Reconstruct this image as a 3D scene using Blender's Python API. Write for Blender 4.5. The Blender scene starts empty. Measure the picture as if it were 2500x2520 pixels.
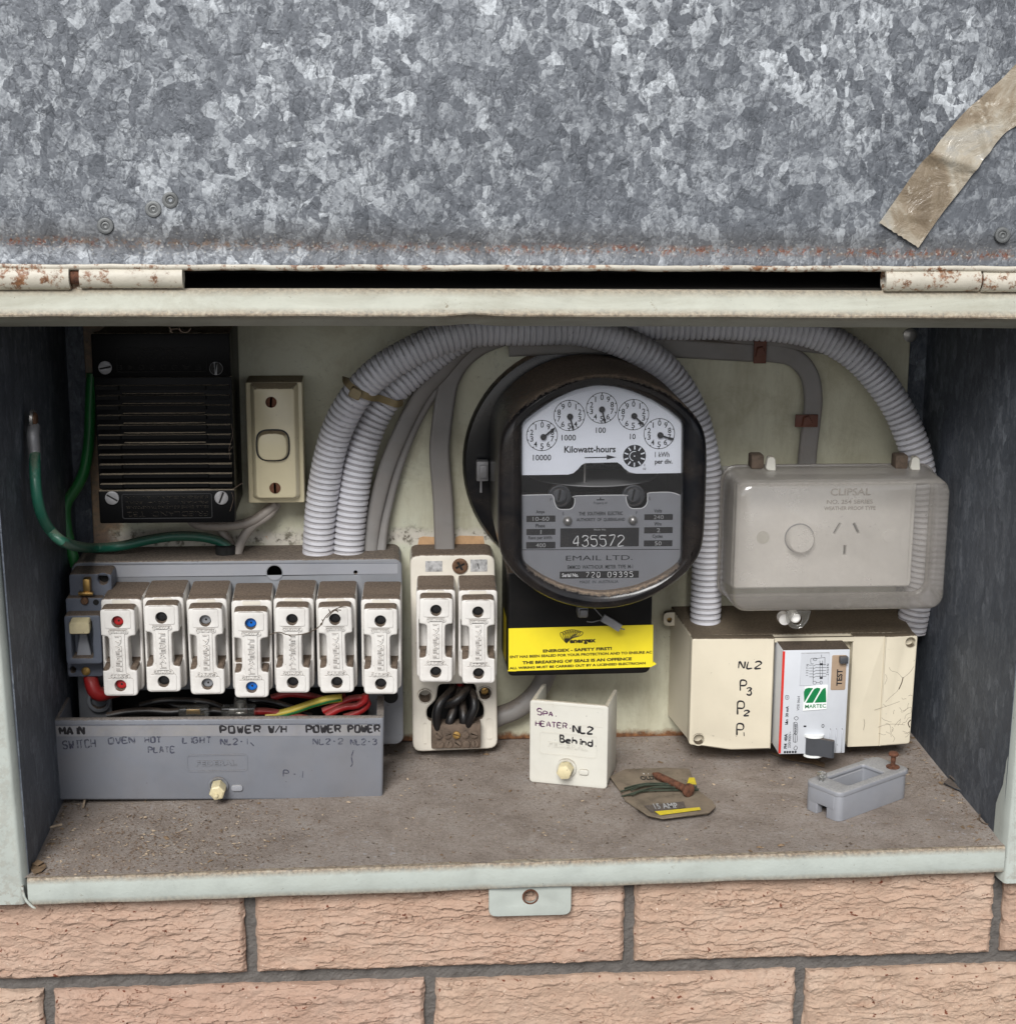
import bpy, bmesh, math, random
import numpy as np
from mathutils import Vector, Matrix

# ------------------------------------------------------------------ camera, sky, sun, exposure
S = 0.001                      # all sizes below are in millimetres
scene = bpy.context.scene
C = scene.collection
random.seed(7)
np.random.seed(7)

cam_d = bpy.data.cameras.new('camera')
cam = bpy.data.objects.new('camera', cam_d)
C.objects.link(cam)
cam_d.sensor_fit = 'HORIZONTAL'
cam_d.sensor_width = 36.0
cam_d.lens = 61.92
cam_d.clip_start = 0.01
cam_d.clip_end = 200.0
pitch, yaw, roll = math.radians(13.181), math.radians(3.871), math.radians(-0.3216)
fw = Vector((math.sin(yaw)*math.cos(pitch), math.cos(yaw)*math.cos(pitch), -math.sin(pitch)))
rt = Vector((math.cos(yaw), -math.sin(yaw), 0))
dn = fw.cross(rt)
rt2 = math.cos(roll)*rt + math.sin(roll)*dn
dn2 = -math.sin(roll)*rt + math.cos(roll)*dn
M3 = Matrix((rt2, -dn2, -fw)).transposed()
cam.matrix_world = Matrix.Translation(Vector((-37.77, -1005.1, 460.97))*S) @ M3.to_4x4()
scene.camera = cam

SUN_EL, SUN_AZ = math.radians(38), math.radians(194)   # azimuth clockwise from +Y: behind the viewer, a little to the left
w = bpy.data.worlds.new('World')
scene.world = w
w.use_nodes = True
wn = w.node_tree.nodes; wl = w.node_tree.links
wn.clear()
sky = wn.new('ShaderNodeTexSky'); sky.sky_type = 'NISHITA'; sky.sun_disc = False
sky.sun_elevation = SUN_EL; sky.sun_rotation = SUN_AZ
sky.air_density = 0.5; sky.dust_density = 1.0; sky.ozone_density = 1.0
hs = wn.new('ShaderNodeHueSaturation'); hs.inputs['Saturation'].default_value = 0.30
bg = wn.new('ShaderNodeBackground'); bg.inputs['Strength'].default_value = 0.05
wo = wn.new('ShaderNodeOutputWorld')
wl.new(sky.outputs[0], hs.inputs['Color']); wl.new(hs.outputs[0], bg.inputs['Color']); wl.new(bg.outputs[0], wo.inputs[0])

sun_d = bpy.data.lights.new('sun', 'SUN'); sun_d.energy = 1.5; sun_d.angle = math.radians(24); sun_d.color = (1, 0.988, 0.97)
sun = bpy.data.objects.new('sun', sun_d); C.objects.link(sun)
sd = Vector((math.sin(SUN_AZ)*math.cos(SUN_EL), math.cos(SUN_AZ)*math.cos(SUN_EL), math.sin(SUN_EL)))
sun.rotation_euler = (-sd).to_track_quat('-Z', 'Y').to_euler()
sun.location = sd*5

scene.view_settings.view_transform = 'Standard'
scene.view_settings.look = 'None'
scene.view_settings.gamma = 1.0
scene.view_settings.use_curve_mapping = False
scene.view_settings.exposure = 1.3
scene.render.engine = 'CYCLES'
scene.cycles.transparent_max_bounces = 16

# ------------------------------------------------------------------ materials
def lin(r, g, b):
    f = lambda c: (c/255/12.92) if c/255 <= 0.04045 else ((c/255+0.055)/1.055)**2.4
    return (f(r), f(g), f(b), 1.0)

class NT:
    def __init__(self, name):
        self.m = bpy.data.materials.new(name); self.m.use_nodes = True
        self.n = self.m.node_tree.nodes; self.l = self.m.node_tree.links
        self.b = self.n['Principled BSDF']; self.out = self.n['Material Output']
        self.tc = self.n.new('ShaderNodeTexCoord')
        self.co = self.tc.outputs['Object']
    def mapping(self, scale, loc=(0, 0, 0), rot=(0, 0, 0), src=None):
        k = self.n.new('ShaderNodeMapping'); k.inputs['Scale'].default_value = scale
        k.inputs['Location'].default_value = loc; k.inputs['Rotation'].default_value = rot
        self.l.new(src or self.co, k.inputs['Vector']); return k.outputs[0]
    def noise(self, scale, detail=3, rough=0.55, vec=None, dist=0, out=0):
        k = self.n.new('ShaderNodeTexNoise'); k.inputs['Scale'].default_value = scale
        k.inputs['Detail'].default_value = detail; k.inputs['Roughness'].default_value = rough
        k.inputs['Distortion'].default_value = dist
        self.l.new(vec or self.co, k.inputs['Vector']); return k.outputs[out]
    def voro(self, scale, vec=None, feature='F1', dist='EUCLIDEAN', out=0, rnd=1.0):
        k = self.n.new('ShaderNodeTexVoronoi'); k.feature = feature; k.distance = dist
        k.inputs['Scale'].default_value = scale; k.inputs['Randomness'].default_value = rnd
        self.l.new(vec or self.co, k.inputs['Vector']); return k.outputs[out]
    def math(self, op, a, b=0.5, c=0.0, clamp=False):
        k = self.n.new('ShaderNodeMath'); k.operation = op; k.use_clamp = clamp
        for i, v in enumerate((a, b, c)):
            if isinstance(v, (int, float)): k.inputs[i].default_value = v
            else: self.l.new(v, k.inputs[i])
        return k.outputs[0]
    def ramp(self, fac, stops, interp='LINEAR'):
        k = self.n.new('ShaderNodeValToRGB'); k.color_ramp.interpolation = interp
        e = k.color_ramp.elements
        while len(e) < len(stops): e.new(0.5)
        for i, (p, c) in enumerate(stops):
            e[i].position = p
            e[i].color = c if not isinstance(c, (int, float)) else (c, c, c, 1)
        self.l.new(fac, k.inputs[0]); return k.outputs[0]
    def mix(self, fac, a, b, mode='MIX'):
        k = self.n.new('ShaderNodeMix'); k.data_type = 'RGBA'; k.blend_type = mode
        for sock, v in ((k.inputs[0], fac), (k.inputs[6], a), (k.inputs[7], b)):
            if isinstance(v, (int, float)): sock.default_value = v if sock == k.inputs[0] else (v, v, v, 1)
            elif isinstance(v, tuple): sock.default_value = v
            else: self.l.new(v, sock)
        return k.outputs[2]
    def sep(self, vec):
        k = self.n.new('ShaderNodeSeparateXYZ'); self.l.new(vec, k.inputs[0]); return k.outputs
    def bump(self, h, strength, dist=0.001, normal=None):
        k = self.n.new('ShaderNodeBump'); k.inputs['Strength'].default_value = strength
        k.inputs['Distance'].default_value = dist
        self.l.new(h, k.inputs['Height'])
        if normal is not None: self.l.new(normal, k.inputs['Normal'])
        return k.outputs[0]
    def set(self, **kw):
        for k, v in kw.items():
            s = self.b.inputs[k]
            if hasattr(v, 'is_linked') or hasattr(v, 'links'): self.l.new(v, s)
            else: s.default_value = v

DUST = lin(121, 105, 90)
def mk(name, col, rough=0.5, metal=0.0, var=0.12, vscale=45, spots=0.0, spotcol=lin(40, 32, 26), spotscale=260,
       dust=0.0, film=0.0, bump=0.15, bscale=900, rust=0.0, spec=0.5, dustcol=DUST, bdist=0.0006, dlo=0.42, dhi=0.72, edge=0.0):
    t = NT(name)
    n1 = t.noise(vscale, 5, 0.6)
    dark = tuple(c*(1-var*1.6) for c in col[:3])+(1,)
    lite = tuple(min(1, c*(1+var)) for c in col[:3])+(1,)
    c = t.ramp(n1, [(0.3, dark), (0.5, col), (0.72, lite)])
    r = rough
    if film > 0:      # patchy film of dirt
        f = t.ramp(t.noise(vscale*0.6, 8, 0.7, dist=0.6), [(0.42, 0), (0.75, film)])
        c = t.mix(f, c, dustcol)
    if rust > 0:
        f = t.ramp(t.noise(140, 8, 0.75), [(0.60-rust*0.3, 0), (0.66-rust*0.25, 1)])
        rc = t.ramp(t.noise(400, 4), [(0.3, lin(88, 58, 40)), (0.7, lin(150, 108, 76))])
        c = t.mix(f, c, rc)
    if spots > 0:
        f = t.ramp(t.noise(spotscale, 4, 0.7), [(0.70-spots*0.12, 0), (0.76-spots*0.1, 0.85)])
        c = t.mix(f, c, spotcol)
    if edge > 0:      # paint worn through along the folds
        g2 = t.n.new('ShaderNodeNewGeometry')
        pw = t.ramp(g2.outputs['Pointiness'], [(0.535, 0), (0.62, 1)])
        f = t.math('MULTIPLY', pw, t.ramp(t.noise(170, 6, 0.75), [(0.56-edge*0.1, 0), (0.62-edge*0.1, 1)]))
        c = t.mix(f, c, t.ramp(t.noise(500, 4), [(0.35, lin(92, 66, 48)), (0.65, lin(150, 128, 104))]))
    if dust > 0:      # dust lying on what faces up
        g = t.n.new('ShaderNodeNewGeometry')
        z = t.sep(g.outputs['Normal'])[2]
        f = t.math('ADD', z, t.math('MULTIPLY', t.math('SUBTRACT', t.noise(300, 6, 0.75), 0.5), 0.9))
        f = t.ramp(f, [(dlo, 0), (dhi, dust)]); fd = f
        dc = t.ramp(t.noise(700, 6, 0.8), [(0.34, tuple(q*0.42 for q in dustcol[:3])+(1,)), (0.52, dustcol), (0.70, tuple(min(1, q*1.6) for q in dustcol[:3])+(1,))])
        c = t.mix(f, c, dc)
        r = t.mix(f, rough, 0.95)
    t.set(**{'Base Color': c, 'Metallic': metal, 'Roughness': r, 'Specular IOR Level': spec})
    if bump > 0:
        n_ = t.bump(t.noise(bscale, 6, 0.65), bump, bdist)
        if dust > 0.3: n_ = t.bump(t.math('MULTIPLY', t.noise(900, 7, 0.8), fd), 0.8, 0.0018, n_)
        t.set(Normal=n_)
    return t.m

def galv(name, lo, mid, hi, scale=1.0, stretch=(1, 1, 1), seam=False, rough=0.5, metal=0.35, flakes=1.0, contrast=1.0):
    """zinc spangle: crystals of mixed size, each with its own grain direction, some painted bright as if turned to the light"""
    t = NT(name)
    def warp(src, freq, amp, det=3):
        k = t.n.new('ShaderNodeVectorMath'); k.operation = 'MULTIPLY_ADD'
        t.l.new(t.noise(freq*scale, det, 0.6, out=1), k.inputs[0]); k.inputs[1].default_value = (amp/scale,)*3
        t.l.new(src, k.inputs[2]); return k.outputs[0]
    v = warp(warp(t.mapping(stretch), 150, 0.0026), 620, 0.0008)
    def crystals(sc, src, freq, k_):
        col = t.voro(sc*scale, src, out=1)
        c = t.sep(col)
        d = t.n.new('ShaderNodeVectorMath'); d.operation = 'SUBTRACT'; t.l.new(col, d.inputs[0]); d.inputs[1].default_value = (0.5, 0.5, 0.5)
        q = t.n.new('ShaderNodeVectorMath'); q.operation = 'NORMALIZE'; t.l.new(d.outputs[0], q.inputs[0])
        e = t.n.new('ShaderNodeVectorMath'); e.operation = 'DOT_PRODUCT'; t.l.new(q.outputs[0], e.inputs[0]); t.l.new(v, e.inputs[1])
        s_ = t.math('SINE', t.math('ADD', t.math('MULTIPLY', e.outputs['Value'], freq*scale), t.math('MULTIPLY', t.noise(260*scale, 3), k_)))
        return c, s_
    (a, a1, a2), ga = crystals(95, v, 1500, 14)
    (b, b1, b2), gb_ = crystals(210, t.mapping((1, 1, 0.7), rot=(0, 0.6, 0), src=v), 2300, 12)
    (c3, c4, c5), gc_ = crystals(460, v, 3500, 10)
    big = t.noise(11, 5, 0.65)
    f = t.math('ADD', t.math('MULTIPLY', t.math('SUBTRACT', a, 0.5), 0.20*contrast), t.math('MULTIPLY', t.math('SUBTRACT', b, 0.5), 0.28*contrast))
    f = t.math('ADD', f, t.math('MULTIPLY', t.math('SUBTRACT', c3, 0.5), 0.11*contrast))
    f = t.math('ADD', f, t.math('MULTIPLY', ga, 0.030*contrast)); f = t.math('ADD', f, t.math('MULTIPLY', gb_, 0.045*contrast)); f = t.math('ADD', f, t.math('MULTIPLY', gc_, 0.03*contrast))
    f = t.math('ADD', f, t.math('MULTIPLY', t.math('SUBTRACT', t.noise(1400, 5, 0.75), 0.5), 0.20*contrast))
    br = t.math('MULTIPLY', t.ramp(a1, [(0.62, 0), (0.70, 1)]), t.ramp(t.math('ADD', b2, t.math('MULTIPLY', gb_, 0.10)), [(0.34, 0.1), (0.60, 1)]))  # bright flakes: the light they catch is put into the colour
    br = t.math('ADD', br, t.math('MULTIPLY', t.ramp(b1, [(0.80, 0), (0.86, 1)]), 0.7))
    br = t.math('MULTIPLY', br, t.ramp(t.math('ADD', c4, t.math('MULTIPLY', t.noise(1000, 4, 0.7), 0.6)), [(0.35, 0.35), (0.9, 1)]))
    br = t.math('MULTIPLY', br, t.ramp(big, [(0.36, 0.15), (0.64, 1)]))
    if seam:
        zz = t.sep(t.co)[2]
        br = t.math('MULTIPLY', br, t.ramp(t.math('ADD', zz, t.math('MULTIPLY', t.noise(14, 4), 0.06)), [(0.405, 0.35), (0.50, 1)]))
    f = t.math('ADD', f, t.math('MULTIPLY', br, 0.5*flakes))
    f = t.math('ADD', f, t.math('ADD', t.math('MULTIPLY', t.math('SUBTRACT', big, 0.5), 0.16), 0.36))
    c = t.ramp(f, [(0.10, lo), (0.36, mid), (0.60, tuple((p+q)/2 for p, q in zip(mid, hi))), (0.90, hi)])
    # dark slivers in the steps between the crystals
    e1 = t.voro(240*scale, t.mapping((1, 1, 0.42), rot=(0, 0.55, 0), src=v), feature='DISTANCE_TO_EDGE')
    e2 = t.voro(300*scale, t.mapping((1, 1, 0.42), rot=(0, -0.5, 0), src=v), feature='DISTANCE_TO_EDGE')
    sl = t.math('MULTIPLY', t.ramp(e1, [(0.02, 1), (0.13, 0)]), t.ramp(t.noise(190*scale, 3), [(0.47, 0), (0.60, 0.8)]))
    sl = t.math('MAXIMUM', sl, t.math('MULTIPLY', t.ramp(e2, [(0.02, 1), (0.13, 0)]), t.ramp(t.noise(170*scale, 3, vec=t.mapping((1, 1, 1), loc=(3, 1, 2))), [(0.49, 0), (0.60, 0.8)])))
    c = t.mix(t.math('MULTIPLY', sl, 0.7*contrast), c, tuple(q*0.62 for q in lo[:3])+(1,))
    # dull oxide patches
    c = t.mix(t.ramp(t.noise(7, 6, 0.7), [(0.45, 0), (0.72, 0.5)]), c, mid)
    if seam:
        x, y, z = t.sep(t.co)[:3]
        zl = t.math('ADD', t.math('ADD', z, t.math('MULTIPLY', x, 0.014)), t.math('MULTIPLY', t.noise(9, 2), 0.004))
        dz = t.math('ABSOLUTE', t.math('SUBTRACT', zl, 0.3822))
        band = t.ramp(dz, [(0.0008, 1), (0.0034, 0)])
        wide = t.ramp(dz, [(0.0, 1), (0.010, 0)])
        along = t.ramp(t.noise(7, 3), [(0.36, 0.0), (0.52, 1)])
        seam_dark = t.math('MULTIPLY', t.ramp(t.math('ABSOLUTE', t.math('SUBTRACT', zl, 0.3850)), [(0.0, 1), (0.013, 0)]), 0.5)  # darker band along the seam
        c = t.mix(seam_dark, c, lin(84, 81, 78))
        blob = t.noise(300, 5, 0.7)
        c = t.mix(t.math('MULTIPLY', band, t.ramp(blob, [(0.50, 0), (0.58, 0.7)])), c, lin(116, 92, 72))
        c = t.mix(t.math('MULTIPLY', t.math('MULTIPLY', band, along), t.ramp(t.noise(230, 5, 0.75), [(0.53, 0), (0.58, 0.9)])), c, lin(112, 64, 42))
        c = t.mix(t.math('MULTIPLY', wide, t.ramp(t.voro(330, vec=v, out=0), [(0.12, 0.65), (0.27, 0)])), c, lin(176, 172, 164))
        c = t.mix(t.math('MULTIPLY', band, t.ramp(t.voro(380, vec=t.mapping((1, 1, 1), loc=(1, 2, 3)), out=0), [(0.10, 0.9), (0.20, 0)])), c, lin(60, 40, 30))
    t.set(**{'Base Color': c, 'Metallic': metal, 'Roughness': rough})
    h = t.math('ADD', t.math('MULTIPLY', f, 0.8), t.math('MULTIPLY', sl, -0.8))
    t.set(Normal=t.bump(h, 0.30, 0.0008))
    return t.m

def brick_mat():
    t = NT('brick_clay')
    info = t.n.new('ShaderNodeObjectInfo')
    base = t.ramp(t.noise(16, 6, 0.7, dist=0.4), [(0.3, lin(176, 149, 129)), (0.5, lin(192, 166, 146)), (0.7, lin(203, 182, 164))])
    base = t.mix(t.ramp(info.outputs['Random'], [(0, 0.0), (1, 0.45)]), base, lin(184, 154, 140))
    rn = t.math('FRACT', t.math('MULTIPLY', info.outputs['Random'], 7.31))
    base = t.mix(t.ramp(rn, [(0, 0.0), (1, 0.3)]), base, lin(196, 174, 150))
    rn2 = t.math('FRACT', t.math('MULTIPLY', info.outputs['Random'], 13.7))
    base = t.mix(t.ramp(rn2, [(0, 0.0), (1, 0.22)]), base, lin(172, 126, 110))
    base = t.mix(t.ramp(t.noise(90, 6, 0.7), [(0.45, 0), (0.8, 0.5)]), base, lin(176, 143, 124))
    sp = t.ramp(t.noise(240, 3, 0.6), [(0.66, 0), (0.70, 1)])
    base = t.mix(sp, base, lin(112, 62, 44))
    sp2 = t.ramp(t.noise(420, 2, 0.6), [(0.70, 0), (0.74, 0.8)])
    base = t.mix(sp2, base, lin(232, 214, 196))
    t.set(**{'Base Color': base, 'Roughness': 0.92, 'Specular IOR Level': 0.2})
    h = t.math('ADD', t.noise(500, 6, 0.75), t.math('MULTIPLY', t.noise(120, 5, 0.7), 1.4))
    t.set(Normal=t.bump(h, 0.7, 0.0022))
    return t.m

def glass_mat(name, tint, rough, haze, hazecol, gloss=0.08, dust=0.0):
    """clear or dirty plastic: a see-through film, a little scattering dirt, a little gloss"""
    t = NT(name); t.n.remove(t.b)
    tr = t.n.new('ShaderNodeBsdfTransparent'); tr.inputs[0].default_value = tint
    df = t.n.new('ShaderNodeBsdfDiffuse')
    tl = t.n.new('ShaderNodeBsdfTranslucent')
    t.l.new(t.ramp(t.noise(60, 6, 0.7), [(0.3, tuple(q*0.8 for q in hazecol[:3])+(1,)), (0.7, hazecol)]), df.inputs[0]); tl.inputs[0].default_value = hazecol
    sc = t.n.new('ShaderNodeMixShader'); sc.inputs[0].default_value = 0.4
    t.l.new(df.outputs[0], sc.inputs[1]); t.l.new(tl.outputs[0], sc.inputs[2])
    f = t.ramp(t.noise(35, 7, 0.7), [(0.3, haze*0.8), (0.75, min(1, haze*1.25))])
    if dust > 0:
        g = t.n.new('ShaderNodeNewGeometry'); z = t.sep(g.outputs['Normal'])[2]
        f = t.math('MAXIMUM', f, t.ramp(t.math('ADD', z, t.math('MULTIPLY', t.noise(300, 5), 0.4)), [(0.5, 0), (1.0, dust)]))
        spk = t.ramp(t.noise(330, 5, 0.8), [(0.64, 0), (0.70, 0.5)])
        f = t.math('MAXIMUM', f, spk)
    m1 = t.n.new('ShaderNodeMixShader'); t.l.new(f, m1.inputs[0])
    t.l.new(tr.outputs[0], m1.inputs[1]); t.l.new(sc.outputs[0], m1.inputs[2])
    gl = t.n.new('ShaderNodeBsdfGlossy'); gl.inputs['Roughness'].default_value = rough
    fr = t.n.new('ShaderNodeFresnel'); fr.inputs[0].default_value = 1.45
    m2 = t.n.new('ShaderNodeMixShader'); t.l.new(t.math('ADD', t.math('MULTIPLY', fr.outputs[0], 0.6), gloss-0.03, clamp=True), m2.inputs[0])
    t.l.new(m1.outputs[0], m2.inputs[1]); t.l.new(gl.outputs[0], m2.inputs[2])
    t.l.new(m2.outputs[0], t.out.inputs[0])
    return t.m

M = {}
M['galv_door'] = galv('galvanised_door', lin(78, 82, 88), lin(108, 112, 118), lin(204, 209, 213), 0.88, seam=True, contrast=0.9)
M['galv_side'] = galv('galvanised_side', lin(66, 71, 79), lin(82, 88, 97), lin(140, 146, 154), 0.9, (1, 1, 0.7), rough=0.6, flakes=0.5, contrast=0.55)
M['galv_rim'] = mk('galvanised_rim', lin(112, 114, 114), 0.5, 0.4, 0.25)
M['sage'] = mk('sage_paint', lin(178, 184, 177), 0.5, var=0.07, edge=0.8, spots=0.35, spotcol=lin(96, 84, 66), spotscale=300, bump=0.25, bscale=420, film=0.08, dust=0.0)
M['sage_top'] = mk('sage_paint_weathered', lin(184, 181, 167), 0.6, var=0.10, edge=0.9, spots=0.7, spotcol=lin(92, 80, 62), spotscale=340, bump=0.35, bscale=420, film=0.35, dustcol=lin(160, 148, 124))
def lip_mat(name, col, edges, slope, curve, x0, film, tone):
    t = NT(name)
    x, y, z = t.sep(t.co)[:3]
    xx = t.math('SUBTRACT', x, x0)
    zz = t.math('ADD', t.math('ADD', z, t.math('MULTIPLY', xx, slope)), t.math('MULTIPLY', t.math('MULTIPLY', xx, xx), curve))
    c = t.ramp(t.noise(30, 6, 0.65), [(0.3, tuple(q*0.86 for q in col[:3])+(1,)), (0.5, col), (0.72, tuple(q*1.07 for q in col[:3])+(1,))])
    c = t.mix(t.ramp(t.noise(26, 8, 0.75, vec=t.mapping((0.35, 1, 1)), dist=0.7), [(0.46, 0), (0.78, film)]), c, tone)
    c = t.mix(t.ramp(t.noise(330, 5, 0.75), [(0.65, 0), (0.71, 0.85)]), c, lin(96, 84, 68))
    c = t.mix(t.math('MULTIPLY', t.ramp(t.noise(120, 5, 0.75), [(0.62, 0), (0.68, 0.8)]), t.ramp(t.noise(10, 3), [(0.5, 0), (0.65, 1)])), c, lin(122, 112, 94))
    wear = None
    for e, wd, am in edges:
        d = t.math('ABSOLUTE', t.math('SUBTRACT', zz, e))
        m_ = t.math('MULTIPLY', t.ramp(t.math('ADD', d, t.math('MULTIPLY', t.math('SUBTRACT', t.noise(140, 6, 0.75), 0.5), wd*1.6)), [(wd*0.35, 1), (wd*0.7, 0)]), am)
        c = t.mix(m_, c, t.ramp(t.noise(420, 4, 0.7), [(0.36, lin(80, 60, 46)), (0.52, lin(142, 120, 96)), (0.66, lin(170, 156, 134))]))
    t.set(**{'Base Color': c, 'Roughness': 0.55, 'Specular IOR Level': 0.4})
    n = t.bump(t.noise(55, 5, 0.6), 0.5, 0.0012)
    t.set(Normal=t.bump(t.noise(520, 6, 0.7), 0.35, 0.0006, n))
    return t.m
M['sage_lip'] = lip_mat('sage_lip_paint', lin(178, 184, 177), ((0.0000, 0.0022, 0.85), (-0.0172, 0.0014, 0.7)), -0.01056, 0.0, 0.0, 0.35, lin(150, 150, 138))
M['upper_lip'] = lip_mat('upper_lip_paint', lin(180, 181, 169), ((0.3553, 0.0018, 0.6), (0.3422, 0.0014, 0.75)), 0.0046, 0.0085, 0.04, 0.7, lin(138, 133, 116))
M['hinge'] = mk('hinge_paint', lin(190, 184, 170), 0.5, var=0.1, rust=0.30, spots=0.2, bump=0.4, bscale=400)
M['rusty'] = mk('rusty_steel', lin(98, 62, 44), 0.85, 0.1, 0.4, 300, bump=0.6, bscale=1200)
M['cavity'] = mk('cavity_shade', lin(48, 44, 38), 0.9, 0, 0.2)  # dark brown colour stands in for the shade deep in the slot
M['brick'] = brick_mat()
M['mortar'] = mk('mortar', lin(104, 100, 96), 0.95, 0, 0.18, 120, bump=0.8, bscale=700, bdist=0.002)
M['ground'] = mk('ground_dark', lin(62, 60, 57), 0.95, 0, 0.2, 3, bump=0.2, bscale=60)
M['white'] = mk('white_porcelain', lin(218, 215, 210), 0.38, 0, 0.04, 60, spots=0.28, spotcol=lin(128, 114, 98), spotscale=300, dust=1.0, film=0.30, bump=0.06)
M['white_base'] = mk('white_bakelite', lin(216, 210, 197), 0.42, 0, 0.04, 50, spots=0.12, spotcol=lin(120, 108, 90), dust=1.0, film=0.16, bump=0.06)
M['spa'] = mk('ivory_plastic', lin(204, 202, 192), 0.4, 0, 0.03, 50, spots=0.08, dust=0.5, film=0.12, bump=0.05, dustcol=lin(165, 150, 128))
M['grey'] = mk('grey_bakelite', lin(120, 123, 128), 0.5, 0, 0.06, 40, spots=0.10, dust=1.0, film=0.18, bump=0.08, dustcol=lin(128, 116, 104))
M['grey_cover'] = mk('grey_cover_plastic', lin(112, 115, 122), 0.48, 0, 0.07, 30, spots=0.10, dust=0.8, film=0.22, bump=0.06, dustcol=lin(130, 120, 110))
M['grey_dark'] = mk('blue_grey_bakelite', lin(92, 98, 110), 0.5, 0, 0.06, 40, spots=0.1, dust=0.9, film=0.15, bump=0.08)
M['grey_light'] = mk('light_grey_plastic', lin(140, 142, 148), 0.42, 0, 0.05, 40, spots=0.08, dust=0.35, film=0.12, bump=0.05, dustcol=lin(175, 170, 160))
M['black'] = mk('black_bakelite', lin(9, 9, 10), 0.42, 0, 0.2, 40, dust=1.0, spec=0.12, film=0.0, bump=0.05, dustcol=lin(150, 138, 120))
M['black_meter'] = mk('black_meter_case', lin(12, 13, 17), 0.26, 0, 0.2, 40, spots=0.15, spotcol=lin(70, 68, 66), dust=0.95, dlo=0.58, dhi=0.92, spec=0.45, film=0.08, bump=0.06, dustcol=lin(146, 128, 110))
M['black_flat'] = mk('black_sheet', lin(10, 10, 11), 0.45, 0, 0.2, 40, film=0.04, spec=0.3, dust=0.6, bump=0.05)
M['void'] = mk('recess_shade', lin(22, 21, 20), 0.8, 0, 0.1, bump=0)  # near-black colour stands in for shade inside holes, slots and wells
M['cream'] = mk('cream_plastic', lin(208, 199, 178), 0.42, 0, 0.05, 14, spots=0.12, dust=0.95, film=0.08, bump=0.05, dustcol=lin(96, 82, 64))
M['cream_switch'] = mk('cream_switch_plastic', lin(212, 202, 170), 0.3, 0, 0.04, 20, spots=0.06, dust=0.8, film=0.15, bump=0.03, dustcol=lin(130, 112, 86))
M['nut'] = mk('aged_nylon', lin(206, 194, 156), 0.5, 0, 0.12, 120, spots=0.2, film=0.3, bump=0.1)
M['conduit'] = mk('grey_conduit_plastic', lin(216, 216, 222), 0.42, 0, 0.08, 25, spots=0.25, spotscale=150, dust=0.5, film=0.30, bump=0.05, dustcol=lin(130, 122, 116))
M['cable'] = mk('grey_cable_sheath', lin(128, 125, 122), 0.5, 0, 0.08, 40, spots=0.08, dust=0.5, film=0.3, bump=0.05)
M['cable_lt'] = mk('pale_cable_sheath', lin(158, 150, 142), 0.5, 0, 0.08, 40, dust=0.5, film=0.3)
M['green'] = mk('green_insulation', lin(28, 112, 54), 0.4, 0, 0.1, dust=0.35, film=0.12)
M['green_dk'] = mk('dark_green_insulation', lin(24, 92, 74), 0.4, 0, 0.1, dust=0.35, film=0.15)
M['red'] = mk('red_insulation', lin(158, 32, 34), 0.42, 0, 0.1, dust=0.4, film=0.1)
M['wire_black'] = mk('black_insulation', lin(16, 16, 18), 0.42, 0, 0.1, dust=0.25, film=0.03)
M['yellow_wire'] = mk('yellow_insulation', lin(196, 174, 48), 0.42, 0, 0.1, dust=0.3, film=0.2)
M['brass'] = mk('brass', lin(176, 142, 84), 0.35, 0.85, 0.2, film=0.3)
M['steel'] = mk('dull_steel', lin(170, 168, 164), 0.38, 0.8, 0.15, film=0.2)
M['lead'] = mk('lead_seal', lin(132, 132, 134), 0.55, 0.5, 0.2, film=0.2, bump=0.3)
M['brown'] = mk('brown_terminal', lin(92, 78, 66), 0.8, 0.1, 0.3, 200, dust=0.5, film=0.3, bump=0.3)
M['screw_brown'] = mk('oxidised_screw', lin(104, 76, 56), 0.6, 0.5, 0.3, 300, film=0.3, bump=0.2)
M['btn_red'] = mk('button_red', lin(172, 34, 36), 0.45, 0, 0.05)
M['btn_black'] = mk('button_black', lin(24, 24, 26), 0.5, 0, 0.05)
M['btn_grey'] = mk('button_grey', lin(136, 138, 142), 0.5, 0, 0.05)
M['btn_blue'] = mk('button_blue', lin(20, 104, 196), 0.45, 0, 0.05)
M['ink'] = mk('black_ink', lin(24, 22, 26), 0.6, 0, 0.2, bump=0)
M['ink_soft'] = mk('faded_ink', lin(72, 74, 88), 0.7, 0, 0.4, 300, bump=0)
M['ink_purple'] = mk('purple_ink', lin(78, 30, 72), 0.6, 0, 0.3, 200, bump=0)
def faded(name, col):
    t = NT(name)
    t.set(**{'Base Color': col, 'Roughness': 0.7, 'Alpha': t.ramp(t.noise(420, 5, 0.75), [(0.40, 0.15), (0.58, 0.95)])})
    return t.m
M['ink_soft'] = faded('faded_marker_ink', lin(62, 64, 80))
M['print'] = mk('printed_black', lin(22, 24, 30), 0.5, 0, 0.1, bump=0)
M['print_brown'] = mk('printed_dark_brown', lin(36, 30, 12), 0.5, 0, 0.1, bump=0)
M['engraved'] = mk('engraved_white', lin(226, 226, 226), 0.5, 0, 0.05, bump=0)
M['engraved_dim'] = mk('engraved_grey', lin(160, 160, 160), 0.5, 0, 0.2, bump=0)
M['dial'] = mk('dial_plate_white', lin(230, 234, 242), 0.4, 0, 0.03, 20, bump=0, film=0.03)
M['plate'] = mk('silver_name_plate', lin(140, 142, 147), 0.45, 0.25, 0.05, 40, bump=0.03, film=0.12)
M['panel_black'] = mk('black_name_field', lin(20, 21, 24), 0.5, 0, 0.2, 200, bump=0, film=0.1)
M['alu'] = mk('aluminium_disc', lin(170, 170, 170), 0.35, 0.3, 0.05, bump=0)
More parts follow.
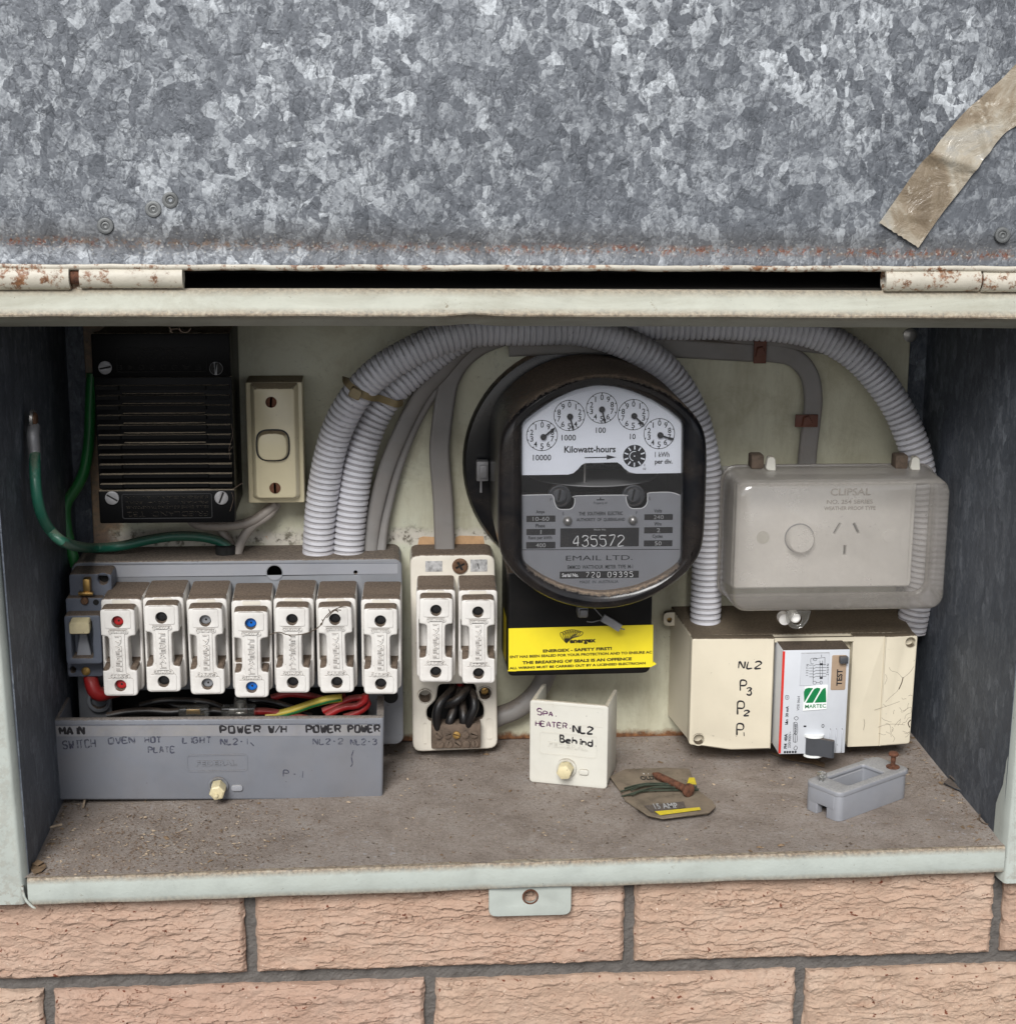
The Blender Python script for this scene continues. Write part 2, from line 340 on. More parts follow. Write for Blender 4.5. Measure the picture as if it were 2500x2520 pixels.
M['yellow'] = mk('yellow_label', lin(232, 212, 40), 0.42, 0, 0.04, 40, bump=0.03, film=0.05)
M['glass'] = glass_mat('meter_glass', (0.98, 0.98, 0.985, 1), 0.06, 0.035, lin(150, 150, 152), 0.09)
M['strip'] = mk('worn_paper_strip', lin(128, 128, 132), 0.6, 0, 0.10, 60, film=0.35, bump=0.05, dustcol=lin(150, 142, 122))
M['cover_plastic'] = glass_mat('smoky_cover_plastic', (0.94, 0.92, 0.90, 1), 0.17, 0.38, lin(196, 191, 184), 0.10, dust=0.6)
M['clear'] = glass_mat('clear_plastic', (0.93, 0.93, 0.92, 1), 0.08, 0.10, lin(190, 188, 180), 0.12)
M['socket'] = mk('white_socket_plastic', lin(232, 230, 226), 0.4, 0, 0.03, bump=0.02, film=0.08)
M['rcd'] = mk('pale_grey_breaker', lin(196, 199, 204), 0.42, 0, 0.03, 40, dust=1.0, film=0.05, bump=0.04, dustcol=lin(84, 72, 60), spots=0.05)
M['rcd_red'] = mk('breaker_red_line', lin(206, 44, 34), 0.45, 0, 0.05, bump=0)
M['tan'] = mk('tan_test_plate', lin(160, 138, 116), 0.5, 0, 0.08, bump=0)
M['sticker'] = mk('white_sticker', lin(232, 234, 232), 0.4, 0, 0.02, bump=0)
M['sticker_green'] = mk('sticker_green', lin(14, 118, 66), 0.4, 0, 0.03, bump=0)
M['lever'] = mk('dark_grey_lever', lin(66, 68, 72), 0.5, 0, 0.1, dust=0.5)
M['tie'] = mk('aged_cable_tie', lin(150, 134, 100), 0.5, 0, 0.1, dust=0.4)
M['clip'] = mk('red_brown_clip', lin(98, 56, 42), 0.6, 0, 0.2, film=0.2)
M['card'] = mk('dirty_cardboard', lin(120, 108, 92), 0.85, 0, 0.3, 90, spots=0.5, film=0.6, bump=0.3)
M['card_yellow'] = mk('card_yellow_print', lin(214, 192, 44), 0.7, 0, 0.1, 120, film=0.35, bump=0.1)
M['fuse_wire'] = mk('tarnished_fuse_wire', lin(70, 78, 66), 0.5, 0.4, 0.3, 200)
M['leaf'] = mk('dry_leaf', lin(116, 96, 74), 0.85, 0, 0.3, 150)
M['timber'] = mk('bare_timber', lin(196, 158, 118), 0.8, 0, 0.15, 120, film=0.2, bump=0.2)
M['foil'] = mk('foil_label', lin(196, 196, 196), 0.4, 0.5, 0.3, 300, spots=0.5, spotcol=lin(90, 84, 80), bump=0.2)
M['cobweb'] = mk('cobweb_dirt', lin(78, 66, 54), 0.9, 0, 0.2, bump=0)
M['dirt'] = mk('floor_dirt', lin(112, 92, 74), 0.95, 0, 0.4, 900, bump=0)
M['straw'] = mk('straw_bits', lin(164, 146, 124), 0.9, 0, 0.3, 300, bump=0)

def panel_mat():
    t = NT('back_panel_paint')
    c = t.ramp(t.noise(9, 6, 0.65), [(0.3, lin(176, 172, 148)), (0.5, lin(194, 192, 170)), (0.7, lin(200, 202, 184))])
    c = t.mix(t.ramp(t.noise(40, 8, 0.75, dist=0.5), [(0.5, 0), (0.8, 0.55)]), c, lin(138, 128, 100))
    c = t.mix(t.ramp(t.noise(150, 6, 0.8), [(0.66, 0), (0.73, 0.8)]), c, lin(66, 58, 46))
    c = t.mix(t.ramp(t.noise(22, 7, 0.75, vec=t.mapping((1, 1, 0.22))), [(0.50, 0), (0.74, 0.5)]), c, lin(128, 116, 88))
    c = t.mix(t.math('MULTIPLY', t.ramp(t.noise(420, 5, 0.8), [(0.58, 0), (0.66, 0.8)]), t.ramp(t.noise(18, 4), [(0.52, 0), (0.66, 1)])), c, lin(58, 54, 46))
    x, y, z = t.sep(t.co)[:3]
    # peeled line where the two boards meet, and rusted board edges
    line = t.ramp(t.math('ABSOLUTE', t.math('SUBTRACT', t.math('ADD', z, t.math('MULTIPLY', t.noise(60, 6, 0.7), 0.016)), 0.1650)), [(0.0030, 1), (0.0065, 0)])
    pc = t.ramp(t.noise(130, 6, 0.7), [(0.40, lin(96, 88, 76)), (0.48, lin(196, 190, 178)), (0.62, lin(206, 200, 188)), (0.68, lin(206, 168, 126))])
    c = t.mix(line, c, pc)
    rc = t.ramp(t.noise(260, 5), [(0.3, lin(72, 44, 28)), (0.7, lin(140, 96, 60))])
    low = t.ramp(t.math('ADD', z, t.math('MULTIPLY', t.math('SUBTRACT', t.noise(120, 6, 0.7), 0.5), 0.010)), [(0.0045, 1), (0.0065, 0)])
    c = t.mix(low, c, rc)
    lft = t.ramp(t.math('ADD', t.math('ADD', x, 0.25), t.math('MULTIPLY', t.math('SUBTRACT', t.noise(50, 6, 0.7), 0.5), 0.05)), [(0.0, 1), (0.012, 1), (0.02, 0)])
    c = t.mix(t.math('MULTIPLY', lft, 0.75), c, rc)
    t.set(**{'Base Color': c, 'Roughness': 0.55})
    t.set(Normal=t.bump(t.math('ADD', t.noise(300, 6, 0.7), t.math('MULTIPLY', line, -1.5)), 0.25, 0.0012))
    return t.m
M['panel'] = panel_mat()

def floor_mat():
    t = NT('dusty_steel_floor')
    c = t.ramp(t.noise(24, 7, 0.7, dist=0.5), [(0.28, lin(130, 119, 110)), (0.5, lin(158, 147, 138)), (0.72, lin(174, 166, 159))])
    c = t.mix(t.ramp(t.noise(420, 6, 0.8), [(0.35, 0.5), (0.52, 0)]), c, lin(98, 84, 72))
    flake = t.math('MULTIPLY', t.ramp(t.noise(210, 4, 0.7), [(0.60, 0), (0.68, 0.8)]), t.ramp(t.noise(16, 4), [(0.44, 0), (0.62, 1)]))
    c = t.mix(flake, c, lin(178, 178, 182))
    c = t.mix(t.ramp(t.noise(30, 6, 0.7), [(0.60, 0), (0.75, 0.6)]), c, lin(118, 92, 70))
    c = t.mix(t.ramp(t.noise(8, 5, 0.65), [(0.46, 0.0), (0.70, 0.3)]), c, lin(116, 106, 98))
    c = t.mix(t.math('MULTIPLY', t.ramp(t.noise(900, 5, 0.8), [(0.62, 0), (0.70, 0.55)]), 1.0), c, lin(84, 72, 62))
    t.set(**{'Base Color': c, 'Roughness': 0.9, 'Specular IOR Level': 0.2})
    t.set(Normal=t.bump(t.noise(500, 7, 0.8), 0.8, 0.002))
    return t.m
M['floor'] = floor_mat()

def tape_mat():
    t = NT('old_packing_tape')
    c = t.ramp(t.noise(28, 6, 0.6, dist=1.0), [(0.30, lin(118, 104, 86)), (0.46, lin(148, 134, 114)), (0.60, lin(178, 170, 154)), (0.76, lin(160, 163, 164))])
    c = t.mix(t.ramp(t.noise(200, 5), [(0.62, 0), (0.72, 0.5)]), c, lin(214, 208, 194))
    t.set(**{'Base Color': c, 'Roughness': 0.24, 'Specular IOR Level': 0.7, 'Alpha': t.ramp(t.noise(18, 4), [(0.35, 0.72), (0.6, 0.96)])})
    t.set(Normal=t.bump(t.noise(70, 5, 0.6, dist=1.2), 0.6, 0.003))
    return t.m
M['tape'] = tape_mat()

# ------------------------------------------------------------------ building helpers (millimetres in, metres out)
ORG = {}
def link(name, me, mat, parent=None, smooth=False):
    o = bpy.data.objects.new(name, me)
    C.objects.link(o)
    if mat is not None: me.materials.clear(); me.materials.append(M[mat])
    if parent is not None:
        o.parent = parent
        org = abs_org(parent)
        me.transform(Matrix.Translation(-Vector(org)*S))
        ORG[o.name] = (0, 0, 0)
    if smooth:
        for p in me.polygons: p.use_smooth = True
    return o
def abs_org(o):
    x = Vector((0, 0, 0))
    while o is not None:
        x += Vector(ORG.get(o.name, (0, 0, 0))); o = o.parent
    return x
def thing(name, label, cat, loc=(0, 0, 0), group=None, kind=None):
    o = bpy.data.objects.new(name, None); C.objects.link(o)
    o.empty_display_size = 0.01
    o.location = Vector(loc)*S; ORG[o.name] = tuple(loc)
    o['label'] = label; o['category'] = cat
    if group: o['group'] = group
    if kind: o['kind'] = kind
    return o
def tag(o, label, cat, group=None, kind=None):
    o['label'] = label; o['category'] = cat
    if group: o['group'] = group
    if kind: o['kind'] = kind
    return o
def pydata(name, verts, faces):
    me = bpy.data.meshes.new(name)
    me.from_pydata([(v[0]*S, v[1]*S, v[2]*S) for v in verts], [], faces)
    me.validate(); me.update()
    return me
def auto_smooth(me, ang=40):
    bm = bmesh.new(); bm.from_mesh(me)
    bmesh.ops.recalc_face_normals(bm, faces=bm.faces)
    for f in bm.faces: f.smooth = True
    for e in bm.edges:
        e.smooth = not (len(e.link_faces) == 2 and e.calc_face_angle(0) > math.radians(ang))
    bm.to_mesh(me); bm.free()
def box(name, x0, x1, y0, y1, z0, z1, mat, parent=None, bev=0.0, seg=2):
    bm = bmesh.new()
    bmesh.ops.create_cube(bm, size=1)
    for v in bm.verts:
        v.co = Vector((x0+(v.co.x+.5)*(x1-x0), y0+(v.co.y+.5)*(y1-y0), z0+(v.co.z+.5)*(z1-z0)))
    if bev > 0: bmesh.ops.bevel(bm, geom=bm.edges[:], offset=bev, segments=seg, affect='EDGES', profile=0.5)
    for v in bm.verts: v.co *= S
    me = bpy.data.meshes.new(name); bm.to_mesh(me); bm.free()
    auto_smooth(me)
    return link(name, me, mat, parent)
def prism(name, front, back, y0, y1, mat, parent=None, bev=0.0, seg=2):
    """solid between two XZ polygons of equal length, front at y0 and back at y1"""
    bm = bmesh.new()
    a = [bm.verts.new((p[0], y0, p[1])) for p in front]
    b = [bm.verts.new((p[0], y1, p[1])) for p in back]
    n = len(a)
    bm.faces.new(a); bm.faces.new(b[::-1])
    for i in range(n): bm.faces.new((a[i], a[(i+1) % n], b[(i+1) % n], b[i]))
    bmesh.ops.recalc_face_normals(bm, faces=bm.faces)
    if bev > 0: bmesh.ops.bevel(bm, geom=bm.edges[:], offset=bev, segments=seg, affect='EDGES', profile=0.5)
    for v in bm.verts: v.co *= S
    me = bpy.data.meshes.new(name); bm.to_mesh(me); bm.free()
    auto_smooth(me)
    return link(name, me, mat, parent)
def rrect(x0, x1, z0, z1, r, n=5):
    pts = []
    for cx, cz, a0 in ((x1-r, z1-r, 0), (x0+r, z1-r, 90), (x0+r, z0+r, 180), (x1-r, z0+r, 270)):
        for k in range(n+1):
            a = math.radians(a0+90*k/n); pts.append((cx+r*math.cos(a), cz+r*math.sin(a)))
    return pts
def circ(cx, cz, r, n=28):
    return [(cx+r*math.cos(2*math.pi*k/n), cz+r*math.sin(2*math.pi*k/n)) for k in range(n)]
def roundpoly(pts, r, n=4):
    out = []; N = len(pts)
    for i in range(N):
        p0, p1, p2 = Vector(pts[i-1]), Vector(pts[i]), Vector(pts[(i+1) % N])
        a = (p0-p1); b = (p2-p1); rr = r[i] if isinstance(r, (list, tuple)) else r
        rr = min(rr, a.length*0.45, b.length*0.45)
        s, e = p1+a.normalized()*rr, p1+b.normalized()*rr
        for k in range(n+1):
            t = k/n; q = s*(1-t)**2+p1*2*t*(1-t)+e*t*t; out.append((q.x, q.y))
    return out
def curve_mesh(name, loops, depth, bev, res=2):
    """flat shape (first loop outer, the rest holes) with thickness, made from a filled 2D curve; lies in local XY"""
    cu = bpy.data.curves.new(name, 'CURVE'); cu.dimensions = '2D'; cu.fill_mode = 'BOTH'
    for lp in loops:
        sp = cu.splines.new('POLY'); sp.points.add(len(lp)-1); sp.use_cyclic_u = True
        for i, p in enumerate(lp): sp.points[i].co = (p[0], p[1], 0, 1)
    cu.extrude = max(0.0, depth/2-bev); cu.bevel_depth = bev; cu.bevel_resolution = res
    if bev > 0: cu.offset = -bev
    o = bpy.data.objects.new(name, cu)
    me = bpy.data.meshes.new_from_object(o)
    bpy.data.objects.remove(o); bpy.data.curves.remove(cu)
    return me
def plate(name, loops, y0, y1, mat, parent=None, bev=0.0, res=2, ang=35):
    """loops are XZ outlines; y0 is the near side"""
    me = curve_mesh(name, loops, y1-y0, bev, res)
    yc = (y0+y1)/2
    me.transform(Matrix(((S, 0, 0, 0), (0, 0, -S, yc*S), (0, S, 0, 0), (0, 0, 0, 1))))
    bm = bmesh.new(); bm.from_mesh(me); bmesh.ops.remove_doubles(bm, verts=bm.verts, dist=1e-6); bm.to_mesh(me); bm.free()
    me.name = name
    auto_smooth(me, ang)
    return link(name, me, mat, parent)
def catmull(pts, step=3.0):
    P = [Vector(p) for p in pts]
    if len(P) < 3:
        n = max(2, int((P[1]-P[0]).length/step)); return [P[0].lerp(P[1], k/n) for k in range(n+1)]
    P = [P[0]*2-P[1]]+P+[P[-1]*2-P[-2]]
    out = []
    for i in range(1, len(P)-2):
        a, b, c, d = P[i-1:i+3]
        n = max(2, int((c-b).length/step))
        for k in range(n):
            t = k/n
            out.append(0.5*((2*b)+(c-a)*t+(2*a-5*b+4*c-d)*t*t+(3*b-a-3*c+d)*t**3))
    out.append(P[-2]); return out
def resample(pts, step):
    L = [0]
    for i in range(1, len(pts)): L.append(L[-1]+(pts[i]-pts[i-1]).length)
    n = max(2, int(L[-1]/step)); out = []; j = 0
    for k in range(n+1):
        s = L[-1]*k/n
        while j < len(L)-2 and L[j+1] < s: j += 1
        t = (s-L[j])/max(1e-9, L[j+1]-L[j]); out.append(pts[j].lerp(pts[j+1], t))
    return out
def sweep_mesh(name, pts, section, rad=None, caps=True, ref=Vector((0, 1, 0))):
    n = len(pts); m = len(section); V = []; F = []
    for i in range(n):
        T = (pts[min(i+1, n-1)]-pts[max(i-1, 0)]).normalized()
        s = T.cross(ref)
        if s.length < 0.15: s = T.cross(Vector((0.3, 0.2, 0.9)))
        s.normalize(); u = s.cross(T)
        k = rad[i] if rad else 1.0
        for a, b in section: V.append(pts[i]+s*a*k+u*b*k)
    for i in range(n-1):
        for j in range(m):
            F.append((i*m+j, i*m+(j+1) % m, (i+1)*m+(j+1) % m, (i+1)*m+j))
    if caps: F.append(tuple(range(m))[::-1]); F.append(tuple((n-1)*m+j for j in range(m)))
    return pydata(name, V, F)
def ring(r, n=10, fy=1.0):
    return [(r*math.cos(2*math.pi*k/n), fy*r*math.sin(2*math.pi*k/n)) for k in range(n)]
def tube(name, pts, r, mat, parent=None, n=10, fy=1.0, step=3.0, smooth=True, jit=0.0, ref=Vector((0, 1, 0))):
    p = catmull(pts, step)
    me = sweep_mesh(name, p, ring(r, n, fy), ref=ref)
    auto_smooth(me, 50)
    return link(name, me, mat, parent)
def flat_cable(name, pts, w, t, mat, parent=None, grooves=(0.0,), step=3.0):
    n = 20; sec = []
    for k in range(n):
        a = 2*math.pi*k/n
        x = w/2*math.copysign(abs(math.cos(a))**0.75, math.cos(a)); y = t/2*math.copysign(abs(math.sin(a))**0.6, math.sin(a))
        for g in grooves:
            if abs(x-g*w) < w*0.06: y *= 0.72
        sec.append((x, y))
    me = sweep_mesh(name, catmull(pts, step), sec); auto_smooth(me, 60)
    return link(name, me, mat, parent)
def lathe(name, prof, center, mat, parent=None, n=24, axis='Y', loops=None):
    """prof: (radius, depth) pairs, depth measured along the axis towards the viewer for 'Y' or up for 'Z'"""
    V = []; F = []; c = Vector(center)
    for r, h in prof:
        for k in range(n):
            a = 2*math.pi*k/n
            if axis == 'Y': V.append(c+Vector((r*math.cos(a), -h, r*math.sin(a))))
            elif axis == 'Z': V.append(c+Vector((r*math.cos(a), r*math.sin(a), h)))
            else: V.append(c+Vector((h, r*math.cos(a), r*math.sin(a))))
    m = len(prof)
    for i in range(m-1):
        for k in range(n): F.append((i*n+k, i*n+(k+1) % n, (i+1)*n+(k+1) % n, (i+1)*n+k))
    F.append(tuple(range(n))); F.append(tuple((m-1)*n+k for k in range(n)))
    me = pydata(name, V, F); auto_smooth(me, 35)
    return link(name, me, mat, parent)
def screw(parent, c, r, mat='screw_brown', slot='-', h=1.2, name='screw', ang=0.0, slotmat=None):
    """domed screw head with a real slot, facing the viewer; c is the seat"""
    x, y, z = c
    loops = [circ(0, 0, r, 20)]
    ca, sa = math.cos(ang), math.sin(ang)
    def bar(l, w): return [(ca*px-sa*pz, sa*px+ca*pz) for px, pz in ((-l, -w), (l, -w), (l, w), (-l, w))]
    if slot == '-': loops.append(bar(r*0.86, r*0.12))
    else:
        a, b = r*0.6, r*0.13
        loops.append([(ca*px-sa*pz, sa*px+ca*pz) for px, pz in ((-a, -b), (-b, -b), (-b, -a), (b, -a), (b, -b), (a, -b), (a, b), (b, b), (b, a), (-b, a), (-b, b), (-a, b))])
    loops = [[(x+px, z+pz) for px, pz in l] for l in loops]
    o = plate(name, loops, y-h, y-0.02, mat, parent, bev=min(0.25, r*0.1), res=1)
    plate('slot_floor', [circ(x, z, r*0.92, 16)], y-h*0.4, y-0.03, slotmat or 'void', o)
    return o
def text_mesh(s, bold=0.0, depth=0.1):
    cu = bpy.data.curves.new('lettering', 'FONT'); cu.body = s
    cu.align_x = 'CENTER'; cu.align_y = 'CENTER'; cu.size = 1.0; cu.extrude = depth; cu.offset = bold
    cu.resolution_u = 3
    o = bpy.data.objects.new('lettering', cu)
    me = bpy.data.meshes.new_from_object(o)
    bpy.data.objects.remove(o); bpy.data.curves.remove(cu)
    return me
def text(s, cx, y, cz, h, mat, parent, w=None, bold=0.0, rot=0.0, proud=0.12, name='lettering', shear=0.0, stack=False, line=1.0):
    """printed words fitted into a box w x h centred at (cx, cz) on the plane y; rot in degrees, in the plane"""
    me = text_mesh(s, bold)
    co = np.empty(len(me.vertices)*3); me.vertices.foreach_get('co', co); co = co.reshape(-1, 3)
    mn, mx = co.min(0), co.max(0); c = (mn+mx)/2; sz = mx-mn
    kz = h/max(1e-6, sz[1]); kx = (w/max(1e-6, sz[0])) if w else kz
    q = co-c; q[:, 0] *= kx; q[:, 1] *= kz
    q[:, 0] += q[:, 1]*shear
    a = math.radians(rot); ca, sa = math.cos(a), math.sin(a)
    X = q[:, 0]*ca-q[:, 1]*sa; Z = q[:, 0]*sa+q[:, 1]*ca
    Yd = np.where(q[:, 2] > 0, -proud, -0.02)
    out = np.stack([(cx+X)*S, (y+Yd)*S, (cz+Z)*S], 1).ravel()
    me.vertices.foreach_set('co', out); me.update(); me.name = name
    return link(name, me, mat, parent)
# one-stroke letters on a 4 x 6 grid, for handwriting and engraved numbers
G = {'A': ['00 26 40', '12 32'], 'B': ['00 06 26 35 34 23 03', '23 42 41 30 00'], 'C': ['45 36 16 05 01 10 30 41'], 'D': ['00 06 26 44 42 20 00'],
     'E': ['46 06 00 40', '03 33'], 'F': ['46 06 00', '03 33'], 'G': ['45 36 16 05 01 10 30 41 43 23'], 'H': ['00 06', '40 46', '03 43'], 'I': ['20 26'],
     'L': ['06 00 40'], 'M': ['00 06 23 46 40'], 'N': ['00 06 40 46'], 'O': ['16 05 01 10 30 41 45 36 16'], 'P': ['00 06 36 45 44 33 03'],
     'R': ['00 06 36 45 44 33 03', '23 40'], 'S': ['45 36 16 05 04 13 33 42 41 30 10 01'], 'T': ['06 46', '26 20'], 'V': ['06 20 46'],
     'W': ['06 10 24 30 46'], 'U': ['06 01 10 30 41 46'], 'X': ['06 40', '00 46'], 'Q': ['16 05 01 10 30 41 45 36 16', '22 40'],
     '0': ['16 05 01 10 30 41 45 36 16'], '1': ['20 26'], '2': ['05 16 36 45 44 00 40'], '3': ['05 16 36 45 34 23 34 42 41 30 10 01', '23 13'], '4': ['30 36 02 42'],
     '5': ['46 06 04 34 42 41 30 10 01'], '6': ['46 16 03 01 10 30 41 42 33 03'], '7': ['06 46 10'], '8': ['13 04 05 16 36 45 44 33 13 02 01 10 30 41 42 33'],
     '9': ['00 30 43 45 36 16 05 04 13 43'], '/': ['00 46'], '-': ['13 33'], '.': ['20 21'], 'b': ['06 00 30 41 42 33 03'], 'e': ['02 42 33 13 02 01 10 40'],
     'h': ['06 00', '02 13 33 42 40'], 'i': ['20 23', '24 25'], 'n': ['00 04', '02 13 33 42 40'], 'd': ['46 40 10 01 02 13 43'], ' ': []}
def strokes(s, x, y, z, h, wid, mat, parent, adv=None, r=0.45, jit=0.0, slant=0.0, rot=0.0, name='lettering', n=6, fy=0.35, smooth=True):
    """hand-drawn words from (x, z) at the lower left; h letter height, wid letter width"""
    V = []; F = []; adv = adv or wid*1.32; px = 0.0
    rnd = random.Random(sum(ord(q)*(i+1) for i, q in enumerate(s)) + int(x))
    ca, sa = math.cos(rot), math.sin(rot)
    for ch in s:
        for st in G[ch]:
            pts = []
            for tok in st.split():
                a, b = int(tok[0])/4*wid, int(tok[1])/6*h
                a += rnd.uniform(-jit, jit)*wid+slant*b; b += rnd.uniform(-jit, jit)*h
                u = px+a; pts.append((x+u*ca-b*sa, y, z+u*sa+b*ca))
            p = catmull(pts, 0.8) if smooth and len(pts) > 2 else [Vector(q) for q in pts]
            ph = rnd.uniform(0, 6); me = sweep_mesh('tmp', p, ring(r, n, fy), [1+0.22*math.sin(ph+i_*0.55)+(-0.25 if i_ in (0, len(p)-1) else 0) for i_ in range(len(p))])
            o = len(V)
            V += [v.co/S for v in me.vertices]; F += [tuple(i+o for i in f.vertices) for f in me.polygons]
            bpy.data.meshes.remove(me)
        px += adv*(0.55 if ch in 'Ii1.' else 1.0)
    me = pydata(name, V, F)
    return link(name, me, mat, parent)
def lines(name, polys, r, mat, parent, fy=0.4, step=1.5, n=5):
    V = []; F = []
    for pl in polys:
        p = catmull(pl, step) if len(pl) > 2 else [Vector(q) for q in pl]
        me = sweep_mesh('tmp', p, ring(r, n, fy)); o = len(V)
        V += [v.co/S for v in me.vertices]; F += [tuple(i+o for i in f.vertices) for f in me.polygons]
        bpy.data.meshes.remove(me)
    return link(name, pydata(name, V, F), mat, parent)
def vnoise(x, y, seed=0):
    def hsh(i, j):
        n = np.sin(i*127.1+j*311.7+seed*74.7)*43758.5453
        return n-np.floor(n)
    xi, yi = np.floor(x), np.floor(y); xf, yf = x-xi, y-yi
    u, v = xf*xf*(3-2*xf), yf*yf*(3-2*yf)
    return (hsh(xi, yi)*(1-u)+hsh(xi+1, yi)*u)*(1-v)+(hsh(xi, yi+1)*(1-u)+hsh(xi+1, yi+1)*u)*v
def fbm(x, y, o=4, seed=0):
    s = 0; a = 0.5
    for k in range(o): s = s+a*vnoise(x*2**k, y*2**k, seed+k*13); a *= 0.5
    return s

# ------------------------------------------------------------------ ground
gm = pydata('ground', [(-30000, -30000, -1300), (30000, -30000, -1300), (30000, 30000, -1300), (-30000, 30000, -1300)], [(0, 1, 2, 3)])  # unseen ground plane, put in for bounced light and kept dark to limit it
ground = link('ground', gm, 'ground'); ground['kind'] = 'structure'

# ------------------------------------------------------------------ brick wall
BW, BH, BP, CP = 233.0, 76.0, 240.0, 85.0       # brick face, pitch along a course, pitch between courses
BX0, BZ0 = -129.7, -80.3                         # a perpend and a bed joint
FACE = 12.0
def brick_mesh(seed, nx, nz, depth=70):
    rs = np.random.RandomState(seed)
    xs = np.linspace(-BW/2, BW/2, nx); zs = np.linspace(-BH/2, BH/2, nz)
    X, Z = np.meshgrid(xs, zs, indexing='ij')
    o1 = rs.rand()*90
    # overlapping torn scales: a sawtooth across warped, broken bands
    warp = (fbm((X+o1*7)/26, (Z+o1)/9, 4, seed)-0.5)*26+(fbm((X+o1*3)/7, (Z+o1)/5, 3, seed+5)-0.5)*7
    def saw(pitch, off, sharp):
        p = (Z+warp+off)/pitch; f = p-np.floor(p)
        return np.where(f < sharp, f/sharp, 1-(f-sharp)/(1-sharp))
    a1 = np.clip((fbm((X+o1)/22, (Z-o1)/9, 3, seed+31)-0.34)*4.5, 0, 1)
    a2 = np.clip((fbm((X-o1)/14, (Z+o1)/6, 3, seed+47)-0.42)*5, 0, 1)
    h = 2.3*saw(11.5, 0, 0.05)*a1 + 1.4*saw(7.3, 3, 0.05)*a2
    crk = np.abs(fbm((X+o1*5)/16, (Z+warp*0.4)/5.5, 4, seed+61)-0.47); h -= 2.0*np.clip(1-crk/0.016, 0, 1)*np.clip((fbm(X/18, Z/12, 2, seed+8)-0.4)*6, 0, 1)
    h += 1.0*(fbm(X/40+o1, Z/26, 3, seed+77)-0.5)+1.1*(fbm(X/3.2+o1, Z/2.4, 3, seed+91)-0.5)
    pits = fbm(X/2.6, Z/2.2, 2, seed+11); h -= np.clip(pits-0.60, 0, 1)*14
    ex = (BW/2-np.abs(X)); ez = (BH/2-np.abs(Z))
    edge = np.minimum(ex, ez)
    rag = 2.0+3.5*fbm(X/9, Z/9, 3, seed+3)
    h -= 4.0*np.clip(1-edge/rag, 0, 1)**2
    # ragged arris
    jx = (fbm(Z/8+seed, X*0+2.0, 3)-0.5)*2.6; jz = (fbm(X/9+seed, Z*0+5.0, 3)-0.5)*2.2
    X2 = np.where(ex < 1e-6, X+jx, X); Z2 = np.where(ez < 1e-6, Z+jz, Z)
    V = np.stack([X2, -h, Z2], -1).reshape(-1, 3)
    idx = np.arange(nx*nz).reshape(nx, nz)
    q = np.stack([idx[:-1, :-1], idx[1:, :-1], idx[1:, 1:], idx[:-1, 1:]], -1).reshape(-1, 4)
    faces = q.tolist()
    rim = list(idx[:, 0])+list(idx[-1, 1:])+list(idx[-2::-1, -1])+list(idx[0, -2:0:-1])
    b0 = len(V); back = V[rim].copy(); back[:, 1] = depth
    V = np.concatenate([V, back]); n = len(rim)
    for i in range(n): faces.append((int(rim[(i+1) % n]), int(rim[i]), b0+i, b0+(i+1) % n))
    faces.append(tuple(range(b0, b0+n)))
    me = bpy.data.meshes.new('brick')
    me.from_pydata((V*S).tolist(), [], faces); me.update()
    return me
wall = thing('brick_wall', 'pale pink rough faced brick wall below the meter box', 'brick wall', (0, FACE, BZ0))
low = [brick_mesh(900+k, 26, 10) for k in range(3)]
for m_ in low: m_.materials.append(M['brick'])
def put_brick(cx, cz, me):
    o = bpy.data.objects.new('brick', me); C.objects.link(o); o.parent = wall
    o.location = Vector((cx, random.uniform(-0.8, 0.8), cz-BZ0))*S
    o.rotation_euler = (0, random.uniform(-0.003, 0.003), 0)
    return o
courses = {}
k = 0
for row in range(-6, 9):
    zc = BZ0-4.6-BH/2-row*CP if row >= 0 else BZ0+4.6+BH/2+(-row-1)*CP
    off = (BX0 if row % 2 else BX0-7.35+BP/2)
    for i in range(-5, 6):
        cx = off+(i+.5)*BP
        if row < -1 and -300-BW/2 < cx < 385+BW/2 and zc < 420: continue      # the box opening
        vis = row in (-1, 0) and -420 < cx < 520
        if vis:
            me = brick_mesh(10+k, 400, 132); me.materials.append(M['brick']); k += 1
        else: me = low[(i+row) % 3]
        o = put_brick(cx, zc, me)
        if row == -1 and -300 < cx < 400: o.scale.z = 0.86; o.location.z -= 0.0053
def mortar_face():
    nx, nz = 420, 140
    X, Z = np.meshgrid(np.linspace(-420, 520, nx), np.linspace(-270, -8, nz), indexing='ij')
    Y = 17.6+2.6*(fbm(X/14, Z/14, 4, 3)-0.5)+1.4*(fbm(X/2.2, Z/2.2, 3, 8)-0.5)
    V = np.stack([X, Y, Z], -1).reshape(-1, 3); idx = np.arange(nx*nz).reshape(nx, nz)
    q = np.stack([idx[:-1, :-1], idx[1:, :-1], idx[1:, 1:], idx[:-1, 1:]], -1).reshape(-1, 4)
    return link('mortar_face', pydata('mortar_face', V, q.tolist()), 'mortar', wall)
mortar_face()
mort = [box('mortar', -1340, 1340, 20, 200, -900, -8, 'mortar', wall),
        box('mortar', -1340, -282, 20, 200, -7.9, 420, 'mortar', wall),
        box('mortar', 366, 1340, 20, 200, -7.9, 420, 'mortar', wall),
        box('mortar', -1340, 1340, 20, 200, 420.1, 620, 'mortar', wall)]
del mort

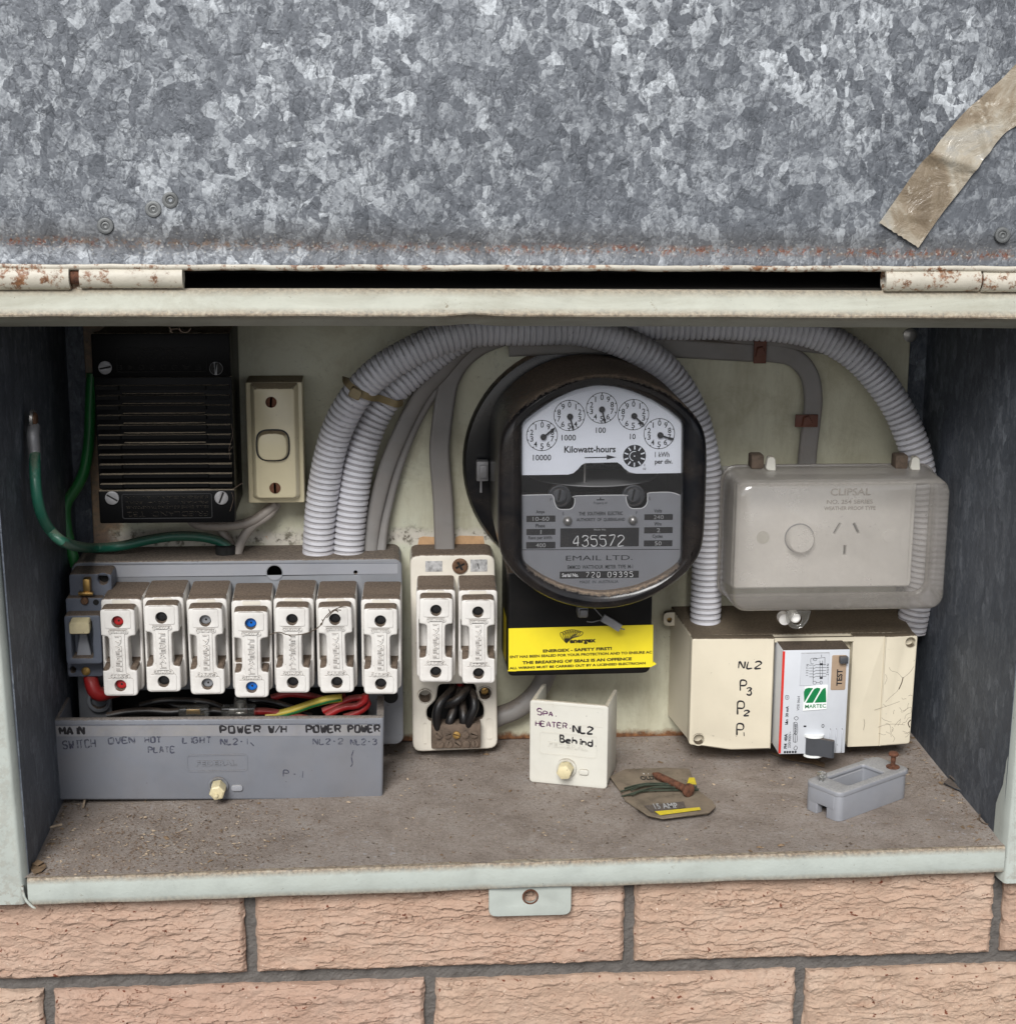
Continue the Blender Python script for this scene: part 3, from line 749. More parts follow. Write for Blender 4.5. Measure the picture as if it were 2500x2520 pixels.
# ------------------------------------------------------------------ the meter box
XL, XR, D, T = -264.0, 348.0, 215.0, 0.01056
mb = thing('meter_box', 'open sage green and galvanised steel meter box set into the brick wall', 'meter box', (0, 0, 0))
def quad(name, pts, mat, parent, th=1.0, nrm=None):
    """sheet of thickness th from four corners"""
    a = [Vector(p) for p in pts]; n = (a[1]-a[0]).cross(a[3]-a[0]).normalized()*th
    b = [p-n for p in a]
    V = a+b
    me = pydata(name, V, [(0, 1, 2, 3), (7, 6, 5, 4), (0, 4, 5, 1), (1, 5, 6, 2), (2, 6, 7, 3), (3, 7, 4, 0)])
    auto_smooth(me); return link(name, me, mat, parent)
fz = lambda x: T*x
# back board in front of the steel back
box('back_panel', XL+14, XR-16, D, D+9, 1.2, 352, 'panel', mb, 0.6, 1)
box('back_sheet', XL-1, XR+1, D+9.2, D+11, -12, 356, 'galv_side', mb)
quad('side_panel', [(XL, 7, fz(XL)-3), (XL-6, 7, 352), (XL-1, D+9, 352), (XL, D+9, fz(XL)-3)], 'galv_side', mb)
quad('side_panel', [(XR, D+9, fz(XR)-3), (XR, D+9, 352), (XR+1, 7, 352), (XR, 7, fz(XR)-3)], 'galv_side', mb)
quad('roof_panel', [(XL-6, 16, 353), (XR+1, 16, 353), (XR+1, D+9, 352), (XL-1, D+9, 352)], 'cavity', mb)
def floor_panel():
    nx, ny = 90, 30; V = []; F = []
    for i in range(nx+1):
        for j in range(ny+1):
            x = XL-1+(XR-XL+2)*i/nx; y = 2.5+(D+6)*j/ny
            z = fz(x)+0.35*math.sin(x*0.021+y*0.03)*(1 if j > 1 else 0.3)
            V.append((x, y, z))
    for i in range(nx):
        for j in range(ny):
            a = i*(ny+1)+j; F.append((a, a+ny+1, a+ny+2, a+1))
    me = pydata('floor_panel', V, F); auto_smooth(me, 60)
    return link('floor_panel', me, 'floor', mb)
floor_panel()
# folded lower lip, dented near the middle
def lower_lip():
    prof = [(9, -0.6), (3.2, 0.1), (0.9, 0.15), (0.1, -0.5), (-0.1, -1.4), (-0.3, -9), (0.0, -16.3), (0.4, -17.1), (3, -17.5), (9, -17.4)]
    n = 220; V = []; F = []; m = len(prof)
    for i in range(n+1):
        x = XL+1+(XR-XL-2)*i/n
        d = math.exp(-((x-16)/9)**2); d2 = math.exp(-((x-30)/40)**2)
        wob = 0.45*math.sin(x*0.045)+0.3*math.sin(x*0.11+1)
        for j, (y, z) in enumerate(prof):
            yy = y-1.3*d2+2.6*d+wob*0.5*(1 if j > 2 else 0.3); zz = z+fz(x)+0.35*wob*(j > 5)+(1.0*d2-1.7*d)*(1 if j > 4 else 0.5)
            V.append((x, yy, zz))
    for i in range(n):
        for j in range(m-1): F.append((i*m+j, i*m+j+1, (i+1)*m+j+1, (i+1)*m+j))
    me = pydata('lower_lip', V, F); auto_smooth(me, 28)
    return link('lower_lip', me, 'sage_lip', mb)
lower_lip()
for q in ((-20.13, -6.66, 150.77, 157.21), (6.23, 28.08, 150.42, 157.49)):
    plate('bare_timber', [roundpoly([(q[0], q[2]), (q[1], q[2]), (q[1]-1, q[3]-0.6), (q[0]+4, q[3]), (q[0]+1, q[3]-1)], 0.4)], D-0.3, D+0.5, 'timber', mb)
# upper lip: sloping weathered top, narrow shaded front below it
def upper_lip():
    prof = [(17, 349.0), (12, 354.6), (10, 355.9), (8, 355.2), (-2, 343.6), (-3, 342.3), (-2.6, 341.3), (12.0, 334.0), (13.0, 333.8), (15, 336.4), (16.5, 341)]
    n = 200; V = []; F = []; m = len(prof)
    for i in range(n+1):
        x = -420+900*i/n
        k = -0.0046*(x-40)-0.0000085*(x-40)**2
        wob = 0.25*math.sin(x*0.05)+0.2*math.sin(x*0.13)
        dent = math.exp(-((x-8)/11)**2)
        for j, (y, z) in enumerate(prof): V.append((x, y-0.6*dent+wob*0.3, z+k+wob*0.5*(j in (3, 4, 5, 6, 7))+1.2*dent*(3 < j < 9)))
    for i in range(n):
        for j in range(m): F.append((i*m+j, i*m+(j+1) % m, (i+1)*m+(j+1) % m, (i+1)*m+j))
    me = pydata('upper_lip', V, F); auto_smooth(me, 40)
    return link('upper_lip', me, 'upper_lip', mb)
upper_lip()
# side flanges
def flange(name, inner, outer_x, ret):
    """front strip from the inner edge outwards and the rolled return into the box"""
    (x1, z1), (x0, z0) = inner            # upper, lower end of the inner edge
    (r1, _), (r0, _) = ret
    n = 40; V = []; F = []; sg = 1 if outer_x < x0 else -1
    for i in range(n+1):
        t = i/n; z = z1+(z0-z1)*t; xi = x1+(x0-x1)*t; xr = r1+(r0-r1)*t
        wob = 0.5*math.sin(z*0.06)+0.3*math.sin(z*0.19)
        row = [(outer_x, 3, z), (outer_x, 0, z), (xi-sg*1.2, -0.5+0.1*wob, z), (xi, -0.1, z), (xi+sg*0.9+wob*0.1, 0.8, z), (xr+wob*0.1, 8, z), (xr-sg*0.2, 22, z)]
        V += row
    m = 7
    for i in range(n):
        for j in range(m-1): F.append((i*m+j, i*m+j+1, (i+1)*m+j+1, (i+1)*m+j))
    me = pydata(name, V, F); auto_smooth(me, 40)
    return link(name, me, 'sage', mb)
flange('side_flange', ((-275.4, 336), (-266.3, -19)), -300, ((-272.6, 336), (-262.6, -19)))
flange('side_flange', ((352.0, 334), (348.6, -21)), 380, ((350.2, 334), (346.3, -21)))
tube('torn_edge', [(-266.0, -0.6, -6), (-265.0, -1.0, -14), (-261.5, -1.6, -19), (-258.0, -2.4, -21.5)], 0.9, 'sage', mb, n=8)
# latch lug under the lower lip
lx0, lx1, lz0, lz1 = (19.85, 71.69, -37.04, -18.26)
hx, _, hz = (45.9, 6.0, -24.0)
lug = plate('latch_lug', [roundpoly([(lx0, lz1+6), (lx1, lz1+6), (lx1, lz0), (lx0, lz0)], [0.5, 0.5, 5, 5]), circ(hx, hz, 4.3, 24)], 3.6, 6.2, 'sage', mb, bev=0.35)
plate('hole_rust', [circ(hx, hz, 5.2, 20), circ(hx, hz, 4.2, 20)], 3.45, 3.75, 'rusty', lug)
# ring screw and top screw in the back panel
lathe('panel_screw', [(5, 0), (5, 1.5), (3, 2.5), (0.1, 2.6)], (331.1, 215.0, 301.5), 'steel', mb)
# ------------------------------------------------------------------ hinges
HZ = lambda x: 362.7-0.0046*(x-40)-0.0000085*(x-40)**2
def knuckle(x0, x1, r, mat, nm='hinge_knuckle', wall_=1.6):
    pr = [(r-wall_-1, x0+4), (r-wall_, x0), (r, x0+0.3), (r, (x0+x1)/2), (r, x1-0.3), (r-wall_, x1), (r-wall_-1, x1-4)]
    return lathe(nm, [(a, b) for a, b in pr], (0, 8.5, HZ((x0+x1)/2)), mat, mb, 26, 'X')
kx = lambda p: p[0]
knuckle(-330, (-219.2, 2.0, 363.6)[0], 7.4, 'hinge')
knuckle((-220.3, 2.0, 363.6)[0], (-213.1, 2.0, 363.6)[0], 4.4, 'rusty', 'hinge_pin')
knuckle((-214.1, 2.0, 363.6)[0], (-155.7, 2.0, 363.6)[0], 6.6, 'hinge')
knuckle((250.8, 2.0, 359.7)[0], (308.0, 2.0, 359.7)[0], 6.9, 'hinge')
knuckle((307.0, 2.0, 359.7)[0], (310.5, 2.0, 359.7)[0], 4.4, 'rusty', 'hinge_pin')
knuckle((309.1, 2.0, 359.7)[0], 440, 6.5, 'hinge')
for a, b in ((-330, (-155.7, 2.0, 363.6)[0]), ((250.8, 2.0, 359.7)[0], 440)):
    box('hinge_leaf', a, b, 9.5, 11.0, HZ(a)-9, HZ(a)-3, 'sage_top', mb)
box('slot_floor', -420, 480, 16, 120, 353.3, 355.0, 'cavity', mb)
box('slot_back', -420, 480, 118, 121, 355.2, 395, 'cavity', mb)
# ------------------------------------------------------------------ the door, hinged up, seen from inside
def door_sheet():
    nx, nz = 150, 60; V = []; F = []
    for i in range(nx+1):
        x = -420+900*i/nx
        zb = 369.9-0.0026*(x-40)
        for j in range(nz+1):
            t = j/nz; z = zb+(760-zb)*t**1.5
            y = 5+0.5*math.exp(-((z-zb-11.5)/3.0)**2)-1.2*math.exp(-((z-zb)/5.0)**2)+0.9*math.sin(x*0.011+z*0.013)+0.5*math.sin(x*0.02-z*0.03)
            V.append((x, y, z))
    for i in range(nx):
        for j in range(nz):
            a = i*(nz+1)+j; F.append((a, a+nz+1, a+nz+2, a+1))
    me = pydata('door', V, F); auto_smooth(me, 60)
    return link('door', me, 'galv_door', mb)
door = door_sheet()
# hem along the lower edge, thin and cream painted
def hem():
    V = []; F = []; n = 120; prof = [(3.2, 0.6), (2.6, -0.2), (2.8, -1.6), (4.2, -2.9), (9, -3.0), (14, -2.2)]; m = len(prof)
    for i in range(n+1):
        x = -420+900*i/n; zb = 369.6-0.0026*(x-40)+0.2*math.sin(x*0.09)+0.15*math.sin(x*0.31)
        V += [(x, y, zb+z) for y, z in prof]
    for i in range(n):
        for j in range(m-1): F.append((i*m+j, i*m+j+1, (i+1)*m+j+1, (i+1)*m+j))
    me = pydata('door_hem', V, F); auto_smooth(me, 50); return link('door_hem', me, 'hinge', door)
hem()
box('door_skin', -420, 480, 9, 10.2, 368, 760, 'sage_top', door)
for p in ((-170.9, 4.0, 401.6), (-161.2, 4.0, 406.7), (-198.0, 4.0, 392.3), (319.2, 4.0, 387.4)):
    x, y, z = p
    lathe('rivet', [(4.8, -1), (4.4, 0.3), (3.4, 0.6), (2.6, 0.4), (2.2, -0.2), (1.4, 0.0), (1.1, -0.5), (0.1, -0.8)], (x, y, z), 'galv_rim', door, 24)
# ------------------------------------------------------------------ old tape on the door
def tape():
    L = [(245.2, 3.0, 394.4), (256.6, 3.0, 411.6), (267.9, 3.0, 428.6), (279.3, 3.0, 442.9), (290.7, 3.0, 456.4), (301.2, 3.0, 466.5), (311.7, 3.0, 475.9), (319.6, 3.0, 484.2), (329.3, 3.0, 492.9), (338.6, 3.0, 502.4)]
    R_ = [(269.1, 3.0, 380.1), (276.9, 3.0, 392.2), (284.6, 3.0, 403.7), (295.0, 3.0, 417.3), (303.7, 3.0, 430.4), (315.0, 3.0, 445.0), (323.0, 3.0, 450.4), (330.8, 3.0, 459.0), (340.1, 3.0, 468.6), (349.4, 3.0, 478.2)]
    a, b = catmull(L, 2.2), catmull(R_, 2.2)
    n = 110; a = resample(a, (sum((a[i+1]-a[i]).length for i in range(len(a)-1)))/n)[:n]; b = resample(b, (sum((b[i+1]-b[i]).length for i in range(len(b)-1)))/n)[:n]
    m = 16; V = []; F = []
    for i in range(n):
        for j in range(m+1):
            u, v = i/n, j/m
            p = a[i].lerp(b[i], v)
            lift = 1.2*math.exp(-((u-0.34-0.10*v)/0.035)**2)*3+2.5*math.exp(-((u-0.62+0.1*v)/0.03)**2)+0.8*math.sin(u*19+v*3)*math.sin(u*3.1)+1.2*math.exp(-((u-0.08-0.04*v)/0.02)**2)*math.exp(-((v-0.55)/0.3)**2)
            sag = 0.35*math.sin(60*v) if i == 0 else 0
            V.append((p.x+sag, 3.4-max(0, lift)-0.4, p.z+(0.5*(j % 2) if i == 0 else 0)))
    for i in range(n-1):
        for j in range(m):
            q = i*(m+1)+j; F.append((q, q+1, q+m+2, q+m+1))
    k = len(V); V += [(x, y+0.3, z) for x, y, z in V]
    F += [tuple(k+i for i in f[::-1]) for f in F]
    me = pydata('tape_strip', V, F); auto_smooth(me, 60)
    return link('tape_strip', me, 'tape')
tag(tape(), 'strip of old brown packing tape stuck diagonally on the galvanised door', 'tape')

# ------------------------------------------------------------------ bell transformer, mounted upside down
TY = 140
t = thing('bell_transformer', 'black finned bell transformer mounted upside down on the back panel', 'transformer', (-195.9, 180.0, 177.8))
tx = [(-232.58, 312.98), (-143.08, 311.73), (-142.49, 186.82), (-232.02, 187.76)]
cxm = sum(p[0] for p in tx)/4
xa, xb = (tx[0][0]+tx[3][0])/2, (tx[1][0]+tx[2][0])/2
zt_, zb_ = tx[0][1], tx[2][1]
box('case', xa+1, xb-1, TY+9, D-0.5, zb_+0.5, zt_, 'black', t, 2.0)
pz = lambda y: (-185.6, 140.0, 314.8)[2]+(y-100)/1285*((-190.6, 140.0, 187.3)[2]-(-185.6, 140.0, 314.8)[2])
lowp = box('label_plate', xa, xb, TY, TY+10, zb_, pz(1163), 'black', t, 1.2)
topp = box('label_plate', xa, xb, TY, TY+10, pz(400), zt_+1, 'black', t, 1.2)
box('label_plate', xa, xb, TY+4.5, TY+10, pz(1160), pz(405), 'black', t, 0.6)
for k in range(11):
    zf = pz(468+66.3*k)
    wv = 0.0
    pts = [(xa+1.5, TY-1.0), (xa+16, TY-1.0), (xa+17, TY+0.2), (xb-17, TY+0.2), (xb-16, TY-1.0), (xb-1.5, TY-1.0), (xb-1.5, TY+6), (xa+1.5, TY+6)]
    V = [(x, y, zf+1.1) for x, y in pts]+[(x, y, zf-1.3) for x, y in pts]
    n = len(pts)
    F = [tuple(range(n)), tuple(range(n, 2*n))[::-1]]+[(i, i+n, (i+1) % n+n, (i+1) % n) for i in range(n)]
    me = pydata('fin', V, F); auto_smooth(me, 30); link('fin', me, 'black', t)
    if k < 6:
        box('fin_rib', xa+18, xb-18, TY+1.6, TY+6, zf-5.2, zf-4.2, 'black', t, 0.3, 1)
screw(t, (-223.8, 140.0, 291.6), 4.4, 'lead', h=1.4, ang=0.2); screw(t, (-152.2, 140.0, 290.8), 4.4, 'lead', h=1.4, ang=1.5)
screw(t, (-223.3, 140.0, 204.6), 4.6, 'lead', h=1.4, ang=2.6); screw(t, (-151.5, 140.0, 204.0), 4.6, 'lead', h=1.4, ang=1.2)
def frame(name, x0, x1, z0, z1, y, wd, mat, parent, r=1.5, proud=0.3):
    return plate(name, [rrect(x0, x1, z0, z1, r), rrect(x0+wd, x1-wd, z0+wd, z1-wd, max(0.2, r-wd))], y-proud, y, mat, parent)
fx0, fx1, fz0, fz1 = (-217.20, -157.84, 190.04, 207.06)
frame('label_border', fx0, fx1, fz0, fz1, TY, 0.5, 'btn_black', lowp, proud=0.35)
EM = 'black'
for s_, x_, y_, w_, h_ in (('FRIEDLAND  TB2', 1130, 1328, 545, 34), ('BELL & CHIME ISOLATING TRANSFORMER', 1130, 1280, 560, 18), ('PRIMARY   240V~  50Hz', 1130, 1248, 560, 16), ('SECONDARY  8V  1A', 1130, 1212, 560, 16)):
    mm = 0.3651*1.0/3.75
    xx = xa+(x_-667)/(1590-667)*(xb-xa)
    text(s_, xx, TY, pz(y_), h_*mm, EM, lowp, w=w_*mm, rot=180, proud=0.3)
fx0, fx1, fz0, fz1 = (-216.40, -158.27, 288.33, 304.60)
frame('label_border', fx0, fx1, fz0, fz1, TY, 0.5, EM, topp, proud=0.35)
for s_, y_, w_, h_ in (('E A 0 0 0 0 4 E', 335, 560, 34), ('TO BS 3535 CLASS 2', 272, 400, 16), ('8V 1A    EARTH', 245, 400, 16), ('MADE IN ENGLAND', 218, 220, 16)):
    text(s_, xa+0.48*(xb-xa), TY, pz(y_), h_*mm, EM, topp, w=w_*mm, rot=180, proud=0.3)

# ------------------------------------------------------------------ cream rocker switch
t = thing('rocker_switch', 'cream narrow rocker switch on a block beside the black transformer', 'switch', (-118.3, 190.0, 188.5))
bx0, bx1, bz0, bz1 = (-137.39, -98.79, 189.91, 274.58)
prism('mounting_block', [(bx0, bz0), (bx1, bz0), (bx1, bz1), (bx0, bz1)], [(bx0, bz0), (bx1, bz0), (bx1, bz1), (bx0, bz1)], 184, D-0.3, 'cream_switch', t, 1.2)
px0, px1, pz0, pz1 = (-134.29, -101.37, 193.49, 274.32)
prism('face_plate', rrect(px0+3.4, px1-2.6, pz0+1.8, pz1-3.0, 2.5, 3), rrect(px0, px1, pz0, pz1, 1.5, 3), 176, 184.2, 'cream_switch', t, 0.5, 1)
rc = (-119.1, 176.0, 232.3)
pl = [(rc[0]+11.2*math.copysign(abs(math.cos(a_))**0.62, math.cos(a_)), rc[2]+10.8*math.copysign(abs(math.sin(a_))**0.62, math.sin(a_))) for a_ in [2*math.pi*k_/40 for k_ in range(40)]]
sc = lambda pts, c, k: [(c[0]+(x-c[0])*k, c[2]+(z-c[2])*k) for x, z in pts]
plate('rocker_surround', [sc(pl, rc, 1.04)], 175.7, 177, 'btn_black', t)
prism('rocker', sc(pl, (rc[0], 0, rc[2]-1.0), 0.86), sc(pl, rc, 0.97), 170.5, 176.2, 'cream_switch', t, 0.8)
screw(t, (-119.6, 176.0, 262.1), 3.8, 'rusty', ang=1.5, h=1.0); screw(t, (-118.4, 176.0, 202.4), 3.8, 'rusty', ang=1.6, h=1.0)

# ------------------------------------------------------------------ fuses
def fuse_proto(flip):
    """one rewirable fuse in local millimetres: holder front at y=0, centre between its two buttons"""
    t = bpy.data.objects.new('fuse', None); C.objects.link(t); ORG[t.name] = (0, 0, 0); t.empty_display_size = 0.01
    box('holder_back', -13.2, 13.2, 9, 45, -30.8, 33.0, 'white', t, 2.0, 2)
    plate('holder', [rrect(-13.4, 13.4, -31, 33.2, 3.4), rrect(-11.4, 11.4, -10.2, 11.4, 0.8)], 0, 11, 'white', t, 1.4, 2)
    plate('holder_tab', [roundpoly([(-6, 29.2), (6, 29.2), (6, 32.2), (-6, 32.2)], 1.0)], -0.4, 0.3, 'white_base', t, 0.15)
    car = bpy.data.objects.new('carrier', None)
    o = [(-11.3, 31), (11.3, 31), (11.3, 12.2), (6.3, 11.6), (6.3, -10.6), (11.3, -11.6), (11.3, -29.6), (-11.3, -29.6), (-11.3, -11.6), (-6.3, -10.6), (-6.3, 11.6), (-11.3, 12.2)]
    o = roundpoly(o, [3.2, 3.2, 1.2, 2.4, 2.4, 1.2, 3.2, 3.2, 1.2, 2.4, 2.4, 1.2])
    hole = lambda z: circ(0, z, 3.9, 22)
    c = plate('carrier', [o, hole(22), hole(-22)], -13.5, -0.3, 'white', t, 1.3, 2)
    # raised pads of the two ends and the rib between them
    plate('rib', [roundpoly([(-4.9, 16.2), (4.9, 16.2), (4.2, 12.6), (4.2, -13), (4.9, -16.4), (-4.9, -16.4), (-4.2, -13), (-4.2, 12.6)], 1.0)], -14.4, -12.0, 'white', c, 0.4)
    for s in (1, -1):
        plate('end_pad', [roundpoly([(-8.6, 30*s if s > 0 else -16.9), (8.6, 30 if s > 0 else -16.9), (8.6, 17.2 if s > 0 else -28.4), (-8.6, 17.2 if s > 0 else -28.4)], 1.6), hole(22*s)], -14.0, -12.0, 'white', c, 0.35)
        lathe('button', [(3.85, -0.2), (3.8, 0.0), (3.3, 0.9), (2.2, 1.3), (0.1, 1.3)], (0, -8.5, 22*s), 'btn_black', c, 20)
        lathe('button_dot', [(0.8, 0), (0.7, 0.25), (0.1, 0.3)], (0.2, -9.75, 22*s-0.3), 'void', c, 10)
    for sx in (-1, 1):
        xs_ = sorted((sx*6.6, sx*11.2)); zz = -11.6
        prism('dust_clump', [(xs_[0], zz), (xs_[1], zz-0.2), (xs_[1]-0.6, zz+1.5), ((xs_[0]+xs_[1])/2, zz+2.1), (xs_[0]+0.5, zz+1.4)], [(xs_[0], zz), (xs_[1], zz-0.2), (xs_[1], zz+2.2), ((xs_[0]+xs_[1])/2, zz+2.6), (xs_[0]+0.3, zz+2.4)], -11.5, -1, 'brown', c, 0.2, 1)
    r = 180 if flip else 0
    k = -1 if flip else 1
    for i, ch in enumerate('FEDERAL'):
        text(ch, 0, -14.4, k*(10.2-3.55*i), 2.6, 'white', c, w=4.2, rot=r, proud=0.9, bold=0.02)
    plate('raised_band', [rrect(-6.6, 6.6, 13.9, 16.9, 1.4), rrect(-6.1, 6.1, 14.4, 16.4, 1.1)], -14.4, -12.5, 'white', c)
    plate('raised_band', [rrect(-6.6, 6.6, -17, -14, 1.4), rrect(-6.1, 6.1, -16.5, -14.5, 1.1)], -14.4, -12.5, 'white', c)
    text('250V', 0, -14.3, k*15.4, 1.9, 'white', c, w=9.5, rot=r, proud=0.8, bold=0.02)
    text('15A-10A', 0, -14.3, -k*15.4, 1.7, 'white', c, w=10.5, rot=r, proud=0.8, bold=0.02)
    return t
def copy_tree(o, parent=None):
    c = o.copy(); C.objects.link(c); c.parent = parent
    for ch in list(o.children): copy_tree(ch, c)
    return c
protos = {True: fuse_proto(True), False: fuse_proto(False)}
used = {}
def place_fuse(top, bot, flip, btn, label, group, yfront, dz=0.0, lean=0.0):
    if flip not in used: f = protos[flip]; used[flip] = 1
    else: f = copy_tree(protos[flip])
    cx, cz = (top[0]+bot[0])/2, (top[2]+bot[2])/2
    f.location = Vector((cx, yfront, cz))*S
    f.rotation_euler = (random.uniform(-0.012, 0.012), math.atan2(top[0]-bot[0], top[2]-bot[2]) if lean is None else lean, random.uniform(-0.03, 0.03))
    f.name = 'fuse'; f['label'] = label; f['category'] = 'fuse'; f['group'] = group
    for c in f.children:
        if c.name.startswith('carrier'):
            c.location.z = dz*S; c.location.y = random.uniform(-1.2, 0.2)*S; c.rotation_euler = (0, random.uniform(-0.012, 0.012), 0)
            for b in c.children:
                if b.name.split('.')[0] == 'button':
                    b.material_slots[0].link = 'OBJECT'; b.material_slots[0].material = M[btn]
    return f
gA = 'rewirable fuses in the grey fuse board'
for top, bot, fl, bt, lb, dz in (
    ((-219.3, 113.0, 128.2), (-218.7, 113.0, 83.0), True, 'btn_red', 'white fuse with two red buttons, next to the grey main switch', -0.9),
    ((-191.1, 113.0, 128.6), (-190.9, 113.0, 84.4), False, 'btn_black', 'white fuse with black buttons between the red and the grey buttoned fuses', 0.4),
    ((-162.4, 113.0, 127.1), (-162.0, 113.0, 83.3), True, 'btn_grey', 'white fuse with two grey buttons in the grey fuse board', -0.2),
    ((-132.9, 113.0, 125.2), (-133.1, 113.0, 82.1), False, 'btn_blue', 'white fuse with two bright blue buttons in the grey fuse board', -1.6),
    ((-104.8, 113.0, 126.8), (-105.4, 113.0, 83.1), False, 'btn_black', 'white fuse with black buttons just right of the blue buttoned fuse', 0),
    ((-76.3, 113.0, 126.1), (-76.5, 113.0, 82.5), True, 'btn_black', 'white fuse with black buttons and a dirty cobweb across its top', 0),
    ((-46.2, 113.0, 125.3), (-46.7, 113.0, 81.4), True, 'btn_black', 'white fuse with black buttons at the right end of the grey fuse board', -0.4)):
    place_fuse(top, bot, fl, bt, lb, gA, 127, dz, random.uniform(-0.012, 0.012))
gB = 'pair of fuses in the white fuse base'
place_fuse((-8.8, 133.0, 125.8), (-9.3, 133.0, 81.6), True, 'btn_black', 'left fuse of the pair standing in the tall white fuse base', gB, 147)
place_fuse((19.9, 133.0, 125.2), (19.7, 133.0, 81.1), True, 'btn_black', 'right fuse of the pair in the tall white fuse base', gB, 147, -0.5)
# dirty web hanging over two fuses
wb = lines('cobweb', [[(-85.4, 98.0, 126.9), (-82.8, 98.0, 132.0), (-79.0, 98.0, 135.9), (-75.9, 98.0, 137.8), (-70.9, 98.0, 139.9)], [(-81.6, 98.0, 132.0), (-76.5, 98.0, 136.9), (-74.0, 98.0, 135.8)], [(-84.4, 98.0, 128.1), (-89.2, 98.0, 124.3), (-96.7, 98.0, 121.2), (-106.7, 98.0, 120.7), (-112.8, 98.0, 122.7), (-119.1, 98.0, 121.1)], [(-106.7, 98.0, 120.7), (-104.8, 98.0, 119.3)], [(-79.0, 98.0, 135.2), (-80.2, 98.0, 137.8)], [(-75.9, 98.0, 137.4), (-72.2, 98.0, 137.1)], [(-86.0, 98.0, 127.5), (-84.1, 98.0, 129.4), (-84.7, 98.0, 131.0)]], 0.35, 'cobweb', None, fy=0.8)
tag(wb, 'dirty brown cobweb strung between two white fuses', 'cobweb')

# ------------------------------------------------------------------ grey fuse board
fb = thing('fuse_board', 'grey fuse board base holding seven white fuses, dusty on top', 'fuse board', (-148.4, 190.0, 9.7))
FY = 172
gx0, gx1 = (-258.6, 172.0, 122.1)[0], (-31.8, 172.0, 84.0)[0]
gz1, gz0 = (-136.2, 172.0, 152.4)[2], (-45.6, 172.0, 15.1)[2]
wx0, wx1 = (-235.8, 172.0, 52.3)[0], (-56.7, 172.0, 49.1)[0]
wz1 = (-152.2, 172.0, 58.5)[2]
hb = (-120.0, 172.0, 143.2); hs_ = (-64.0, 172.0, 142.7)
plate('front_plate', [rrect(gx0, gx1, gz0, gz1, 6), circ(hb[0], hb[2], 5.4), circ(hs_[0], hs_[2], 1.5, 14), rrect(wx0, wx1, gz0+7, wz1, 5)], FY, FY+5, 'grey', fb, 1.4)
plate('side_wall', [rrect(gx0+.5, gx1-.5, gz0+.5, gz1-.5, 6), rrect(gx0+4, gx1-4, gz0+4, gz1-4, 4)], FY+4, D-0.4, 'grey', fb)
plate('well_floor', [rrect(gx0+2, gx1-2, gz0+2, gz1-2, 4)], FY+26, D-1, 'void', fb)
sx0, sx1, sz0, sz1 = (-252.87, -34.73, 141.35, 149.54)
plate('label_strip', [rrect(sx0, sx1, sz0, sz1, 0.6), circ(hs_[0], hs_[2], 1.5, 14), circ(hb[0], hb[2], 5.4)], FY-0.25, FY+0.2, 'grey_light', fb)
plate('hole_rim', [circ(hb[0], hb[2], 5.9), circ(hb[0], hb[2], 5.2)], FY-0.5, FY+1, 'grey', fb)
for a, b in (((205, 188), (1872, 188)),): lines('label_line', [[(-252.6, 171.7, 150.8), (-149.4, 171.7, 150.0), (-34.7, 171.7, 149.0)]], 0.25, 'grey_dark', fb)
plate('screw_ear', [circ(*[(-243.7, 168.0, 53.1)[i] for i in (0, 2)], 8.5), circ(*[(-243.7, 168.0, 53.1)[i] for i in (0, 2)], 5.6)], 167, FY, 'grey', fb, 0.6)
plate('screw_ear', [circ(*[(-40.5, 170.0, 51.6)[i] for i in (0, 2)], 5.2)], 171.2, FY+1, 'void', fb)
# cables enter through the top edge
for p, r in (((-156.2, 192.0, 157.2), 6), ((-152.9, 192.0, 156.8), 5)):
    lathe('cable_entry', [(r, -6), (r, 0.6)], p, 'void', fb, 16, 'Z')

# ------------------------------------------------------------------ grey main switch
ms = thing('main_switch', 'grey main switch with ivory toggle at the left end of the fuse board', 'switch', (-250.9, 165.0, 71.7))
a = (-256.39, -228.15, 132.93, 149.91)
hh = (-233.7, 150.0, 145.8)
plate('upper_plate', [rrect(a[0], a[1], a[2]-4, a[3], 2.5), circ(hh[0], hh[2], 3.6, 20)], 150, FY, 'grey_dark', ms, 1.0)
plate('hole_floor', [circ(hh[0], hh[2], 3.8, 16)], 156, 158, 'void', ms)
a = (-258.33, -233.32, 122.35, 134.80)
plate('terminal_shelf', [rrect(a[0], a[1], a[2]-3, a[3], 2)], 144, FY, 'grey_dark', ms, 0.9)
a2 = (-258.05, -234.06, 90.96, 125.60)
inn = (-254.02, -239.88, 95.55, 121.23)
plate('toggle_housing', [rrect(*a2, 2.2), rrect(*inn, 1)], 134, 150, 'grey_dark', ms, 1.0)
plate('recess', [rrect(inn[0]-1, inn[1]+1, inn[2]-1, inn[3]+1, 1)], 147, 149.5, 'grey_dark', ms)
rz = (-252.52, -241.74, 92.90, 110.39)
prism('recess_wedge', [(rz[0]+3, rz[3]), (rz[1]-3, rz[3]), (rz[1], rz[2]), (rz[0], rz[2])], [(rz[0]+3, rz[3]), (rz[1]-3, rz[3]), (rz[1], rz[2]), (rz[0], rz[2])], 140, 147, 'grey_light', ms, 0.5, 1)
tg = (-253.58, -240.06, 114.64, 123.77)
prism('toggle', rrect(tg[0], tg[1], tg[2], tg[3]-1, 1.2, 3), rrect(tg[0]+1, tg[1]-1, tg[2]+1, tg[3]+2, 1, 3), 126, 147, 'nut', ms, 0.5, 1)
a = (-260.36, -236.22, 77.38, 86.66)
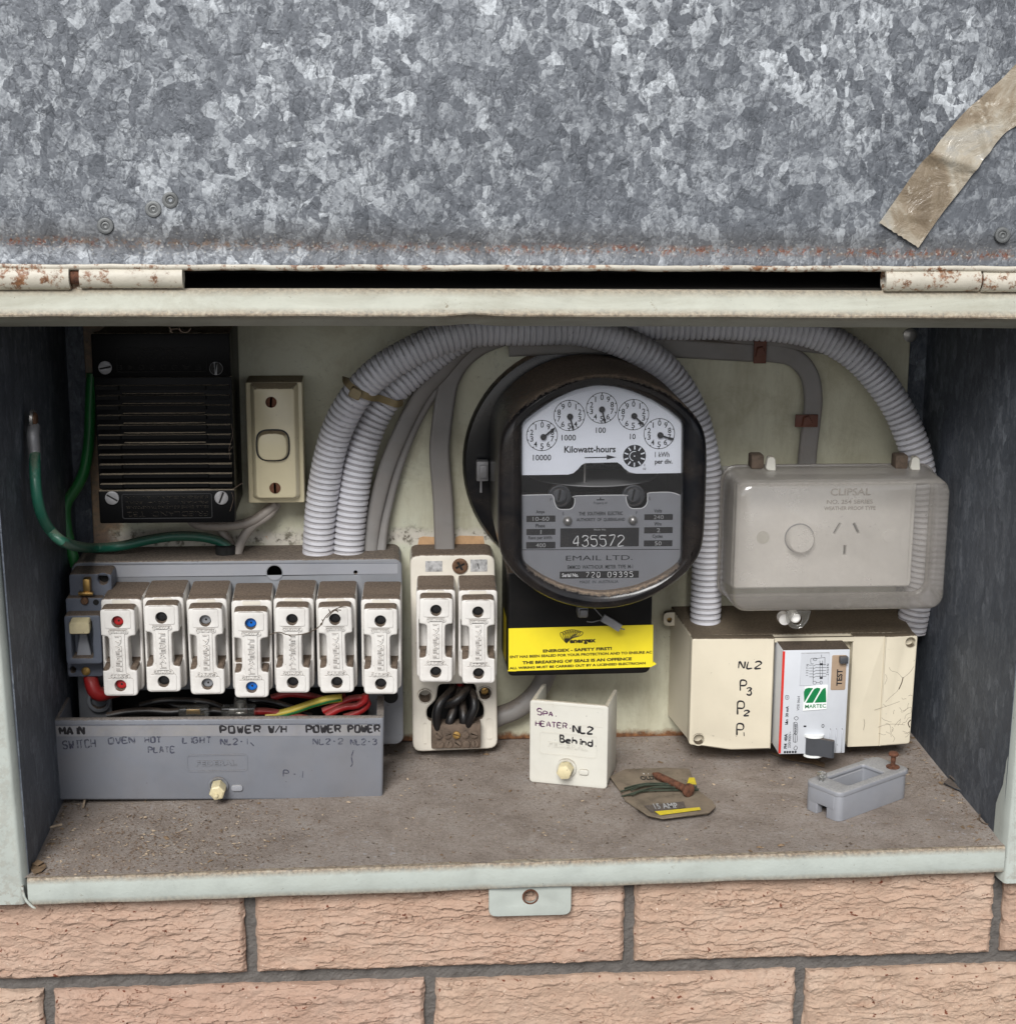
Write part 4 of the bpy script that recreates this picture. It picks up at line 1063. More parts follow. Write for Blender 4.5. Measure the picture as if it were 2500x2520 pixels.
plate('lower_plate', [rrect(a[0], a[1], a[2], a[3]+3, 2), circ(*[(-256.7, 148.0, 82.7)[i] for i in (0, 2)], 2.2, 14)], 148, FY, 'grey_dark', ms, 0.8)
screw(ms, (-247.8, 148.0, 81.7), 3.0, 'brass', ang=1.2)
b = (-246.15, -241.46, 136.76, 147.83); box('terminal_post', b[0], b[1], 143, 152, b[2], b[3], 'brass', ms, 0.6)
b = (-249.28, -239.54, 136.95, 138.95); box('terminal_bar', b[0], b[1], 141.5, 146, b[2], b[3], 'brass', ms, 0.4)
lathe('terminal_screw', [(2.6, 0), (2.6, 2), (2, 2.6), (0.1, 2.6)], (-245.4, 144.0, 132.9), 'screw_brown', ms, 16)
lathe('small_hole', [(2.0, 0), (2.0, 0.3), (0.1, 0.3)], (-238.1, 143.9, 131.5), 'void', ms, 14)
rw = tube('main_wire', [(-246.2, 156.0, 77.4), (-245.4, 152.0, 73.2), (-243.4, 150.0, 67.0), (-240.1, 152.0, 63.2), (-236.2, 160.0, 61.8), (-231.2, 170.0, 59.9)], 5.0, 'red', n=14)
tag(rw, 'thick red wire bending out below the main switch', 'wire')

# ------------------------------------------------------------------ wires and connectors lying behind the grey cover
gw = 'wires behind the grey cover'
for nm, lb, pts, r, mt in (
    ('black_wire', 'black wire lowest behind the grey cover, running left of the clear connectors', [(-235.3, 150.0, 48.2), (-222.2, 150.0, 50.7), (-207.8, 150.0, 51.4), (-192.3, 150.0, 50.2), (-181.8, 150.0, 51.4)], 2.6, 'wire_black'),
    ('black_wire', 'black wire passing between the two clear connectors', [(-169.0, 152.0, 49.0), (-162.5, 152.0, 49.9), (-156.0, 152.0, 48.8), (-150.7, 152.0, 49.4)], 2.6, 'wire_black'),
    ('black_wire', 'black wire arching below the red buttoned to grey buttoned fuses', [(-214.4, 160.0, 51.9), (-198.5, 160.0, 55.1), (-180.2, 160.0, 54.8), (-164.5, 160.0, 52.4), (-156.7, 160.0, 48.1)], 2.4, 'wire_black'),
    ('black_wire', 'black wire arching right of the clear connectors under the blue buttoned fuse', [(-139.4, 160.0, 54.8), (-127.5, 160.0, 53.8), (-117.0, 160.0, 50.8), (-106.5, 160.0, 47.1), (-96.0, 160.0, 42.0)], 2.4, 'wire_black'),
    ('red_wire', 'red wire running into the right clear connector', [(-134.6, 148.0, 50.3), (-126.8, 148.0, 50.4), (-118.9, 148.0, 49.1), (-108.5, 148.0, 46.6), (-98.0, 148.0, 44.3)], 2.6, 'red'),
    ('red_wire', 'red wire looping highest at the right end behind the grey cover', [(-87.5, 150.0, 49.0), (-76.9, 150.0, 53.7), (-68.9, 150.0, 57.7), (-59.7, 150.0, 58.2), (-56.4, 150.0, 54.0), (-59.8, 150.0, 49.9), (-66.4, 150.0, 46.5), (-73.1, 150.0, 44.5)], 2.5, 'red'),
    ('red_wire', 'red wire looping lower at the right end behind the grey cover', [(-84.8, 146.0, 46.9), (-76.8, 146.0, 51.6), (-70.2, 146.0, 53.6), (-63.6, 146.0, 54.1), (-58.3, 146.0, 58.2), (-58.2, 146.0, 62.4)], 2.5, 'red'),
    ('red_wire', 'dark red wire high under the right hand fuses', [(-123.8, 164.0, 54.5), (-111.8, 164.0, 57.4), (-95.9, 164.0, 55.4), (-85.3, 164.0, 52.4), (-71.9, 164.0, 55.0)], 2.5, 'red'),
    ('black_wire', 'black wire hanging under the second and third fuses from left', [(-199.2, 165.0, 54.1), (-191.5, 165.0, 49.7), (-181.0, 165.0, 48.1), (-167.7, 165.0, 48.6)], 2.4, 'wire_black')):
    o = tube(nm, pts, r, mt, n=12)
    tag(o, lb, 'wire', gw)
yg = thing('earth_wire', 'yellow and green striped earth wire slanting behind the grey cover', 'wire', (-111.0, 148.0, 50.1))
tube('insulation', [(-126.9, 148.0, 46.9), (-116.3, 148.0, 48.5), (-105.8, 148.0, 51.4), (-95.2, 148.0, 55.1), (-84.6, 148.0, 58.0), (-74.1, 148.0, 59.2)], 3.0, 'yellow_wire', yg, n=14)
lines('green_stripe', [[(-122.1, 145.2, 47.1), (-116.2, 145.2, 47.7), (-105.6, 145.2, 50.5), (-95.1, 145.2, 54.2), (-84.5, 145.2, 57.2), (-74.7, 145.2, 58.8)]], 1.0, 'green', yg, fy=0.6)
for lb, bxx, mt in (('clear screw connector on black wires, the left of two', (-185.86, -165.07, 48.95, 55.87), 0), ('clear screw connector joining a red wire, the right of two', (-156.87, -133.13, 48.39, 55.60), 1)):
    cn = thing('wire_connector', lb, 'connector', (bxx[0], 150, bxx[2]), 'clear wire connectors')
    box('connector_body', bxx[0], bxx[1], 141, 151, bxx[2], bxx[3], 'clear', cn, 1.5)
    box('brass_insert', bxx[0]+5, bxx[1]-6, 143.5, 148.5, bxx[2]+1.6, bxx[3]-1.6, 'brass' if mt == 0 else 'steel', cn, 0.8)
    if mt: 
        q = (-143.8, 146.0, 54.9); lathe('connector_turret', [(5, -4), (4.6, 3), (4.2, 6.5), (0.1, 6.6)], q, 'clear', cn, 18, 'Z')
        lathe('turret_screw', [(3, -3), (3, 3.5), (0.1, 3.6)], q, 'steel', cn, 14, 'Z')

# ------------------------------------------------------------------ grey cover standing on the box floor
cv = thing('fuse_board_cover', 'grey fuse board cover with handwritten circuit names standing on the floor', 'cover', (-156.9, 117.0, -1.6))
tl, tr, br_, bl = [(-266.77, 58.98), (-45.05, 56.62), (-46.60, -3.35), (-264.78, 1.19)]
CY = 115
prism('cover_face', [bl, br_, tr, tl], [bl, br_, tr, tl], CY, CY+5.5, 'grey_cover', cv, 1.9, 3)
for (ztop, xs, xe, zb2) in ((tl[1], tl[0], tl[0]+5.0, bl[1]), (tr[1], tr[0]-5.0, tr[0], br_[1])):
    dx = bl[0]-tl[0] if xs == tl[0] else br_[0]-tr[0]
    prism('cover_side', [(xs+dx, zb2+.3), (xe+dx, zb2+.3), (xe, ztop-.3), (xs, ztop-.3)], [(xs+dx, zb2+.3), (xe+dx, zb2+.3), (xe, ztop-.3), (xs, ztop-.3)], CY+2.4, CY+46, 'grey_cover', cv, 0.7)
box('cover_base', bl[0]+1, br_[0]-1, CY+3, CY+38, bl[1]+0.4, bl[1]+3.2, 'grey_cover', cv, 0.6)
ls = [(-263.71, 54.56), (-47.42, 51.29), (-47.51, 43.38), (-263.10, 47.00)]
plate('paper_strip', [ls], CY-0.25, CY+0.1, 'strip', cv)
lines('label_line', [[(-263.6, 114.6, 55.0), (-160.0, 114.6, 53.6), (-47.4, 114.6, 51.9)]], 0.3, 'grey_dark', cv)
HW = lambda p: (p[0], p[1], p[2])
for s_, x_, y_, h_, w_, ad, ink, r_, ro in (
    ('MAIN', 95, 1080, 38, 26, 40, 'ink', 0.74, 0), ('SWITCH', 105, 1155, 42, 22, 33, 'ink_soft', 0.5, 0.05), ('OVEN', 345, 1130, 32, 26, 37, 'ink_soft', 0.55, 0.02),
    ('HOT', 535, 1125, 30, 20, 32, 'ink_soft', 0.55, 0), ('PLATE', 550, 1178, 32, 20, 30, 'ink_soft', 0.5, 0), ('LIGHT', 735, 1130, 32, 22, 36, 'ink_soft', 0.55, 0),
    ('POWER', 935, 1078, 38, 28, 46, 'ink', 0.74, 0), ('NL2-1', 935, 1138, 32, 22, 33, 'ink_soft', 0.5, 0), ('W/H', 1190, 1078, 38, 26, 34, 'ink', 0.74, 0),
    ('POWER', 1390, 1078, 38, 26, 39, 'ink', 0.74, 0), ('NL2-2', 1425, 1140, 32, 22, 34, 'ink_soft', 0.45, 0), ('POWER', 1612, 1078, 38, 24, 36, 'ink', 0.74, 0), ('NL2-3', 1625, 1142, 30, 20, 30, 'ink_soft', 0.45, 0),
    ('P-1', 1262, 1302, 36, 26, 46, 'ink_soft', 0.4, -0.1)):
    u = (x_-52)/(1800-52); v = (y_-1003)/(1426-1003)
    X = (tl[0]+(tr[0]-tl[0])*u)*(1-v)+(bl[0]+(br_[0]-bl[0])*u)*v; Zz = (tl[1]+(tr[1]-tl[1])*u)*(1-v)+(bl[1]+(br_[1]-bl[1])*u)*v
    k_ = 0.4695/3.79
    strokes(s_, X, CY-(0.3 if y_ < 1090 else 0.05), Zz, h_*k_, w_*k_, ink, cv, adv=ad*k_, r=r_, jit=0.05, rot=ro)
lines('pen_scribble', [[(-68.0, 114.9, 21.5), (-66.7, 114.9, 23.6), (-67.3, 114.9, 28.4), (-65.9, 114.9, 33.2)], [(-135.0, 114.9, 40.0), (-132.8, 114.9, 37.6)]], 0.4, 'ink_soft', cv)
e = (-178.16, -137.21, 19.77, 32.08)
frame('embossed_frame', *e, CY, 0.8, 'grey_cover', cv, r=2.5, proud=0.45)
text('FEDERAL', (e[0]+e[1])/2-0.6, CY, (e[2]+e[3])/2, 3.7, 'grey_cover', cv, w=27, bold=0.03, proud=0.6)
def hexnut(parent, c, r, h, mat, n=6, name='nut', rot=0.2):
    V = []; F = []
    for hh_, rr in ((0, r*0.95), (h*0.8, r), (h*0.95, r*0.92), (h, r*0.7)):
        for k in range(n): a = 2*math.pi*k/n+rot; V.append((c[0]+rr*math.cos(a), c[1]-hh_, c[2]+rr*math.sin(a)))
    for i in range(3):
        for k in range(n): F.append((i*n+k, i*n+(k+1) % n, (i+1)*n+(k+1) % n, (i+1)*n+k))
    F.append(tuple(range(n))); F.append(tuple(3*n+k for k in range(n)))
    me = pydata(name, V, F); auto_smooth(me, 25); return link(name, me, mat, parent)
p = (-157.4, 115.0, 9.6)
lathe('boss', [(6.3, -0.5), (6.9, 2.0), (6.2, 2.6), (5.4, 2.2), (5.0, 1.2), (0.1, 1.2)], p, 'grey_cover', cv, 26)
hexnut(cv, (p[0]+0.2, p[1]-1.4, p[2]-0.3), 5.6, 12, 'nut')
lathe('nut_nib', [(1.6, 0), (1.2, 1.6), (0.1, 1.8)], (p[0]-0.2, p[1]-13.2, p[2]-1.5), 'nut', cv, 10)
q = (-148.74, -141.05, 5.73, 10.01)
plate('slot_lug', [rrect(q[0], q[1], q[2], q[3], 1.7)], CY-1.6, CY+0.5, 'grey_light', cv, 0.5)

# ------------------------------------------------------------------ tall white fuse base
WY = 183
wb_ = thing('white_fuse_base', 'tall white fuse base with two fuses and a brown terminal bar', 'fuse base', (5.3, 195.0, 0.2))
w_o = [(-26.13, 151.82), (33.51, 151.81), (36.24, 6.30), (-25.15, 4.84)]
h1, h2 = (-16.0, 183.0, 47.3), (26.8, 183.0, 48.9)
well = [(-6.41, 55.71), (19.74, 55.86), (21.46, 46.24), (26.05, 37.75), (26.07, 29.91), (15.20, 28.06), (-6.51, 28.10), (-14.72, 29.46), (-15.02, 37.29), (-7.82, 44.36)]
plate('front_plate', [roundpoly(w_o, 7), circ(h1[0], h1[2], 5.0), circ(h2[0], h2[2], 4.8), roundpoly(well, 3)], WY, WY+6, 'white_base', wb_, 1.6)
wc = ((w_o[0][0]+w_o[2][0])/2, 0, (w_o[0][1]+w_o[2][1])/2)
plate('side_wall', [roundpoly(sc(w_o, wc, 0.992), 6), roundpoly(sc(w_o, wc, 0.93), 5)], WY+5, D-0.3, 'white_base', wb_)
plate('well_floor', [roundpoly(sc(w_o, wc, 0.95), 5)], D-8, D-1, 'void', wb_)
for h_ in (h1, h2):
    lathe('screw_cup', [(6.0, -14.5), (5.2, 0.35), (4.7, 0.4), (4.3, -14), (0.1, -14.2)], h_, 'white_base', wb_, 24)
screw(wb_, (h2[0], WY+5, h2[2]), 2.6, 'brass', ang=0.7)
screw(wb_, (9.0, 183.0, 143.5), 5.6, 'screw_brown', '+', h=1.6, ang=0.5)
for q in ((-15.37, -3.42, 139.61, 147.24), (16.28, 28.16, 139.22, 148.02)):
    plate('foil_label', [rrect(*q, 0.4)], WY-0.3, WY+0.1, 'foil', wb_)
for q in ((-18.20, -14.32, 10.74, 27.07), (27.35, 32.62, 13.48, 29.47)):
    frame('raised_oval', *q, WY, 0.5, 'white_base', wb_, r=2.2, proud=0.35)
strokes('1', (21.3, 183.0, 141.2)[0], WY-0.35, (21.3, 183.0, 141.2)[2], 4, 2.4, 'ink', wb_, r=0.35, slant=-0.3)
tbx = (-11.83, 23.35, 11.10, 29.48)
tb = thing('terminal_bar', 'brown oxidised terminal bar with two rows of screws on the white base', 'terminal bar', (tbx[0], 176, tbx[2]))
box('bar', tbx[0], tbx[1], 172, 182.9, tbx[2], tbx[3], 'brown', tb, 0.8)
for k in range(5):
    for row, yy in ((0, 1302), (1, 1358)):
        px = tbx[0]+(tbx[1]-tbx[0])*(0.15+0.178*k+(0.02 if row else 0))
        pzz = tbx[2]+(tbx[3]-tbx[2])*(0.58 if row == 0 else 0.2)
        bright = (k == 2 and row == 0)
        screw(tb, (px, 172, pzz), 2.7, 'brass' if bright else 'brown', h=1.6, ang=random.uniform(0, 3), slotmat='brown')
gk = 'black wires looping out of the white fuse base'
for lb, pts in (('black wire at the left of those looping out of the white base', [(4.1, 190.0, 51.3), (0.8, 178.0, 50.7), (-5.6, 172.0, 45.8), (-8.2, 171.0, 37.9), (-7.7, 175.0, 25.4)]),
                ('black wire second from left looping out of the white base', [(7.6, 192.0, 49.4), (6.1, 184.0, 42.6), (3.6, 178.0, 36.3), (1.4, 175.0, 31.5), (0.4, 177.0, 24.5)]),
                ('black wire crossing over the others out of the white base', [(15.5, 190.0, 51.1), (11.5, 176.0, 51.2), (5.7, 172.0, 47.4), (-2.1, 176.0, 43.1)]),
                ('black wire second from right looping out of the white base', [(9.9, 192.0, 49.4), (10.4, 184.0, 42.5), (11.0, 178.0, 37.4), (11.2, 175.0, 32.5), (11.1, 177.0, 24.8)]),
                ('black wire at the right of those looping out of the white base', [(15.5, 190.0, 49.9), (18.1, 176.0, 48.7), (18.7, 172.0, 41.8), (15.8, 172.0, 34.7), (14.0, 176.0, 25.1)])):
    tag(tube('black_wire', pts, 3.2, 'wire_black', n=12), lb, 'wire', gk)
tag(tube('red_wire', [(1.6, 186.0, 57.5), (6.2, 186.0, 58.7), (8.6, 190.0, 55.5), (10.0, 196.0, 49.2)], 2.6, 'red', n=10), 'short red wire showing between the two fuses of the white base', 'wire')

# ------------------------------------------------------------------ corrugated conduits
def conduit(name, pts, label, R=11.0, pitch=4.15, depth=1.0):
    p = resample(catmull(pts, 2.0), pitch/8)
    rad = []
    for i in range(len(p)):
        prof = (0.865, 0.955, 1.0, 1.0, 1.0, 1.0, 1.0, 0.955)[i % 8]
        rad.append(prof*(1+0.012*math.sin(i*0.021)+0.010*math.sin(i*0.067+1)))
    o = link(name, sweep_mesh(name, p, ring(R, 26), rad, ref=Vector((0.02, 1, 0.03))), 'conduit')
    auto_smooth(o.data, 32)
    return tag(o, label, 'conduit', 'grey corrugated conduits')
conduit('corrugated_conduit', [(-90.8, 193.0, 146.7), (-89.9, 192.0, 163.0), (-88.1, 191.0, 183.1), (-85.1, 190.0, 203.0), (-81.1, 188.0, 222.9), (-74.7, 185.0, 242.8), (-66.4, 181.0, 259.3), (-55.8, 178.0, 273.5), (-43.5, 176.0, 284.6), (-30.4, 175.0, 292.7), (-14.4, 175.0, 300.7), (2.4, 176.0, 306.6), (23.1, 178.0, 310.5)]
        + [(60.3, 179.0, 310.5), (89.6, 181.0, 310.2), (115.5, 183.0, 303.3), (140.0, 186.0, 291.0), (159.5, 189.0, 272.0), (173.5, 190.0, 246.3), (181.9, 190.0, 215.9), (184.7, 189.0, 181.6), (185.4, 188.0, 143.0), (185.2, 186.0, 88.4)],
        'grey corrugated conduit arching over the meter down to the cream box')
conduit('corrugated_conduit', [(-69.5, 194.0, 144.7), (-68.7, 195.0, 162.0), (-66.1, 196.0, 186.7), (-62.5, 197.0, 209.2), (-57.4, 198.0, 228.6), (-51.2, 199.0, 244.9), (-43.4, 200.0, 257.9), (-34.2, 201.0, 268.3), (-22.6, 203.0, 278.5), (-10.1, 204.0, 288.5), (0.5, 204.0, 296.4), (11.0, 204.0, 302.4), (24.4, 204.0, 306.7)]
        + [(88.3, 204.0, 308.7), (125.3, 203.0, 311.0), (162.4, 202.0, 311.4), (199.4, 200.0, 311.2), (236.5, 198.0, 309.1), (266.2, 195.0, 301.9), (292.7, 192.0, 284.7), (313.7, 188.0, 259.0), (327.5, 184.0, 231.2), (335.3, 182.0, 204.8), (340.3, 182.0, 166.2), (340.4, 184.0, 130.4), (335.6, 186.0, 90.1)],
        'grey corrugated conduit running along the top to the far right corner')
# cable tie round both conduits
tie = thing('cable_tie', 'aged tan cable tie binding the two corrugated conduits together', 'cable tie', (-50.2, 172.0, 264.0))
me = sweep_mesh('strap', catmull([(-69.3, 188.0, 276.8), (-68.3, 176.0, 275.8), (-64.1, 170.0, 272.5), (-57.6, 167.5, 268.6), (-51.2, 172.0, 265.5), (-46.1, 180.0, 263.6), (-40.0, 185.0, 260.6), (-34.3, 187.0, 258.4), (-30.3, 195.0, 258.1)], 1.5), [(-2.4, -0.5), (2.4, -0.5), (2.4, 0.5), (-2.4, 0.5)])
auto_smooth(me, 40); link('strap', me, 'tie', tie)
q = (-62.0, 166.5, 269.5)
prism('tie_head', roundpoly([(q[0]-5.5, q[2]-1.5), (q[0]+2, q[2]-5), (q[0]+5, q[2]+1), (q[0]-2, q[2]+5)], 1.5), roundpoly([(q[0]-5.5, q[2]-1.5), (q[0]+2, q[2]-5), (q[0]+5, q[2]+1), (q[0]-2, q[2]+5)], 1.5), 163.5, 169.5, 'tie', tie, 0.6, 1)

# ------------------------------------------------------------------ grey cables
gc = 'grey sheathed cables on the back panel'
def cab(nm, lb, pts, w_, t_, gr=(0.0,), mt='cable'):
    return tag(flat_cable(nm, pts, w_, t_, mt, None, gr), lb, 'cable', gc)
cab('flat_cable', 'flat grey cable rising right of the conduits, nearest to them', [(-55.3, 198.0, 148.0), (-53.1, 200.0, 164.6), (-50.0, 202.0, 181.1), (-42.0, 204.0, 209.5), (-31.1, 205.0, 235.9), (-16.9, 206.0, 262.1), (-2.4, 207.0, 278.4), (9.3, 208.0, 291.7), (22.8, 209.0, 303.2)], 11.5, 6, (0.12,))
cab('flat_cable', 'flat grey cable rising right of the conduits, farther from them', [(-47.5, 199.0, 147.7), (-45.9, 202.0, 164.0), (-42.8, 205.0, 180.4), (-34.7, 207.0, 209.8), (-24.3, 208.0, 236.3), (-13.0, 209.0, 257.6), (-1.3, 210.0, 274.0), (13.2, 211.0, 288.4)], 9.0, 5, (0.0,))
cab('flat_cable', 'flat grey cable rising from the top of the white fuse base', [(-1.1, 203.0, 150.1), (-1.6, 204.0, 169.1), (-2.4, 205.0, 189.0), (-4.5, 206.0, 218.7), (-3.3, 207.0, 236.3), (0.3, 208.0, 261.6), (3.5, 209.0, 273.2), (11.3, 210.0, 285.6), (24.8, 210.0, 296.3), (46.9, 210.0, 304.9)], 14.5, 6.5, (-0.2, 0.22))
cab('flat_cable', 'flat grey cable turning down to the covered socket with red clips', [(44.2, 208.0, 294.6), (88.9, 208.0, 296.3), (133.8, 208.0, 295.4), (171.4, 208.0, 293.0), (209.2, 208.0, 290.7), (232.0, 208.0, 289.8), (247.3, 208.0, 286.0), (257.7, 208.0, 274.6), (261.6, 208.0, 257.8), (260.9, 208.0, 238.7), (259.5, 208.0, 219.4), (258.8, 208.0, 192.2)], 13.5, 6, (-0.2, 0.2))
cab('round_cable', 'dark cable running along the very top right of the back panel', [(126.4, 209.0, 294.2), (152.6, 209.0, 299.7), (182.6, 209.0, 303.4), (216.7, 209.0, 299.5), (254.8, 209.0, 294.9), (285.4, 209.0, 291.0)], 9, 7, ())
cl1, cl2 = (221.1, 203.0, 291.4), (256.4, 203.0, 241.9)
for lb, c_, v_ in (('red brown clip on the horizontal run of grey cable', cl1, 0), ('red brown clip on the vertical run of grey cable above the socket', cl2, 1)):
    k = thing('cable_clip', lb, 'clip', c_, 'red brown cable clips')
    wx, wz = (4.5, 8.2) if not v_ else (8.2, 4.5)
    box('clip_band', c_[0]-wx, c_[0]+wx, 202.5, 204.2, c_[2]-wz, c_[2]+wz, 'clip', k, 0.4)
    prism('clip_tongue', [(c_[0]-3, c_[2]-3), (c_[0]+3.5, c_[2]-1), (c_[0]+1, c_[2]+3.5), (c_[0]-2, c_[2]+2.5)], [(c_[0]-4, c_[2]-3.5), (c_[0]+4.5, c_[2]-1.5), (c_[0]+1.5, c_[2]+4.2), (c_[0]-3, c_[2]+3.5)], 200.8, 202.7, 'clip', k)
tag(tube('bent_conduit', [(20.8, 204.0, 10.7), (30.1, 204.0, 18.5), (39.4, 203.0, 24.3), (48.6, 202.0, 28.1), (57.8, 201.0, 34.4), (65.8, 200.0, 43.2), (71.4, 199.0, 54.4), (74.7, 198.0, 65.6)], 7.2, 'cable', n=18), 'bent smooth grey conduit from the white fuse base up to the meter', 'conduit')
tag(tube('small_cable', [(-180.5, 205.0, 174.3), (-174.9, 200.0, 171.1), (-162.1, 196.0, 170.7), (-148.5, 194.0, 171.8), (-138.1, 194.0, 174.1), (-128.9, 196.0, 179.1), (-120.7, 200.0, 185.4)], 3.4, 'cable_lt', n=12), 'thin grey cable from the transformer across to the rocker switch', 'cable')
tag(tube('small_cable', [(-119.1, 204.0, 184.4), (-125.9, 198.0, 177.5), (-135.3, 196.0, 171.7), (-141.6, 195.0, 164.5), (-145.3, 194.0, 157.3), (-147.6, 193.0, 148.9)], 3.4, 'cable_lt', n=12), 'thin grey cable from the rocker switch down into the fuse board', 'cable')
tag(tube('small_cable', [(-161.0, 206.0, 169.5), (-156.8, 203.0, 162.7), (-152.1, 200.0, 156.9), (-149.3, 196.0, 150.3)], 3.2, 'cable_lt', n=12), 'short thin grey cable from behind the transformer into the fuse board', 'cable')
# earth wires
eg = thing('earth_wire', 'dark green earth wire looping from the lug on the left side panel', 'wire', (-248.1, 185.0, 159.1))
lugp = (-263.0, 87.7, 266.9)
tube('insulation', [(-259.5, 78.0, 246.6), (-258.0, 68.2, 237.8), (-257.0, 63.8, 225.6), (-255.5, 66.1, 211.9)] + [(-252.0, 75.1, 198.3), (-244.0, 79.1, 189.3)] + [(-247.9, 184.0, 159.3), (-228.6, 190.0, 158.6), (-208.4, 193.0, 162.2), (-189.9, 194.0, 164.4), (-172.6, 195.0, 163.5), (-159.3, 195.0, 160.2), (-152.6, 194.0, 155.2), (-150.6, 192.0, 149.2)], 3.5, 'green_dk', eg, n=12)
lathe('ring_terminal', [(6.2, -0.9), (6.2, 0.9), (3.4, 0.9), (3.3, -0.9)], (-261.6, lugp[1], lugp[2]), 'steel', eg, 22, 'X')
lathe('lug_screw', [(4.4, -1), (4.4, 1.6), (3.4, 2.6), (0.1, 2.9)], (-261.4, lugp[1], lugp[2]), 'screw_brown', eg, 16, 'X')
tube('lug_barrel', [(-261.0, lugp[1], lugp[2]-5), (-260.5, 80.3, 257.9), (-259.8, 78.6, 246.5), (-259.2, 75.7, 243.8)], 3.9, 'lead', eg, n=12)
tag(tube('earth_wire', [(-243.6, 206.0, 277.8), (-245.1, 205.0, 263.5), (-246.8, 203.0, 238.9), (-248.7, 201.0, 222.5), (-252.1, 199.0, 208.2), (-258.1, 198.0, 197.4), (-263.4, 197.0, 189.8), (-265.1, 196.0, 182.6), (-264.7, 195.0, 171.2), (-262.2, 193.0, 158.8), (-259.2, 192.0, 144.1)], 3.9, 'green', n=12), 'bright green earth wire running down left of the transformer', 'wire')

# ------------------------------------------------------------------ electricity meter
MX, MZ, MR, HWD = 98.8, 213.0, 78.6, 68.6
MF, MB_ = 98, 204
mt_ = thing('electricity_meter', 'round black electricity meter with five dials behind a glass window', 'meter', (MX, 150, MZ-MR))
def trunc(r, hw, n=96, cx=MX, cz=MZ):
    pts = []
    for k in range(n):
        a = 2*math.pi*k/n; x, z = r*math.cos(a), r*math.sin(a)
        m_ = (abs(x)**22/(hw**22)+1)**(-1/22.0) if abs(x) > 1 else 1
        pts.append((cx+x*m_, cz+z))
    return pts
win = [(46.84, 166.98), (46.16, 260.11), (55.18, 267.19), (67.20, 275.26), (79.24, 280.78), (90.30, 283.57), (97.36, 283.94), (105.46, 283.18), (117.68, 279.87), (129.98, 274.40), (141.35, 267.49), (150.23, 259.95), (152.05, 166.24), (145.24, 160.46), (134.99, 154.17), (121.58, 148.98), (106.04, 146.29), (97.73, 146.08), (87.34, 147.29), (72.78, 151.22), (60.32, 157.25)]
win = roundpoly(win, [6]+[4]*22)
plate('case', [trunc(MR, HWD), win], MF, MB_-4, 'black_meter', mt_, 6.0, 4, ang=60)
lathe('back_plate', [(86.5, 0), (86.5, 3.5), (84.5, 6.5), (80, 7.5), (70, 7.6)], (MX-0.3, D-0.5, MZ-1.5), 'black_meter', mt_, 72)
wc = (MX, 0, MZ)
plate('inner_back', [sc(win, wc, 1.03)], 168, 172, 'black_flat', mt_)
gl = plate('glass', [sc(win, wc, 1.01)], 101.6, 102.4, 'glass', mt_)
DY = 106.5
up = [(46.02, 224.62), (45.75, 262.40), (67.33, 276.54), (90.45, 284.54), (97.52, 284.81), (105.63, 284.16), (128.12, 276.20), (151.45, 261.72), (151.46, 225.17), (121.65, 225.01), (117.01, 225.98), (113.89, 228.20), (111.37, 231.02), (108.67, 232.70), (87.73, 232.36), (85.40, 231.13), (83.19, 228.45), (80.17, 225.78), (76.61, 224.77)]
dial = plate('dial_plate', [up], DY, DY+1.0, 'dial', mt_)
KP = 0.3830/3.93            # zoom pixels to millimetres on the dial
def D4(x, y, yy=DY): 
    u = (x-425)/1040; v = (y-322)/1340
    return (DA[0]+(DB[0]-DA[0])*u+(DC[0]-DA[0])*v+(DD[0]-DB[0]-DC[0]+DA[0])*u*v, DA[2]+(DB[2]-DA[2])*u+(DC[2]-DA[2])*v+(DD[2]-DB[2]-DC[2]+DA[2])*u*v)
DA, DB, DC, DD = (45.6, 106.5, 285.1), (150.8, 106.5, 284.5), (46.6, 106.5, 145.6), (154.8, 106.5, 144.1)
def t4(s_, x, y, h, w=None, mat='print', par=None, bold=0.02, rot=0.0, dy=0.0, pr=0.15, shear=0):
    X, Zz = D4(x, y); return text(s_, X, DY-dy, Zz, h*KP, mat, par or dial, w=(w*KP if w else None), bold=bold, rot=rot, proud=pr, shear=shear)
for i, (x, y, ccw) in enumerate(((557, 650, 1), (732, 523, 0), (940, 476, 1), (1143, 518, 0), (1310, 638, 1))):
    X, Zz = D4(x, y); r = 105*KP
    dr = plate('dial_ring', [circ(X, Zz, r, 48), circ(X, Zz, r-0.42, 48)], DY-0.15, DY, 'print', dial)
    for k in range(10):
        a = math.radians(90+(36 if ccw else -36)*k)
        text(str(k), X+0.69*r*math.cos(a), DY, Zz+0.69*r*math.sin(a), 38*KP, 'print', dr, bold=0.012, w=(22*KP if k != 1 else None), proud=0.15)
        c_, s_ = math.cos(a), math.sin(a)
        plate('tick', [[(X+c_*(r-1.4), Zz+s_*(r-1.4)), (X+c_*(r-0.2)-s_*0.6, Zz+s_*(r-0.2)+c_*0.6), (X+c_*(r-0.2)+s_*0.6, Zz+s_*(r-0.2)-c_*0.6)]], DY-0.17, DY, 'print', dr)
